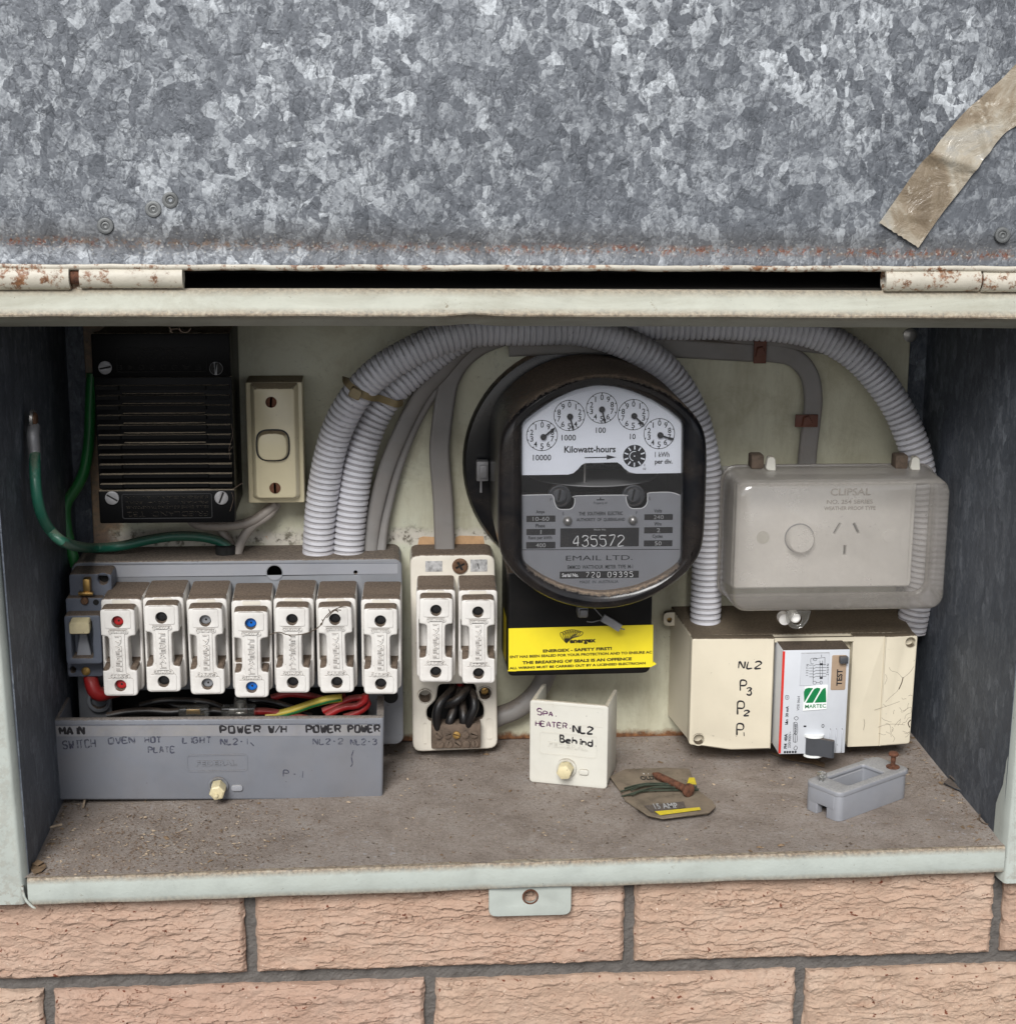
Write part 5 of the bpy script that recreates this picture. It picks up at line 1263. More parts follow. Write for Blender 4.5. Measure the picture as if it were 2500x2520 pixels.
for (x0, y0, x1, y1) in ((565, 657, 640, 597), (735, 528, 757, 617), (940, 483, 961, 572), (1147, 524, 1215, 585), (1315, 645, 1402, 673)):
    a, b = D4(x0, y0), D4(x1, y1)
    d_ = Vector((b[0]-a[0], b[1]-a[1])); L_ = d_.length; d_.normalize(); n_ = Vector((-d_.y, d_.x))
    A = Vector(a); P_ = lambda f, w_: tuple(A+d_*f*L_+n_*w_)
    pn = plate('pointer', [[P_(0, 0.55), P_(0.62, 0.5), P_(0.72, 0.95), P_(1.0, 0.1), P_(1.0, -0.1), P_(0.72, -0.95), P_(0.62, -0.5), P_(0, -0.55)]], DY-1.9, DY-1.4, 'print', dial)
    lathe('pointer_hub', [(2.0, 0), (2.0, 0.9), (1.5, 1.3), (0.7, 1.3), (0.6, 1.8), (0.1, 1.9)], (a[0], DY-1.0, a[1]), 'print', pn, 18)
for s_, x, y, h, w_ in (('10000', 557, 790, 40, 122), ('1000', 728, 663, 40, 96), ('100', 934, 616, 38, 66), ('10', 1139, 656, 38, 38), ('Kilowatt-hours', 864, 737, 46, 345), ('1 kWh', 1329, 770, 36, 98), ('per div.', 1338, 819, 42, 118), ('1', 1215, 838, 15, 4), ('10', 1215, 862, 17, 17)):
    t4(s_, x, y, h, w_, bold=0.025 if len(s_) > 5 and s_[0] != '1' else 0.012)
a, b = D4(830, 791), D4(1035, 787)
plate('arrow', [[(a[0], a[1]+0.35), (b[0]-6.5, b[1]+0.35), (b[0]-6.5, b[1]+1.5), (b[0], b[1]), (b[0]-6.5, b[1]-1.5), (b[0]-6.5, b[1]-0.35), (a[0], a[1]-0.35)]], DY-0.15, DY, 'print', dial)
X, Zz = D4(1150, 780)
td = lathe('test_dial', [(77*KP, 0), (77*KP, 0.3), (0.1, 0.3)], (X, DY, Zz), 'print', dial, 40)
for k in range(10):
    a = math.radians(90+36*k); c_, s_ = math.cos(a), math.sin(a); r0, r1, hw = 45*KP, 72*KP, 0.42
    plate('mark', [[(X+c_*r0-s_*hw, Zz+s_*r0+c_*hw), (X+c_*r0+s_*hw, Zz+s_*r0-c_*hw), (X+c_*r1+s_*hw, Zz+s_*r1-c_*hw), (X+c_*r1-s_*hw, Zz+s_*r1+c_*hw)]], DY-0.45, DY-0.3, 'dial', td)
lines('mark', [[(X+3.2*math.cos(math.radians(a)), DY-0.35, Zz+3.2*math.sin(math.radians(a))) for a in range(75, 275, 20)]], 0.28, 'dial', td)
lathe('mark', [(0.5, 0), (0.4, 0.4), (0.1, 0.5)], (X, DY-0.3, Zz), 'dial', td, 10)
# silver name plate
lo = [(46.12, 211.20), (63.99, 211.45), (66.25, 211.11), (67.50, 209.22), (67.94, 206.40), (69.20, 203.24), (71.48, 201.54), (77.94, 201.48), (80.18, 202.82), (81.27, 205.74), (81.22, 208.88), (82.02, 210.44), (113.74, 210.67), (114.89, 209.61), (115.59, 205.94), (116.99, 203.09), (119.39, 201.59), (125.78, 201.74), (128.31, 203.71), (129.28, 206.33), (129.28, 210.52), (130.48, 212.08), (144.09, 212.27), (148.75, 211.39), (152.41, 209.78), (153.19, 164.23), (137.35, 152.12), (121.83, 146.95), (106.26, 144.58), (97.93, 144.48), (81.28, 146.95), (64.62, 153.05), (46.46, 164.99)]
npl = plate('name_plate', [lo], DY, DY+1.0, 'plate', mt_)
lines('plate_rim', [[(x, DY-0.05, z) for x, z in [(46.12, 211.20), (63.99, 211.45), (66.25, 211.11), (67.50, 209.22), (67.94, 206.40), (69.20, 203.24), (71.48, 201.54), (77.94, 201.48), (80.18, 202.82), (81.27, 205.74), (81.22, 208.88), (82.02, 210.44), (113.74, 210.67), (114.89, 209.61), (115.59, 205.94), (116.99, 203.09), (119.39, 201.59), (125.78, 201.74), (128.31, 203.71), (129.28, 206.33), (129.28, 210.52), (130.48, 212.08), (144.09, 212.27), (150.33, 210.33)]]], 0.22, 'engraved', npl)
def field(x0, y0, x1, y1, s_, h, w_, mat='engraved_dim', single=False):
    a, b = D4(x0, y1), D4(x1, y0)
    f = plate('name_field', [rrect(a[0], b[0], a[1], b[1], 0.15, 1)], DY-0.15, DY+0.1, 'panel_black', npl)
    if s_: t4(s_, (x0+x1)/2, (y0+y1)/2, h, w_, mat, f, bold=0.0, dy=0.15)
    return f
for x0, y0, x1, y1, s_, w_, cap, cy, cw in ((457, 1162, 643, 1205, '10-60', 112, 'Amps', 1141, 58), (457, 1248, 643, 1290, '1', 8, 'Phase', 1228, 64), (455, 1333, 643, 1378, '400', 66, 'Revs per kWh', 1310, 160),
        (1213, 1152, 1398, 1192, '240', 68, 'Volts', 1131, 54), (1212, 1236, 1397, 1278, '2', 22, 'Wire', 1216, 50), (1210, 1322, 1395, 1363, '50', 46, 'Cycles', 1299, 70)):
    field(x0, y0, x1, y1, s_, 28, w_)
    t4(cap, (x0+x1)/2-4, cy, 26 if 'y' not in cap and 'p' not in cap else 30, cw, 'print', npl, bold=0.025)
f = field(673, 1240, 1180, 1368, '', 0, 0)
t4('Meter No.', 928, 1253, 13, 82, 'engraved_dim', f, dy=0.15)
a = D4(757, 1362); k_ = KP
strokes('435572', a[0], DY-0.2, a[1], 72*KP, 40*KP, 'engraved', f, adv=60.5*KP, r=0.30, fy=0.5, smooth=True)
f = field(670, 1522, 1178, 1575, '', 0, 0)
t4('Serial No.', 738, 1551, 26, 112, 'engraved', f, dy=0.15, bold=0.02)
a = D4(838, 1565)
strokes('72Q 09395', a[0], DY-0.2, a[1], 34*KP, 20*KP, 'engraved', f, adv=37.5*KP, r=0.2, fy=0.5)
for s_, x, y, h, w_, b_ in (('Property of', 931, 1083, 22, 92, 0.0), ('THE  SOUTHERN  ELECTRIC', 934, 1149, 26, 298, 0.025), ('AUTHORITY  OF  QUEENSLAND', 933, 1190, 26, 330, 0.025), ('EMAIL LTD.', 924, 1438, 34, 455, 0.0),
        ('EMMCO  WATTHOUR  METER  TYPE  M-1', 930, 1497, 27, 446, 0.02), ('MADE  IN  AUSTRALIA', 922, 1595, 20, 264, 0.0), ('F', 614, 1060, 20, 10, 0.0), ('S', 692, 1150, 22, 12, 0.0), ('F', 1165, 1145, 20, 10, 0.0), ('S', 1247, 1052, 22, 12, 0.0)):
    t4(s_, x, y, h, w_, 'print', npl, bold=b_)
lines('rule', [[(D4(430, 1386)[0], DY-0.05, D4(430, 1386)[1]), (D4(1440, 1382)[0], DY-0.05, D4(1440, 1382)[1])]], 0.25, 'print', npl)
lines('rule', [[(D4(906, 1061)[0], DY-0.05, D4(906, 1061)[1]), (D4(956, 1060)[0], DY-0.05, D4(956, 1060)[1])], [(D4(931, 1045)[0], DY-0.05, D4(931, 1045)[1]), (D4(931, 1060)[0], DY-0.05, D4(931, 1060)[1])]], 0.4, 'print', npl)
for x, y in ((720, 1195), (1138, 1190)):
    X, Zz = D4(x, y); lathe('name_plate_screw', [(3.0, 0), (3.0, 1.6), (2.2, 3.0), (0.8, 3.8), (0.1, 3.9)], (X, DY, Zz), 'steel', npl, 20)
for x, y in ((680, 1060), (1160, 1058)):
    X, Zz = D4(x, y); screw(mt_, (X, DY+14, Zz), 4.6, 'lever', ang=1.4, h=2.0, name='adjusting_screw')
    lathe('adjusting_cup', [(7.5, -6), (7.5, 0), (6.6, 0.3), (6.4, -1), (0.1, -1)], (X+0.5, DY+15, Zz-1), 'lever', mt_, 24)
# spinning disc, shaft and the works seen in the gap
dc = D4(935, 985)
lathe('spinning_disc', [(45, -0.4), (45.4, 0.0), (45, 0.5), (0.1, 0.6)], (dc[0], 160.5, dc[1]-1.0), 'alu', mt_, 64, 'Z')
lathe('shaft', [(1.0, -12), (1.0, 28), (0.1, 28)], (D4(853, 900)[0], 128, D4(853, 900)[1]), 'steel', mt_, 12, 'Z')
q0, q1 = D4(905, 860), D4(985, 832); box('bearing_block', q0[0], q1[0], 130, 140, q0[1]-2, q1[1]+2, 'lead', mt_, 0.8)
q0, q1 = D4(505, 938), D4(640, 905); box('magnet', q0[0], q1[0], 122, 150, q0[1], q1[1]+5, 'steel', mt_, 1.0)
q0, q1 = D4(1120, 928), D4(1330, 900); box('magnet', q0[0], q1[0], 122, 150, q0[1], q1[1]+5, 'steel', mt_, 1.0)
q0, q1 = D4(430, 1120), D4(1450, 1030); box('works_frame', q0[0]+2, q1[0]-2, 138, 142, q0[1], q1[1]-5, 'black_flat', mt_, 1.0)
# lugs and lead seals
a = (21.05, 29.60, 197.64, 216.10)
sl = thing('lead_seal', 'grey lead seal and clamp on the left rim of the meter', 'seal', (a[0], 196, a[2]))
box('clamp', a[0], a[1], 194, 202, a[2]+4, a[3], 'lead', sl, 1.0); box('clamp_plate', a[0]+2, a[1]-1, 192.6, 194.5, a[2]+6.5, a[3]-2.5, 'lead', sl, 0.5)
lathe('seal_wire_end', [(1, -6), (0.7, 4), (0.1, 4)], ((a[0]+a[1])/2-1, 195, a[2]+2), 'lead', sl, 10, 'Z')
box('side_lug', MX+HWD-1, (189.5, 190.0, 200.8)[0], 186, 191, (186.6, 190.0, 194.9)[2], (186.2, 190.0, 207.6)[2], 'black_flat', mt_, 0.6)
# ------------------------------------------------------------------ terminal cover with yellow label
TC = 150
tcv = thing('terminal_cover', 'black meter terminal cover below the meter, wrapped in a yellow label', 'terminal cover', (95.2, 180.0, 62.5))
t_o = [(41.02, 147.03), (140.92, 145.78), (141.50, 72.23), (42.03, 72.81)]
xs0, xs1, zlo = t_o[0][0], t_o[1][0], t_o[2][1]
prism('cover', roundpoly([(xs0, zlo), (xs1, zlo+0.6), (xs1, t_o[0][1]), (xs0, t_o[0][1])], [4, 6, 1, 1]), roundpoly([(xs0-0.5, zlo-3), (xs1+.5, zlo-2.5), (xs1+.5, t_o[0][1]), (xs0-.5, t_o[0][1])], [4, 6, 1, 1]), TC, D-0.4, 'black_flat', tcv, 1.2)
L0 = [(41.21, 107.14), (141.90, 108.36), (142.39, 78.28), (140.88, 77.54), (45.02, 76.19), (41.38, 76.95)]
lab = thing('safety_label', 'yellow safety label with black print wrapped round the terminal cover', 'label', (91.7, 149.0, 76.4))
plate('label_face', [L0], TC-0.35, TC-0.1, 'yellow', lab)
xl_ = L0[0][0]; zt1, zb1 = L0[0][1], L0[5][1]
pydat = pydata('label_wrap', [(xl_+.3, TC-0.3, zt1), (xl_+.3, TC-0.3, zb1), (xl_-1.0, TC+40, zb1-1), (xl_-1.0, TC+40, zt1+4)], [(0, 1, 2, 3)])
link('label_wrap', pydat, 'yellow', lab)
for pts in ([(140.9, 150.0, 77.4), (144.9, 150.0, 79.6), (142.7, 150.0, 81.6), (142.2, 150.0, 78.1)], [(41.4, 150.0, 76.9), (40.7, 150.0, 76.1), (46.9, 150.0, 75.9), (44.4, 150.0, 76.6)]):
    n_ = len(pts); V = [(x, y-0.3, z) for x, y, z in pts]+[(x, y+0.2, z) for x, y, z in pts]
    link('torn_corner', pydata('torn_corner', V, [tuple(range(n_)), tuple(range(2*n_-1, n_-1, -1))]+[(i, (i+1) % n_, (i+1) % n_+n_, i+n_) for i in range(n_)]), 'yellow', lab)
LA, LB, LC, LD = (41.2, 150.0, 109.7), (142.0, 150.0, 108.2), (41.4, 150.0, 76.3), (142.8, 150.0, 74.6)
KL = 0.21388/3.78
def tL(s_, x0, y0, x1, y1, h, bold=0.02, mat='print_brown'):
    f_ = lambda x, y: (LA[0]+(LB[0]-LA[0])*(x-100)/1664, LA[2]+(LC[2]-LA[2])*(y-270)/530+(LB[2]-LA[2])*(x-100)/1664)
    a, b = f_(x0, y0), f_(x1, y1)
    text(s_, (a[0]+b[0])/2, TC-0.35, (a[1]+b[1])/2, h*KL, mat, lab, w=math.hypot(b[0]-a[0], b[1]-a[1]), rot=math.degrees(math.atan2(b[1]-a[1], b[0]-a[0])), bold=bold)
tL('ENERGEX - SAFETY FIRST!', 496, 570, 1290, 540, 40, 0.045)
tL('ENT HAS BEEN SEALED FOR YOUR PROTECTION AND TO ENSURE AC', 118, 638, 1757, 583, 34, 0.035)
tL('THE BREAKING OF SEALS IS AN OFFENCE', 262, 705, 1523, 660, 40, 0.045)
tL('ALL WIRING MUST BE CARRIED OUT BY A LICENSED ELECTRICIAN', 112, 768, 1684, 710, 32, 0.04)
tL('energex', 802, 470, 1104, 458, 62, 0.05)
# fan of loops above the name
def f13(x, y): return (LA[0]+(LB[0]-LA[0])*(x-100)/1664, TC-0.45, LA[2]+(LC[2]-LA[2])*(y-270)/530)
loops_ = []
for k in range(9):
    t_ = k/8; tip = (768+(88*max(0, t_-0.35)), 488-95*max(0, t_-0.35)); ax = 706+238*t_; ay = 372-30*math.sin(math.pi*t_)
    dx, dy_ = ax-tip[0], ay-tip[1]; L_ = math.hypot(dx, dy_); ux, uy = dx/L_, dy_/L_; nx, ny = -uy, ux; wd = 30
    pts = []
    for j in range(15):
        s_ = j/14*2*math.pi; al = (1-math.cos(s_))/2; sd_ = math.sin(s_)*wd*(0.25+0.75*al)
        pts.append(f13(tip[0]+ux*L_*1.07*al+nx*sd_, tip[1]+uy*L_*1.07*al+ny*sd_))
    loops_.append(pts)
lines('fan_emblem', loops_, 0.27, 'print_brown', lab)
c3 = [f13(768, 488), f13(738, 436), f13(800, 432)]
plate('fan_point', [[(q[0], q[2]) for q in c3]], TC-0.5, TC-0.1, 'print_brown', lab)
# screw and seal hanging under the meter
ss = thing('hanging_seal', 'wire and grey lead seal hanging from the screw under the meter', 'seal', (91.4, 140.0, 114.5))
q = (87.88, 95.19, 114.19, 124.93); box('screw_block', q[0], q[1], 138, 150, q[2]+3, q[3], 'lead', ss, 1.6); box('screw_head', q[0]+1, q[1]-.5, 135, 139, q[3]-6, q[3]-1, 'lead', ss, 1.0)
lines('seal_wire', [[(94.4, 140.0, 114.3), (98.0, 140.0, 113.8), (101.6, 140.0, 114.7), (105.2, 140.0, 115.5)], [(99.3, 140.0, 123.7), (102.1, 140.0, 120.6), (105.4, 140.0, 116.8)], [(114.8, 139.0, 110.1), (117.5, 139.0, 109.3), (120.5, 139.0, 108.5)]], 0.42, 'lead', ss, fy=1)
me = sweep_mesh('seal_body', catmull([(104.9, 138.0, 117.7), (107.9, 138.0, 115.8), (111.6, 138.0, 113.6), (115.2, 138.0, 111.1), (117.3, 138.0, 109.9)], 1), [(-2.6, -1.3), (2.6, -1.3), (2.9, 0), (2.6, 1.3), (-2.6, 1.3), (-2.9, 0)]); auto_smooth(me, 30); link('seal_body', me, 'lead', ss)

# ------------------------------------------------------------------ socket outlet under a clear weather cover
so = thing('socket_outlet', 'white single socket outlet with switch seen through the smoky cover', 'socket', (268.3, 180.0, 125.8))
sp = (200.43, 324.51, 129.81, 205.31)
prism('mounting_block', rrect(sp[0]-1, sp[1]+4, sp[2]-2, sp[3]+1, 3), rrect(sp[0]-3, sp[1]+8, sp[2]-6, sp[3]+2, 3), 170, D-0.3, 'socket', so, 0.8, 1)
slots = []
KS = 0.4173/3.55
for x, y, l, a in ((860, 1247, 40, 62), (972, 1247, 40, 118), (911, 1376, 34, 90)):
    c_ = (164.6, 165.0, 320.6) if 0 else None
    u = (x-262)/1030; v = (y-975)/617; X = sp[0]+(sp[1]-sp[0])*u; Zz = sp[3]+(sp[2]-sp[3])*v
    ca, sa = math.cos(math.radians(a)), math.sin(math.radians(a)); L_, hw = l*KS*0.9, 0.95
    slots.append([(X+ca*p_-sa*q_, Zz+sa*p_+ca*q_) for p_, q_ in ((-L_, -hw), (L_, -hw), (L_, hw), (-L_, hw))])
plate('face_plate', [rrect(*sp, 2)]+slots, 165, 170.1, 'socket', so, 0.6)
plate('slot_floor', [rrect(sp[0]+40, sp[1]-20, sp[2]+10, sp[3]-10, 2)], 169.3, 170.0, 'void', so)
S5 = lambda x, y: (sp[0]+(sp[1]-sp[0])*(x-262)/1030, sp[3]+(sp[2]-sp[3])*(y-975)/617)
a = S5(638, 1300)
lathe('switch_rocker', [(9.6, 0), (9.4, 6.5), (8.2, 8.2), (0.1, 8.5)], (a[0], 165, a[1]), 'socket', so, 30)
plate('rocker_surround', [circ(*a, 10.6), circ(*a, 9.7)], 164.8, 165.3, 'plate', so)
for x in (425, 1168):
    a = S5(x, 1295); lathe('screw_cap', [(4.6, 0), (4.5, 0.4), (0.1, 0.45)], (a[0], 165, a[1]), 'spa' if x < 600 else 'socket', so, 22)
# the cover: hollow shell, open at the back
CF, CB = 120, 168
wcv = thing('weather_cover', 'smoky dusty clear plastic weather cover over the socket outlet', 'weather cover', (258.6, 130.0, 121.2))
co_ = (191.10, 337.99, 124.39, 215.84)
def shell(name, x0, x1, z0, z1, y0, y1, r, th, mat, parent):
    V = []; F = []
    rings_ = []
    for (ins, y) in ((-1.5, y1), (-1.0, y1-4), (0, y0+7), (0.8, y0+3.5), (2.6, y0+1.0), (5.5, y0)):
        rings_.append([(x, y, z) for x, z in rrect(x0+ins, x1-ins, z0+ins, z1-ins, max(2, r-ins*0.6), 6)])
    n = len(rings_[0])
    for rg in rings_: V += rg
    for i in range(len(rings_)-1):
        for k in range(n): F.append((i*n+k, i*n+(k+1) % n, (i+1)*n+(k+1) % n, (i+1)*n+k))
    F.append(tuple((len(rings_)-1)*n+k for k in range(n)))
    me = pydata(name, V, F); auto_smooth(me, 50)
    o = link(name, me, mat, parent); return o
shell('cover_shell', *co_, CF, CB, 10, 2, 'cover_plastic', wcv)
plate('cover_rim', [rrect(co_[0]-2.2, co_[1]+2.2, co_[2]-2.2, co_[3]+2.2, 11), rrect(co_[0]+.6, co_[1]-.6, co_[2]+.6, co_[3]-.6, 9)], CB-3, CB, 'cover_plastic', wcv, 0.4)
K5 = lambda x, y: (co_[0]+(co_[1]-co_[0])*(x-258)/1264, co_[3]+(co_[2]-co_[3])*(y-968)/774)
for s_, x, y, h, w_ in (('CLIPSAL', 922, 1030, 44, 245), ('NO. 254 SERIES', 920, 1087, 26, 280), ('WEATHER PROOF TYPE', 922, 1125, 24, 315)):
    a = K5(x, y); text(s_, a[0], CF, a[1], h*0.4173/3.75, 'cover_plastic', wcv, w=w_*0.4173/3.75, proud=0.5, bold=0.01)
a, b = K5(320, 990), K5(1420, 1640)
for x in (415, 1265):
    p = (215.6, 160.0, 222.0) if x == 415 else (316.3, 160.0, 221.1)
    hg = box('hinge_lug', p[0]-8, p[0]+1, 155, 167, p[2]-5, p[2]+5, 'brown', wcv, 1.5)
    prism('hinge_tab', roundpoly([(p[0]+1.5, p[2]-5), (p[0]+9, p[2]-6), (p[0]+8, p[2]+4), (p[0]+3, p[2]+5)], 2), roundpoly([(p[0]+1.5, p[2]-5), (p[0]+9, p[2]-6), (p[0]+8, p[2]+4), (p[0]+3, p[2]+5)], 2), 152, 157, 'spa', wcv, 0.6, 1)
p = (236.3, 124.0, 118.8)
plate('clasp', [roundpoly([(p[0]-7.5, p[2]+6), (p[0]+9.5, p[2]+6), (p[0]+7.4, p[2]-2), (p[0]+3, p[2]-6.6), (p[0]-3, p[2]-6.6), (p[0]-7, p[2]-2)], [1, 1, 4, 4, 4, 4]), circ(p[0], p[2], 4.0, 22)], 122, 124.5, 'clear', wcv, 0.5)
lathe('clasp_screw', [(3.6, -8), (3.5, 1.5), (2.5, 2.2), (0.1, 2.2)], (p[0], 128, p[2]), 'socket', wcv, 20)
q = (231.4, 140.0, 114.6); lathe('clasp_stub', [(4.2, -4), (4.0, 3), (0.1, 4)], q, 'socket', wcv, 18)

# ------------------------------------------------------------------ cream enclosure with the safety switch
EY = 149
en = thing('breaker_enclosure', 'cream plastic enclosure with handwritten labels below the covered socket', 'enclosure', (260.3, 185.0, 0.7))
ef = [(169.52, 98.07), (329.49, 98.13), (328.67, 17.29), (305.24, 14.16), (226.89, 15.20), (168.71, 19.67)]
x0, x1 = (ef[0][0]+ef[5][0])/2, (ef[1][0]+ef[3][0])/2
xr_ = ef[1][0]; xl2 = ef[0][0]
zt2, zb3 = (ef[0][1]+ef[1][1])/2, ef[4][1]
bA = (228.09, 283.74, 7.42, 94.30)
hA, hB = (176.3, 149.0, 23.6), (324.6, 149.0, 93.0)
xL, xR = ef[0][0], ef[1][0]
bot = ef[5][1]
zL, zR = ef[0][1], ef[1][1]
# front in three facets: left, the bay of the switch, right
plate('front_left', [roundpoly([(xL, zL), (bA[0], zL-0.6), (bA[0], zb3), (xL+30, zb3), (xL, bot)], [2, 0.3, 0.3, 2, 2]), circ(hA[0], hA[2], 4.1)], EY, EY+9.5, 'cream', en, 0.8)
xm = (306.3, 149.0, 57.4)[0]
plate('front_middle', [roundpoly([(bA[1], zL-0.6), (xm, zL-0.8), (xm, zb3+0.4), (bA[1], zb3)], 0.3)], EY+1.1, EY+9.5, 'cream', en, 0.3)
plate('front_right', [roundpoly([(xm, zL-0.8), (xR, zR), (xR-1, ef[2][1]), (xm, zb3+0.4)], [0.5, 2, 2, 0.5]), circ(hB[0], hB[2], 3.5)], EY, EY+9.5, 'cream', en, 0.8)
plate('bay_top', [[(bA[0]-.3, zL-0.6), (bA[1]+.3, zL-0.6), (bA[1]+.3, bA[3]), (bA[0]-.3, bA[3])]], EY+.3, EY+3, 'cream', en)
for h_ in (hA, hB):
    lathe('screw_recess', [(4.6, -8), (4.3, 0.2), (3.9, 0.25), (3.6, -6), (0.1, -6.2)], h_, 'cream', en, 22)
# body behind the front, wider at the left, chamfered below
xbl = (164.6, 215.0, 63.5)[0]
bd = [(xL+.4, zL-.4), (xR-.4, zR-.4), (xR-1.2, ef[2][1]+.4), (xm, zb3+.8), (xL+30, zb3+.5), (xL+.4, bot+.4)]
bk = [(xbl, zL+4.5), (xR+2, zR+4.5), (xR+2, ef[2][1]+2), (xm, zb3+4), (xL+30, zb3+4), (xbl, (166.2, 215.0, 17.8)[2])]
prism('body', bd, bk, EY+9, D-0.3, 'cream', en, 0.8, 1)
e_ = (162.6, 205.0, 95.4)
plate('mounting_ear', [roundpoly([(e_[0]-5, e_[2]-4.5), (e_[0]+8, e_[2]-4.5), (e_[0]+8, e_[2]+6), (e_[0]-5, e_[2]+6)], [4, 0.5, 0.5, 4]), circ(e_[0]-0.5, e_[2], 1.8, 14)], 203, 208, 'cream', en, 0.5)
lathe('ear_screw', [(1.7, 0), (1.6, 0.8), (0.1, 0.9)], (e_[0]-.5, 207, e_[2]), 'brass', en, 12)
E7 = lambda x, y: (139.1, 149.0, 134.3)
KE = 0.4173/3.66
PA, PB, PC, PD = (169.7, 149.0, 98.3), (328.6, 149.0, 95.9), (172.1, 149.0, 19.3), (333.4, 149.0, 16.2)
def E7(x, y):
    u = (x-250)/1320; v = (y-290)/630
    return (PA[0]*(1-u)*(1-v)+PB[0]*u*(1-v)+PC[0]*(1-u)*v+PD[0]*u*v, PA[2]*(1-u)*(1-v)+PB[2]*u*(1-v)+PC[2]*(1-u)*v+PD[2]*u*v)
for s_, x, y, h, w_, ad, sl in (('NL', 518, 465, 42, 34, 52, 0.18), ('2', 615, 466, 44, 36, 40, 0), ('P', 530, 595, 62, 36, 40, 0), ('3', 566, 622, 46, 28, 30, 0), ('P', 512, 735, 78, 40, 40, 0), ('2', 550, 745, 34, 30, 30, 0), ('P', 508, 858, 68, 40, 40, 0), ('1', 540, 866, 26, 24, 20, -0.1)):
    a = E7(x, y); strokes(s_, a[0], EY-0.1, a[1], h*KE, w_*KE, 'ink', en, adv=ad*KE, r=0.55, jit=0.04, slant=sl)
# mould and root-like dirt on the right hand face
def branch(x, y, ang, L, n, rnd):
    pts = [(x, y)]
    for i in range(n):
        ang += rnd.uniform(-0.8, 0.8); x += math.cos(ang)*L/n; y += math.sin(ang)*L/n; pts.append((x, y))
    return pts
rnd = random.Random(5)
br = [[(1565, 455), (1530, 490), (1490, 525), (1478, 560), (1455, 600), (1420, 630), (1385, 665)], [(1490, 525), (1455, 490), (1420, 480), (1408, 460)], [(1385, 500), (1395, 525), (1380, 560)], [(1320, 712), (1380, 692), (1440, 672), (1470, 660)],
      [(1430, 900), (1440, 880), (1420, 850), (1432, 820)], [(1340, 815), (1380, 800), (1430, 795), (1500, 800)], [(1255, 830), (1262, 790), (1258, 765)]]
for k in range(20): br.append(branch(rnd.uniform(1380, 1545), rnd.uniform(620, 860), rnd.uniform(0, 6.28), rnd.uniform(25, 75), 5, rnd))
V7 = []
for pl in br:
    if len(pl) < 2: continue
    V7.append([(min(E7(x, y)[0], xR-1.5), EY-0.02, E7(x, y)[1]) for x, y in pl])
lines('dirt_streak', V7, 0.10, 'cobweb', en, fy=0.5)
lines('dirt_streak', [[(E7(x, y)[0], EY-0.02, E7(x, y)[1]) for x, y in pl] for pl in ([(1490, 518), (1482, 550), (1465, 588)], [(1530, 815), (1520, 790), (1535, 770)])], 0.4, 'cobweb', en, fy=0.5)

# ------------------------------------------------------------------ the safety switch (breaker) in its bay
BY = 129
rc_ = thing('safety_switch', 'pale grey safety switch with red edge line and green logo sticker', 'breaker', (256.5, 140.0, 14.8))
bf = [(230.29, 95.09), (276.98, 95.09), (275.33, 18.85), (228.18, 19.80)]
RX0, RX1, RZ0, RZ1 = (bf[0][0]+bf[3][0])/2, (bf[1][0]+bf[2][0])/2, bf[2][1], bf[0][1]
def R7(x, y):
    v = (y-357)/611; xa_ = 792+(748-792)*v; xb_ = 1186+(1140-1186)*v
    return (RX0+(RX1-RX0)*(x-xa_)/(xb_-xa_), RZ1+(RZ0-RZ1)*v)
KR = 0.4173/3.74
box('switch_body', RX0, RX1, BY, 170, RZ0, RZ1, 'rcd', rc_, 0.7)
a, b = R7(794, 400), R7(790, 800)
box('red_line', RX0-0.05, RX0+1.5, BY-0.12, BY+1.0, RZ0+0.8, RZ1-0.8, 'rcd_red', rc_)
sd0 = R7(1030, 600)[0]
box('upper_step', R7(895, 400)[0], R7(1062, 400)[0], BY-0.5, BY+.5, R7(900, 565)[1], R7(900, 375)[1], 'rcd', rc_, 0.2, 1)
a, b = R7(1064, 593), R7(1172, 390)
tp = plate('test_plate', [rrect(a[0], b[0]-0.8, a[1], b[1], 1.0)], BY-0.35, BY+.2, 'tan', rc_, 0.1)
c_ = R7(1118, 520); text('TEST', c_[0], BY-0.35, c_[1], 36*KR, 'print', tp, w=108*KR, rot=90, bold=0.03)
c_ = R7(1142, 412); bx_ = box('test_button', c_[0]-2.9, c_[0]+2.9, BY-4.2, BY, c_[1]-2.4, c_[1]+2.4, 'lever', rc_, 0.5)
a, b = R7(897, 707), R7(1046, 560)
stk = plate('sticker', [[(a[0], a[1]-0.5), (b[0], a[1]+0.5), (b[0]+0.2, b[1]), (a[0]+0.4, b[1]-1.0)]], BY-0.75, BY-0.3, 'sticker', rc_)
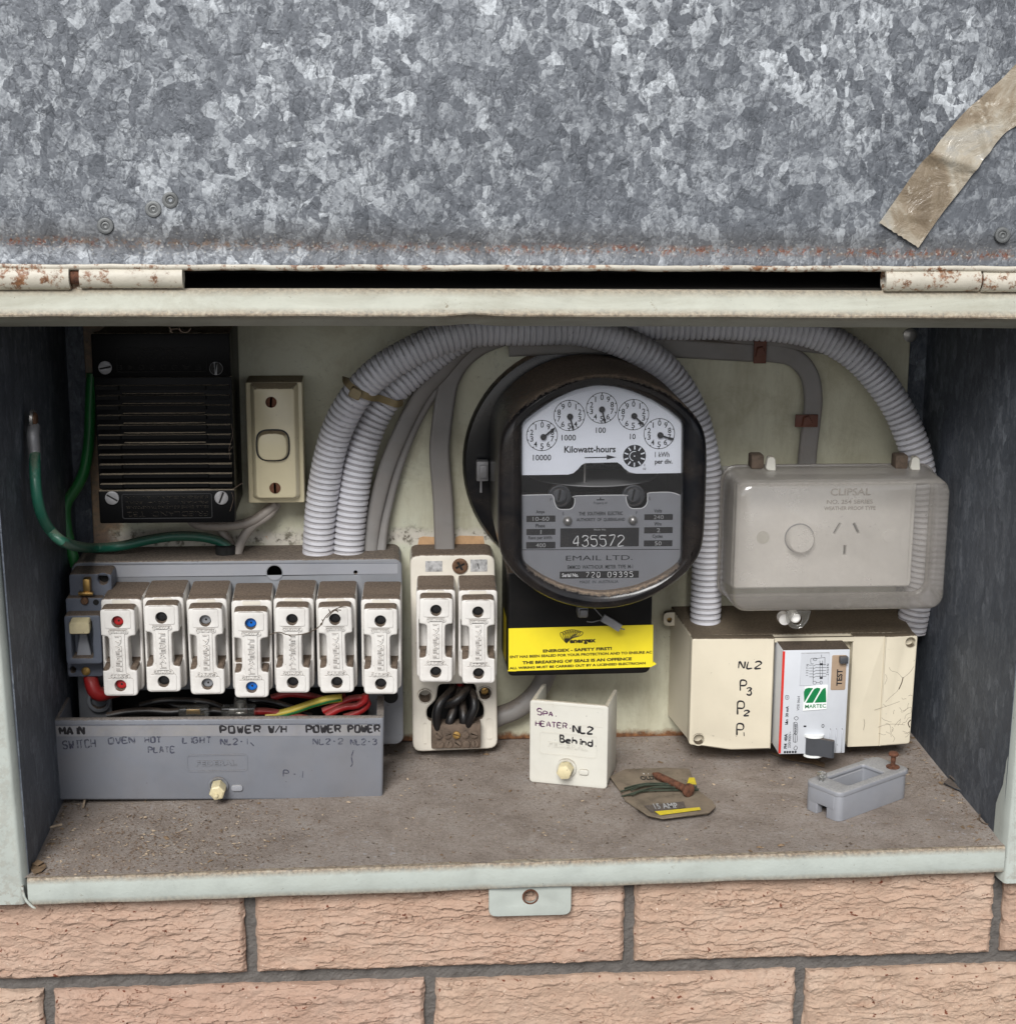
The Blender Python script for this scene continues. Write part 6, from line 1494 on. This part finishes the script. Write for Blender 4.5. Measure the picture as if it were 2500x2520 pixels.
# the logo: three slanting bands with rounded tops
def band(x0_, x1_, y0_, y1_, sh): 
    return [R7(x0_+sh, y0_), R7(x0_+sh+ (x1_-x0_)*0.5, y0_-6), R7(x1_+sh, y0_), R7(x1_, y1_), R7(x0_, y1_)]
g = [[(906, 662), (906, 600), (914, 582), (932, 576), (962, 578), (950, 592)], [(915, 664), (956, 598), (968, 582), (985, 576), (1004, 580), (1000, 592), (957, 664)], [(966, 664), (1010, 594), (1018, 584), (1034, 576), (1036, 600), (1036, 662)]]
for pl in g: plate('logo_band', [roundpoly([R7(x, y) for x, y in pl], 0.5)], BY-0.9, BY-0.7, 'sticker_green', stk)
c_ = R7(972, 684); text('MARTEC', c_[0], BY-0.75, c_[1], 25*KR, 'sticker_green', stk, w=132*KR, bold=0.015, rot=1.5)
for s_, x, y, h, w_, b_ in (('FI4  40A', 792, 890, 20, 98, 0.035), ('IΔn  30 mA', 803, 738, 19, 122, 0.03), ('230/400V~', 815, 882, 17, 108, 0.0), ('VDE 0664', 873, 668, 15, 94, 0.0), ('I', 908, 804, 17, 10, 0.05), ('O', 1014, 804, 18, 24, 0.02), ('1 3 5 7 N', 929, 472, 14, 74, 0.0), ('2 4 6 8 N', 1049, 472, 14, 74, 0.0)):
    c_ = R7(x, y); text(s_, c_[0], BY-(0.5 if y < 500 else 0), c_[1], h*KR, 'print', rc_, w=w_*KR, rot=90, bold=b_)
def l7(pl, r, d_=0.0): return [(R7(x, y)[0], BY-0.02-d_, R7(x, y)[1]) for x, y in pl]
sch = [[(965, 405), (952, 408), (952, 435), (968, 438)], [(965, 411), (1002, 405), (1035, 402)], [(1015, 385), (1015, 400)], [(1035, 402), (1033, 450)], [(1005, 420), (1003, 520)], [(1020, 420), (1018, 520)], [(965, 455), (962, 540)],
       [(968, 405), (985, 405), (985, 418), (968, 418), (968, 405)], [(1003, 540), (1014, 540), (1014, 555), (1003, 555), (1003, 540)], [(962, 540), (978, 540), (978, 555), (962, 555), (962, 540)], [(978, 548), (1003, 548)]]
for k in range(5): 
    y = 445+17*k; sch.append([(940, y), (962, y)]); sch.append([(962, y+6), (985, y-4)]); sch.append([(985, y-2), (1040, y-2)])
lines('wiring_diagram', [l7(p_, 0, 0.5) for p_ in sch], 0.16, 'print', rc_)
for x, y in ((1014, 440), (1010, 520)):
    c_ = R7(x, y); plate('diagram_block', [rrect(c_[0]-1.0, c_[0]+1.0, c_[1]-0.7, c_[1]+0.7, 0.1, 1)], BY-0.7, BY-0.4, 'print', rc_)
small = [[(800, 622), (816, 622), (816, 642), (800, 642), (800, 622)], [(808, 626), (808, 638)], [(838, 895), (838, 850), (858, 850), (858, 895), (838, 895)], [(848, 900), (848, 780)], [(842, 782), (842, 845), (862, 845), (862, 782), (842, 782)], [(838, 935), (850, 945), (860, 930), (850, 918), (838, 935)], [(845, 755), (858, 745), (870, 755), (858, 768), (845, 755)]]
lines('rating_marks', [l7(p_, 0) for p_ in small], 0.2, 'print', rc_)
c_ = R7(853, 815); text('6000', c_[0], BY, c_[1], 14*KR, 'print', rc_, w=56*KR, rot=90, bold=0.01)
for x in (785, 800, 815, 832, 848):
    c_ = R7(x, 955); plate('maker_mark', [rrect(c_[0]-0.7, c_[0]+0.7, c_[1]-0.8, c_[1]+0.8, 0.3, 2)], BY-0.15, BY, 'print', rc_)
# toggle: white drum ends with a dark lever
a, b = R7(892, 984), R7(1022, 848)
xc = (a[0]+b[0])/2
for z_ in (b[1]-2.0, a[1]+0.6):
    V = []; F = []
    prof_ = [(xc+6.9*math.cos(math.radians(q_)), BY-5.2*math.sin(math.radians(q_))) for q_ in range(0, 181, 15)]
    n_ = len(prof_); V = [(x, y, z_) for x, y in prof_]+[(x, y, z_+1.5) for x, y in prof_]
    F = [tuple(range(n_)), tuple(range(2*n_-1, n_-1, -1))]+[(i, i+n_, i+n_+1, i+1) for i in range(n_-1)]
    me = pydata('drum_end', V, F); auto_smooth(me, 40); link('drum_end', me, 'sticker', rc_)
prof_ = [(xc+5.8*math.cos(math.radians(q_)), BY-4.4*math.sin(math.radians(q_))) for q_ in range(0, 181, 15)]
prof_ = [(xc+11.5, BY-10.5), (xc+12.5, BY-8.2)]+prof_[2:-1]+[(xc-5.8, BY+.5), (xc+5.8, BY+.5)] if 0 else [(xc+6, BY+.3), (xc+6, BY-3.5), (xc+12.4, BY-7.5), (xc+12.2, BY-9.6), (xc+10.5, BY-10.2), (xc+2.5, BY-5.2), (xc-3, BY-4.2), (xc-5.6, BY-2), (xc-5.8, BY+.3)]
n_ = len(prof_); z0_, z1_ = a[1]+2.3, b[1]-2.2
me = pydata('lever', [(x, y, z0_) for x, y in prof_]+[(x, y, z1_) for x, y in prof_], [tuple(range(n_)), tuple(range(2*n_-1, n_-1, -1))]+[(i, (i+1) % n_, (i+1) % n_+n_, i+n_) for i in range(n_)])
auto_smooth(me, 30); link('lever', me, 'lever', rc_)
for x in (1052, 1088, 1122):
    a, b = R7(x-8, 962), R7(x+8, 820); box('finger_rib', a[0], b[0], BY-1.4, BY+.3, a[1], b[1], 'rcd', rc_, 0.3, 1)
a, b = R7(748, 968), R7(1140, 985)

# ------------------------------------------------------------------ small white cover marked for the spa heater
sa_ = thing('spa_heater_cover', 'small white fuse cover with handwritten spa heater label standing on the floor', 'cover', (80.8, 123.4, 0.9))
pl_, pr_ = (55.0, 132.4, 0.6), (107.4, 116.1, 1.1)
ang = math.atan2(pr_[1]-pl_[1], pr_[0]-pl_[0]); Wd = math.hypot(pr_[0]-pl_[0], pr_[1]-pl_[1]); Ht = 60.6
def rotated(fn):
    """build flat at the origin facing the viewer, then turn onto the floor spot"""
    before = set(bpy.data.objects)
    fn()
    Mx = Matrix.Translation(Vector(pl_)*S) @ Matrix.Rotation(ang, 4, 'Z')
    off = Matrix.Translation(Vector(ORG[sa_.name])*S)
    for o in set(bpy.data.objects)-before:
        o.data.transform(off.inverted() @ Mx @ off)
def spa():
    plate('cover_face', [rrect(0, Wd, 0, Ht, 2.6)], 0, 3, 'spa', sa_, 0.9)
    box('cover_side', 0.6, 3.4, 2, 38, 1.5, Ht-0.8, 'spa', sa_, 0.5); box('cover_side', Wd-3.2, Wd-0.6, 2, 38, 1.5, Ht-0.8, 'spa', sa_, 0.5)
    box('cover_base', 3, Wd-3, 2.5, 36, 0.3, 2.6, 'spa', sa_, 0.4)
    q = lambda x, y: ((x-893)/500*Wd, Ht-(y-1085-(x-893)*0.055)/525*Ht)
    k_ = Wd/500
    a, b = q(920, 1215), q(1360, 1130); frame('label_recess', a[0], b[0], a[1]-1, b[1], 0, 0.3, 'spa', sa_, r=0.5, proud=0.2)
    strokes('S', *[q(942, 1178)[0], -0.08, q(942, 1178)[1]], 40*k_, 28*k_, 'ink_purple', sa_, r=0.42, jit=0.03)
    strokes('PA.', q(982, 1183)[0], -0.08, q(982, 1183)[1], 28*k_, 24*k_, 'ink_purple', sa_, adv=34*k_, r=0.42, jit=0.03)
    strokes('HEATER.', q(932, 1248)[0], -0.08, q(932, 1248)[1], 32*k_, 24*k_, 'ink_purple', sa_, adv=35*k_, r=0.42, jit=0.04)
    strokes('NL2', q(1175, 1282)[0], -0.08, q(1175, 1282)[1], 44*k_, 32*k_, 'ink', sa_, adv=44*k_, r=0.62, jit=0.03)
    strokes('Behind.', q(1090, 1345)[0], -0.08, q(1090, 1345)[1], 44*k_, 26*k_, 'ink', sa_, adv=39*k_, r=0.62, jit=0.03, rot=-0.05)
    a = q(1140, 1372); text('FEDERAL', a[0], 0, a[1], 30*k_, 'spa', sa_, w=255*k_, bold=0.03, proud=0.5, rot=-2)
    a, b = q(955, 1425), q(1325, 1305); frame('embossed_frame', a[0], b[0], a[1], b[1], 0, 0.6, 'spa', sa_, r=2.2, proud=0.3)
    p = q(1135, 1508); lathe('boss', [(7, -0.5), (6.8, 2.0), (6.1, 2.6), (5.2, 2.0), (5, 1), (0.1, 1)], (p[0], 0, p[1]), 'spa', sa_, 26)
    hexnut(sa_, (p[0], -1.5, p[1]), 5.6, 9, 'nut')
    a = q(1245, 1530); plate('slot_lug', [rrect(a[0]-3.4, a[0]+3.4, a[1]-2, a[1]+2, 1.8)], -1.6, 0.3, 'spa', sa_, 0.5)
rotated(spa)

# ------------------------------------------------------------------ fuse wire card and rusty screw on the floor
cd = thing('fuse_wire_card', 'dirty torn fuse wire card with yellow print lying on the floor', 'card', (142.6, 93.4, 1.5))
cp = [(111.2, 132.1, 1.2), (124.1, 145.0, 1.3), (152.5, 145.7, 1.6), (168.9, 142.4, 1.8), (168.8, 119.8, 1.8), (168.9, 103.5, 1.8), (175.2, 83.5, 1.9), (174.6, 72.7, 1.8), (168.0, 63.4, 1.8), (137.0, 57.1, 1.4), (128.9, 62.1, 1.4), (123.3, 74.9, 1.3), (116.9, 90.8, 1.2), (115.0, 109.6, 1.2)]
def sheet_on_floor(name, pts, th, mat, parent, lift=0.0, warp=0.0):
    P2 = [(x, y) for x, y, z in pts]
    me = curve_mesh(name, [P2], th, 0)
    cx_ = sum(p[0] for p in P2)/len(P2); cy_ = sum(p[1] for p in P2)/len(P2)
    for v in me.vertices:
        x, y, z = v.co; up_ = warp*((x-cx_)**2+(y-cy_)**2)/900
        v.co = Vector((x, y, fz(x)+lift+th/2+0.5+z+up_))*S
    me.update(); return link(name, me, mat, parent)
sheet_on_floor('card', cp, 0.9, 'card', cd, 0.2, 0.35)
sheet_on_floor('curled_edge', [(123.2, 74.0, 1.3), (128.9, 62.1, 1.4), (137.0, 57.1, 1.4), (168.0, 63.4, 1.8), (174.6, 72.7, 1.8), (174.4, 69.1, 1.8), (168.4, 59.9, 1.8), (136.3, 52.8, 1.4), (127.4, 58.7, 1.3), (121.4, 71.5, 1.3)], 0.5, 'card', cd, 3.2, 0.3)
sheet_on_floor('yellow_print', [(131.5, 144.4, 1.4), (148.6, 145.0, 1.6), (147.2, 123.4, 1.6), (130.0, 122.8, 1.4)], 0.12, 'card_yellow', cd, 1.5)
sheet_on_floor('yellow_print', [(166.1, 125.8, 1.8), (169.8, 125.5, 1.8), (169.1, 113.0, 1.8), (162.7, 114.5, 1.7)], 0.12, 'card_yellow', cd, 1.9)
sheet_on_floor('yellow_print', [(133.2, 67.0, 1.4), (164.1, 71.7, 1.7), (164.1, 67.3, 1.7), (135.8, 60.7, 1.4)], 0.12, 'card_yellow', cd, 2.6)
sheet_on_floor('dark_print', [(127.7, 78.2, 1.3), (155.4, 83.2, 1.6), (154.6, 72.5, 1.6), (130.8, 67.2, 1.4)], 0.12, 'lever', cd, 2.2)
def floor_text(s_, p, h, w_, mat, parent, lift, rot):
    me = text_mesh(s_, 0.02)
    co = np.empty(len(me.vertices)*3); me.vertices.foreach_get('co', co); co = co.reshape(-1, 3)
    c_ = (co.min(0)+co.max(0))/2; sz = co.max(0)-co.min(0); q = co-c_
    X = q[:, 0]*w_/sz[0]; Y_ = q[:, 1]*h/sz[1]; ca, sa = math.cos(rot), math.sin(rot)
    out = np.stack([(p[0]+X*ca-Y_*sa)*S, (p[1]+X*sa+Y_*ca)*S, (p[2]+lift+np.where(q[:, 2] > 0, 0.1, 0))*S], 1)
    me.vertices.foreach_set('co', out.ravel()); me.update(); return link('lettering', me, mat, parent)
floor_text('WIRE', (141.4, 139.6, 1.5), 10, 16, 'engraved', cd, 2.3, 0.05)
floor_text('OLDER', (139.7, 127.9, 1.5), 7, 15, 'print', cd, 2.3, 0.05)
floor_text('15 AMP', (142.0, 76.1, 1.5), 9, 16, 'engraved_dim', cd, 3.0, 0.06)
rnd = random.Random(3)
wl_ = []
for k in range(9):
    o_ = rnd.uniform(-6, 6)
    a, b = (114.4, 105.0, 1.2), (166.8, 103.7, 1.8)
    a = Vector(a)+Vector((rnd.uniform(0, 8), o_-6, 3.2+0.2*k)); b = Vector(b)+Vector((rnd.uniform(-6, 3), o_*0.5, 3.0+0.2*k))
    m_ = (a+b)/2+Vector((0, rnd.uniform(2, 9), rnd.uniform(0.2, 1.4)))
    wl_.append([a, a.lerp(m_, 0.5)+Vector((0, 2, 0.4)), m_, b])
lines('wound_wire', wl_, 0.55, 'fuse_wire', cd, fy=1)
rs_ = thing('rusty_screw', 'long rusty screw lying across the fuse wire card', 'screw', (150.5, 102.1, 1.6))
a, b = Vector((141.1, 127.8, 1.5))+Vector((0, 0, 5.4)), Vector((159.3, 94.0, 1.7))+Vector((0, 0, 6.8))
n_ = 60; pts = [a.lerp(b, i/n_) for i in range(n_+1)]
rad = [min(1, 0.35+i/12)*(1.0+0.14*(1 if (i % 4) < 2 else -1)) for i in range(n_+1)]
me = sweep_mesh('shank', pts, ring(2.3, 12), rad); auto_smooth(me, 60); link('shank', me, 'rusty', rs_)
dv = (b-a).normalized(); hp = [b+dv*t_ for t_ in (-0.5, 0.6, 2.2, 2.8)]
me = sweep_mesh('head', hp, ring(4.7, 16), [0.55, 1, 1, 0.8]); auto_smooth(me, 40); link('head', me, 'rusty', rs_)

# ------------------------------------------------------------------ grey spacer block with screws
gb = thing('spacer_block', 'hollow grey plastic block with an open window lying on the floor', 'block', (251, 45, 2.6))
A0 = Vector((251.3, 45.2, 2.7)); A1 = Vector((310.1, 85.1, 3.3)); ux = (A1-A0).normalized(); uy = Vector((-ux.y, ux.x, 0))
LL = (A1-A0).length; WW = 31.0; HHt = 20.5
def bw(l, w_, h): 
    p = A0+ux*l+uy*w_; return (p.x, p.y, fz(p.x)+0.3+h)
def block_part(name, loops, z0, z1, mat, parent, bev):
    me = curve_mesh(name, loops, z1-z0, bev, 2)
    for v in me.vertices: v.co = Vector(bw(v.co.x, v.co.y, (z0+z1)/2+v.co.z))*S
    bm = bmesh.new(); bm.from_mesh(me); bmesh.ops.remove_doubles(bm, verts=bm.verts, dist=1e-6); bm.to_mesh(me); bm.free()
    auto_smooth(me, 35); return link(name, me, mat, parent)
outl = rrect(0, LL, 0, WW, 5)
block_part('block_top', [outl, rrect(15, LL-19, 6.5, WW-5.5, 2)], HHt-4, HHt, 'grey_light', gb, 1.2)
block_part('block_wall', [roundpoly([(0.4, 0.4), (LL-.4, 0.4), (LL-.4, WW-.4), (0.4, WW-.4), (0.4, 19.5), (6, 19.5), (6, WW-6), (LL-6, WW-6), (LL-6, 4.5), (6, 4.5), (6, 11.5), (0.4, 11.5)], [8, 8, 8, 8, .8, .8, .8, .8, .8, .8, .8, .8], 6)], 0, HHt-3.4, 'grey_light', gb, 0.3)
block_part('block_lintel', [rrect(0.1, 6, 5, WW-5, 0.5)], 7.5, HHt-3.5, 'grey_light', gb, 0.2)
block_part('window_wall', [rrect(14, LL-18, 5.5, WW-4.5, 2), rrect(15, LL-19, 6.5, WW-5.5, 2)], 4, HHt-2, 'grey_light', gb, 0)
def standing_screw(nm, lb, l, w_, mat, hd=3.6, sh=1.7, up=9, flange_=True):
    p = bw(l, w_, HHt); o = thing(nm, lb, 'screw', p)
    if flange_: lathe('washer', [(4.6, 0.05), (4.6, 0.8), (2.0, 1.2)], p, mat, o, 18, 'Z')
    lathe('shank', [(sh, 0), (sh*0.9, up*0.4), (sh, up*0.5), (sh, up)], p, mat, o, 14, 'Z')
    lathe('head', [(sh, up-1), (hd*0.9, up-0.4), (hd, up+0.6), (hd*0.8, up+1.8), (0.1, up+2.2)], p, mat, o, 18, 'Z')
    return o
standing_screw('rusty_screw', 'rusty screw standing upright in the grey block', LL-8, 9, 'rusty')
p = bw(7, 22.5, HHt); o = thing('clear_screw', 'small clear plastic screw standing in the grey block', 'screw', p)
lathe('shank', [(1.6, 0), (1.6, 3.5), (0.1, 3.5)], p, 'clear', o, 12, 'Z'); lathe('head', [(1.6, 2.5), (3.3, 3.2), (3.4, 5.2), (2.6, 6.2), (0.1, 6.4)], p, 'clear', o, 8, 'Z')

# ------------------------------------------------------------------ litter
ld = thing('folded_tag', 'small dark crumpled scrap lying by the right side panel', 'scrap', (346.6, 96.4, 3.7))
pts = [(339.4, 103.3, 3.6), (345.1, 110.9, 3.6), (355.3, 107.8, 3.8), (357.2, 98.4, 3.8), (347.1, 89.3, 3.7), (344.1, 93.8, 3.6)]
sheet_on_floor('scrap', pts, 0.8, 'lever', ld, 0.8, 2.5)
sheet_on_floor('fold', [(345.0, 110.3, 3.6), (355.3, 107.8, 3.8), (356.9, 100.7, 3.8), (346.4, 100.7, 3.7)], 0.6, 'lever', ld, 3.4, 1.0)
tag(tube('thin_wire', [Vector(p)+Vector((0, 0, z_)) for p, z_ in zip([(357.9, 77.4, 3.8), (358.9, 69.1, 3.8), (354.7, 60.0, 3.7), (348.5, 52.5, 3.7), (344.1, 41.1, 3.6), (346.1, 34.5, 3.7), (350.7, 29.6, 3.7), (354.3, 23.3, 3.7)], (6, 5, 3, 1.5, 1, 1, 1.2, 1.5))], 0.5, 'brown', n=6), 'thin curled wire lying at the right front corner of the floor', 'wire')
lf = thing('dry_leaf', 'curled dry brown leaf in the left front corner of the floor', 'leaf', (-258.6, 12.1, -2.7))
sheet_on_floor('blade', [(-263.6, 12.5, -2.8), (-263.2, 19.7, -2.8), (-260.1, 23.0, -2.7), (-255.7, 19.1, -2.7), (-253.8, 13.7, -2.7), (-255.8, 7.0, -2.7), (-259.4, 3.5, -2.7)], 0.3, 'leaf', lf, 0.6, 6)
sheet_on_floor('blade_fold', [(-262.9, 15.3, -2.8), (-260.5, 21.8, -2.8), (-256.0, 17.4, -2.7), (-258.8, 13.0, -2.7)], 0.3, 'leaf', lf, 2.4, 5)
lf = thing('paper_scrap', 'thin torn scrap showing under the safety switch', 'scrap', (253.2, 154.8, 2.7))
sheet_on_floor('scrap', [(232.2, 171.6, 2.5), (247.4, 167.0, 2.6), (258.4, 161.1, 2.7), (267.3, 147.1, 2.8), (265.0, 140.2, 2.8), (258.9, 147.8, 2.7), (244.8, 155.5, 2.6), (236.0, 166.2, 2.5)], 0.3, 'leaf', lf, 0.6, 0.3)
gt = 'straws and twigs on the floor'
for lb, a, b in (('pale straw lying against the foot of the grey cover', (228, 1405), (222, 1470)), ):
    pa, pb = Vector((-250.7, 132.9, -2.6)), Vector((-247.4, 108.7, -2.6)); pa.z += 5; pb.z += 0.8
    tag(tube('straw', [pa, (pa+pb)/2+Vector((1, 0, 0.6)), pb], 0.8, 'straw', n=6, fy=0.5), lb, 'straw')
tag(tube('twig', [Vector(p)+Vector((0, 0, 1)) for p in [(-274.5, 67.9, -2.9), (-269.4, 74.8, -2.8), (-263.3, 76.6, -2.8), (-256.4, 80.9, -2.7)]], 0.9, 'straw', n=6), 'thin twig at the foot of the left side panel', 'twig')
# loose grit, flakes and chaff: nobody could count it
def litter(name, n, mat, lab, smin, smax, seed, dense):
    r = np.random.RandomState(seed); V = []; F = []
    k = 0
    while k < n:
        x = r.uniform(XL+3, XR-3); y = r.uniform(4, D-3)
        d = dense(x, y)
        if r.rand() > d: continue
        s_ = smin*(smax/smin)**(r.rand()**2.2); asp = r.uniform(0.25, 0.8); a = r.uniform(0, 6.28); ca, sa = math.cos(a), math.sin(a)
        z = fz(x)+0.45; tx_, ty_ = r.uniform(-0.4, 0.4, 2); o_ = len(V); h = s_*r.uniform(0.12, 0.5)
        for px, py, hh_ in ((-1, -1, 0), (1, -0.7, 0), (0.8, 1, 0), (-0.9, 0.8, 0), (0.1, 0.1, 1)):
            qx, qy = px*s_*r.uniform(0.7, 1.1), py*s_*asp*r.uniform(0.7, 1.1)
            V.append((x+qx*ca-qy*sa, y+qx*sa+qy*ca, z+hh_*h+qx*tx_*0.3*(hh_ == 0)))
        F += [(o_, o_+1, o_+4), (o_+1, o_+2, o_+4), (o_+2, o_+3, o_+4), (o_+3, o_, o_+4)]
        k += 1
    o = link(name, pydata(name, V, F), mat)
    o['label'] = lab; o['category'] = 'litter'; o['kind'] = 'stuff'; return o
left = lambda x, y: 0.10+0.9*math.exp(-((x+200)/70)**2)*math.exp(-((y-40)/60)**2)+0.5*math.exp(-((x-XR)/16)**2)+0.6*math.exp(-((x-XL)/14)**2)+0.35*math.exp(-((y-D)/10)**2)
litter('grit', 9000, 'dirt', 'brown grit and crumbs scattered over the box floor', 0.2, 1.2, 1, left)
litter('chaff', 1500, 'straw', 'pale chaff and straw flakes scattered over the box floor', 0.3, 1.8, 2, left)
litter('leaf_bits', 130, 'leaf', 'dry brown leaf bits gathered along the sides of the box floor', 0.8, 3.0, 9, lambda x, y: 0.9*math.exp(-((x-XR)/12)**2)+0.9*math.exp(-((x-XL)/16)**2)*math.exp(-((y-50)/60)**2)+0.02)
litter('dark_flakes', 500, 'cobweb', 'dark flakes of dirt scattered over the box floor', 0.3, 1.5, 4, lambda x, y: 0.4+0.5*math.exp(-((x-XR)/40)**2))

# fine webs under the upper lip and beside the transformer
for nm, lb, pl in (('cobweb', 'pale wisp of cobweb hanging under the upper lip above the transformer', [[(-165.7, 10.0, 334.6), (-164.5, 10.0, 333.1), (-165.0, 10.0, 331.8), (-163.3, 10.0, 331.0)], [(-165.3, 10.0, 333.9), (-164.1, 10.0, 332.2), (-164.6, 10.0, 331.4)], [(-159.4, 10.0, 333.9), (-159.0, 10.0, 332.0), (-156.9, 10.0, 331.0), (-154.4, 10.0, 331.5), (-152.8, 10.0, 333.6)], [(-164.5, 10.0, 332.6), (-161.5, 10.0, 333.2), (-159.0, 10.0, 332.7)]]),
                   ('cobweb', 'thin cobweb threads at the right edge of the transformer', [[(-143.2, 138.0, 254.1), (-142.7, 138.0, 246.2), (-145.2, 138.0, 238.2), (-144.9, 138.0, 230.2)], [(-144.1, 138.0, 209.6), (-140.6, 138.0, 212.1), (-136.6, 138.0, 214.6)], [(-144.6, 138.0, 208.1), (-143.6, 138.0, 203.1), (-146.0, 138.0, 195.0)], [(-145.2, 138.0, 236.2), (-142.7, 138.0, 239.2)]])):
    tag(lines(nm, pl, 0.13, 'brown', None, fy=1), lb, 'cobweb')
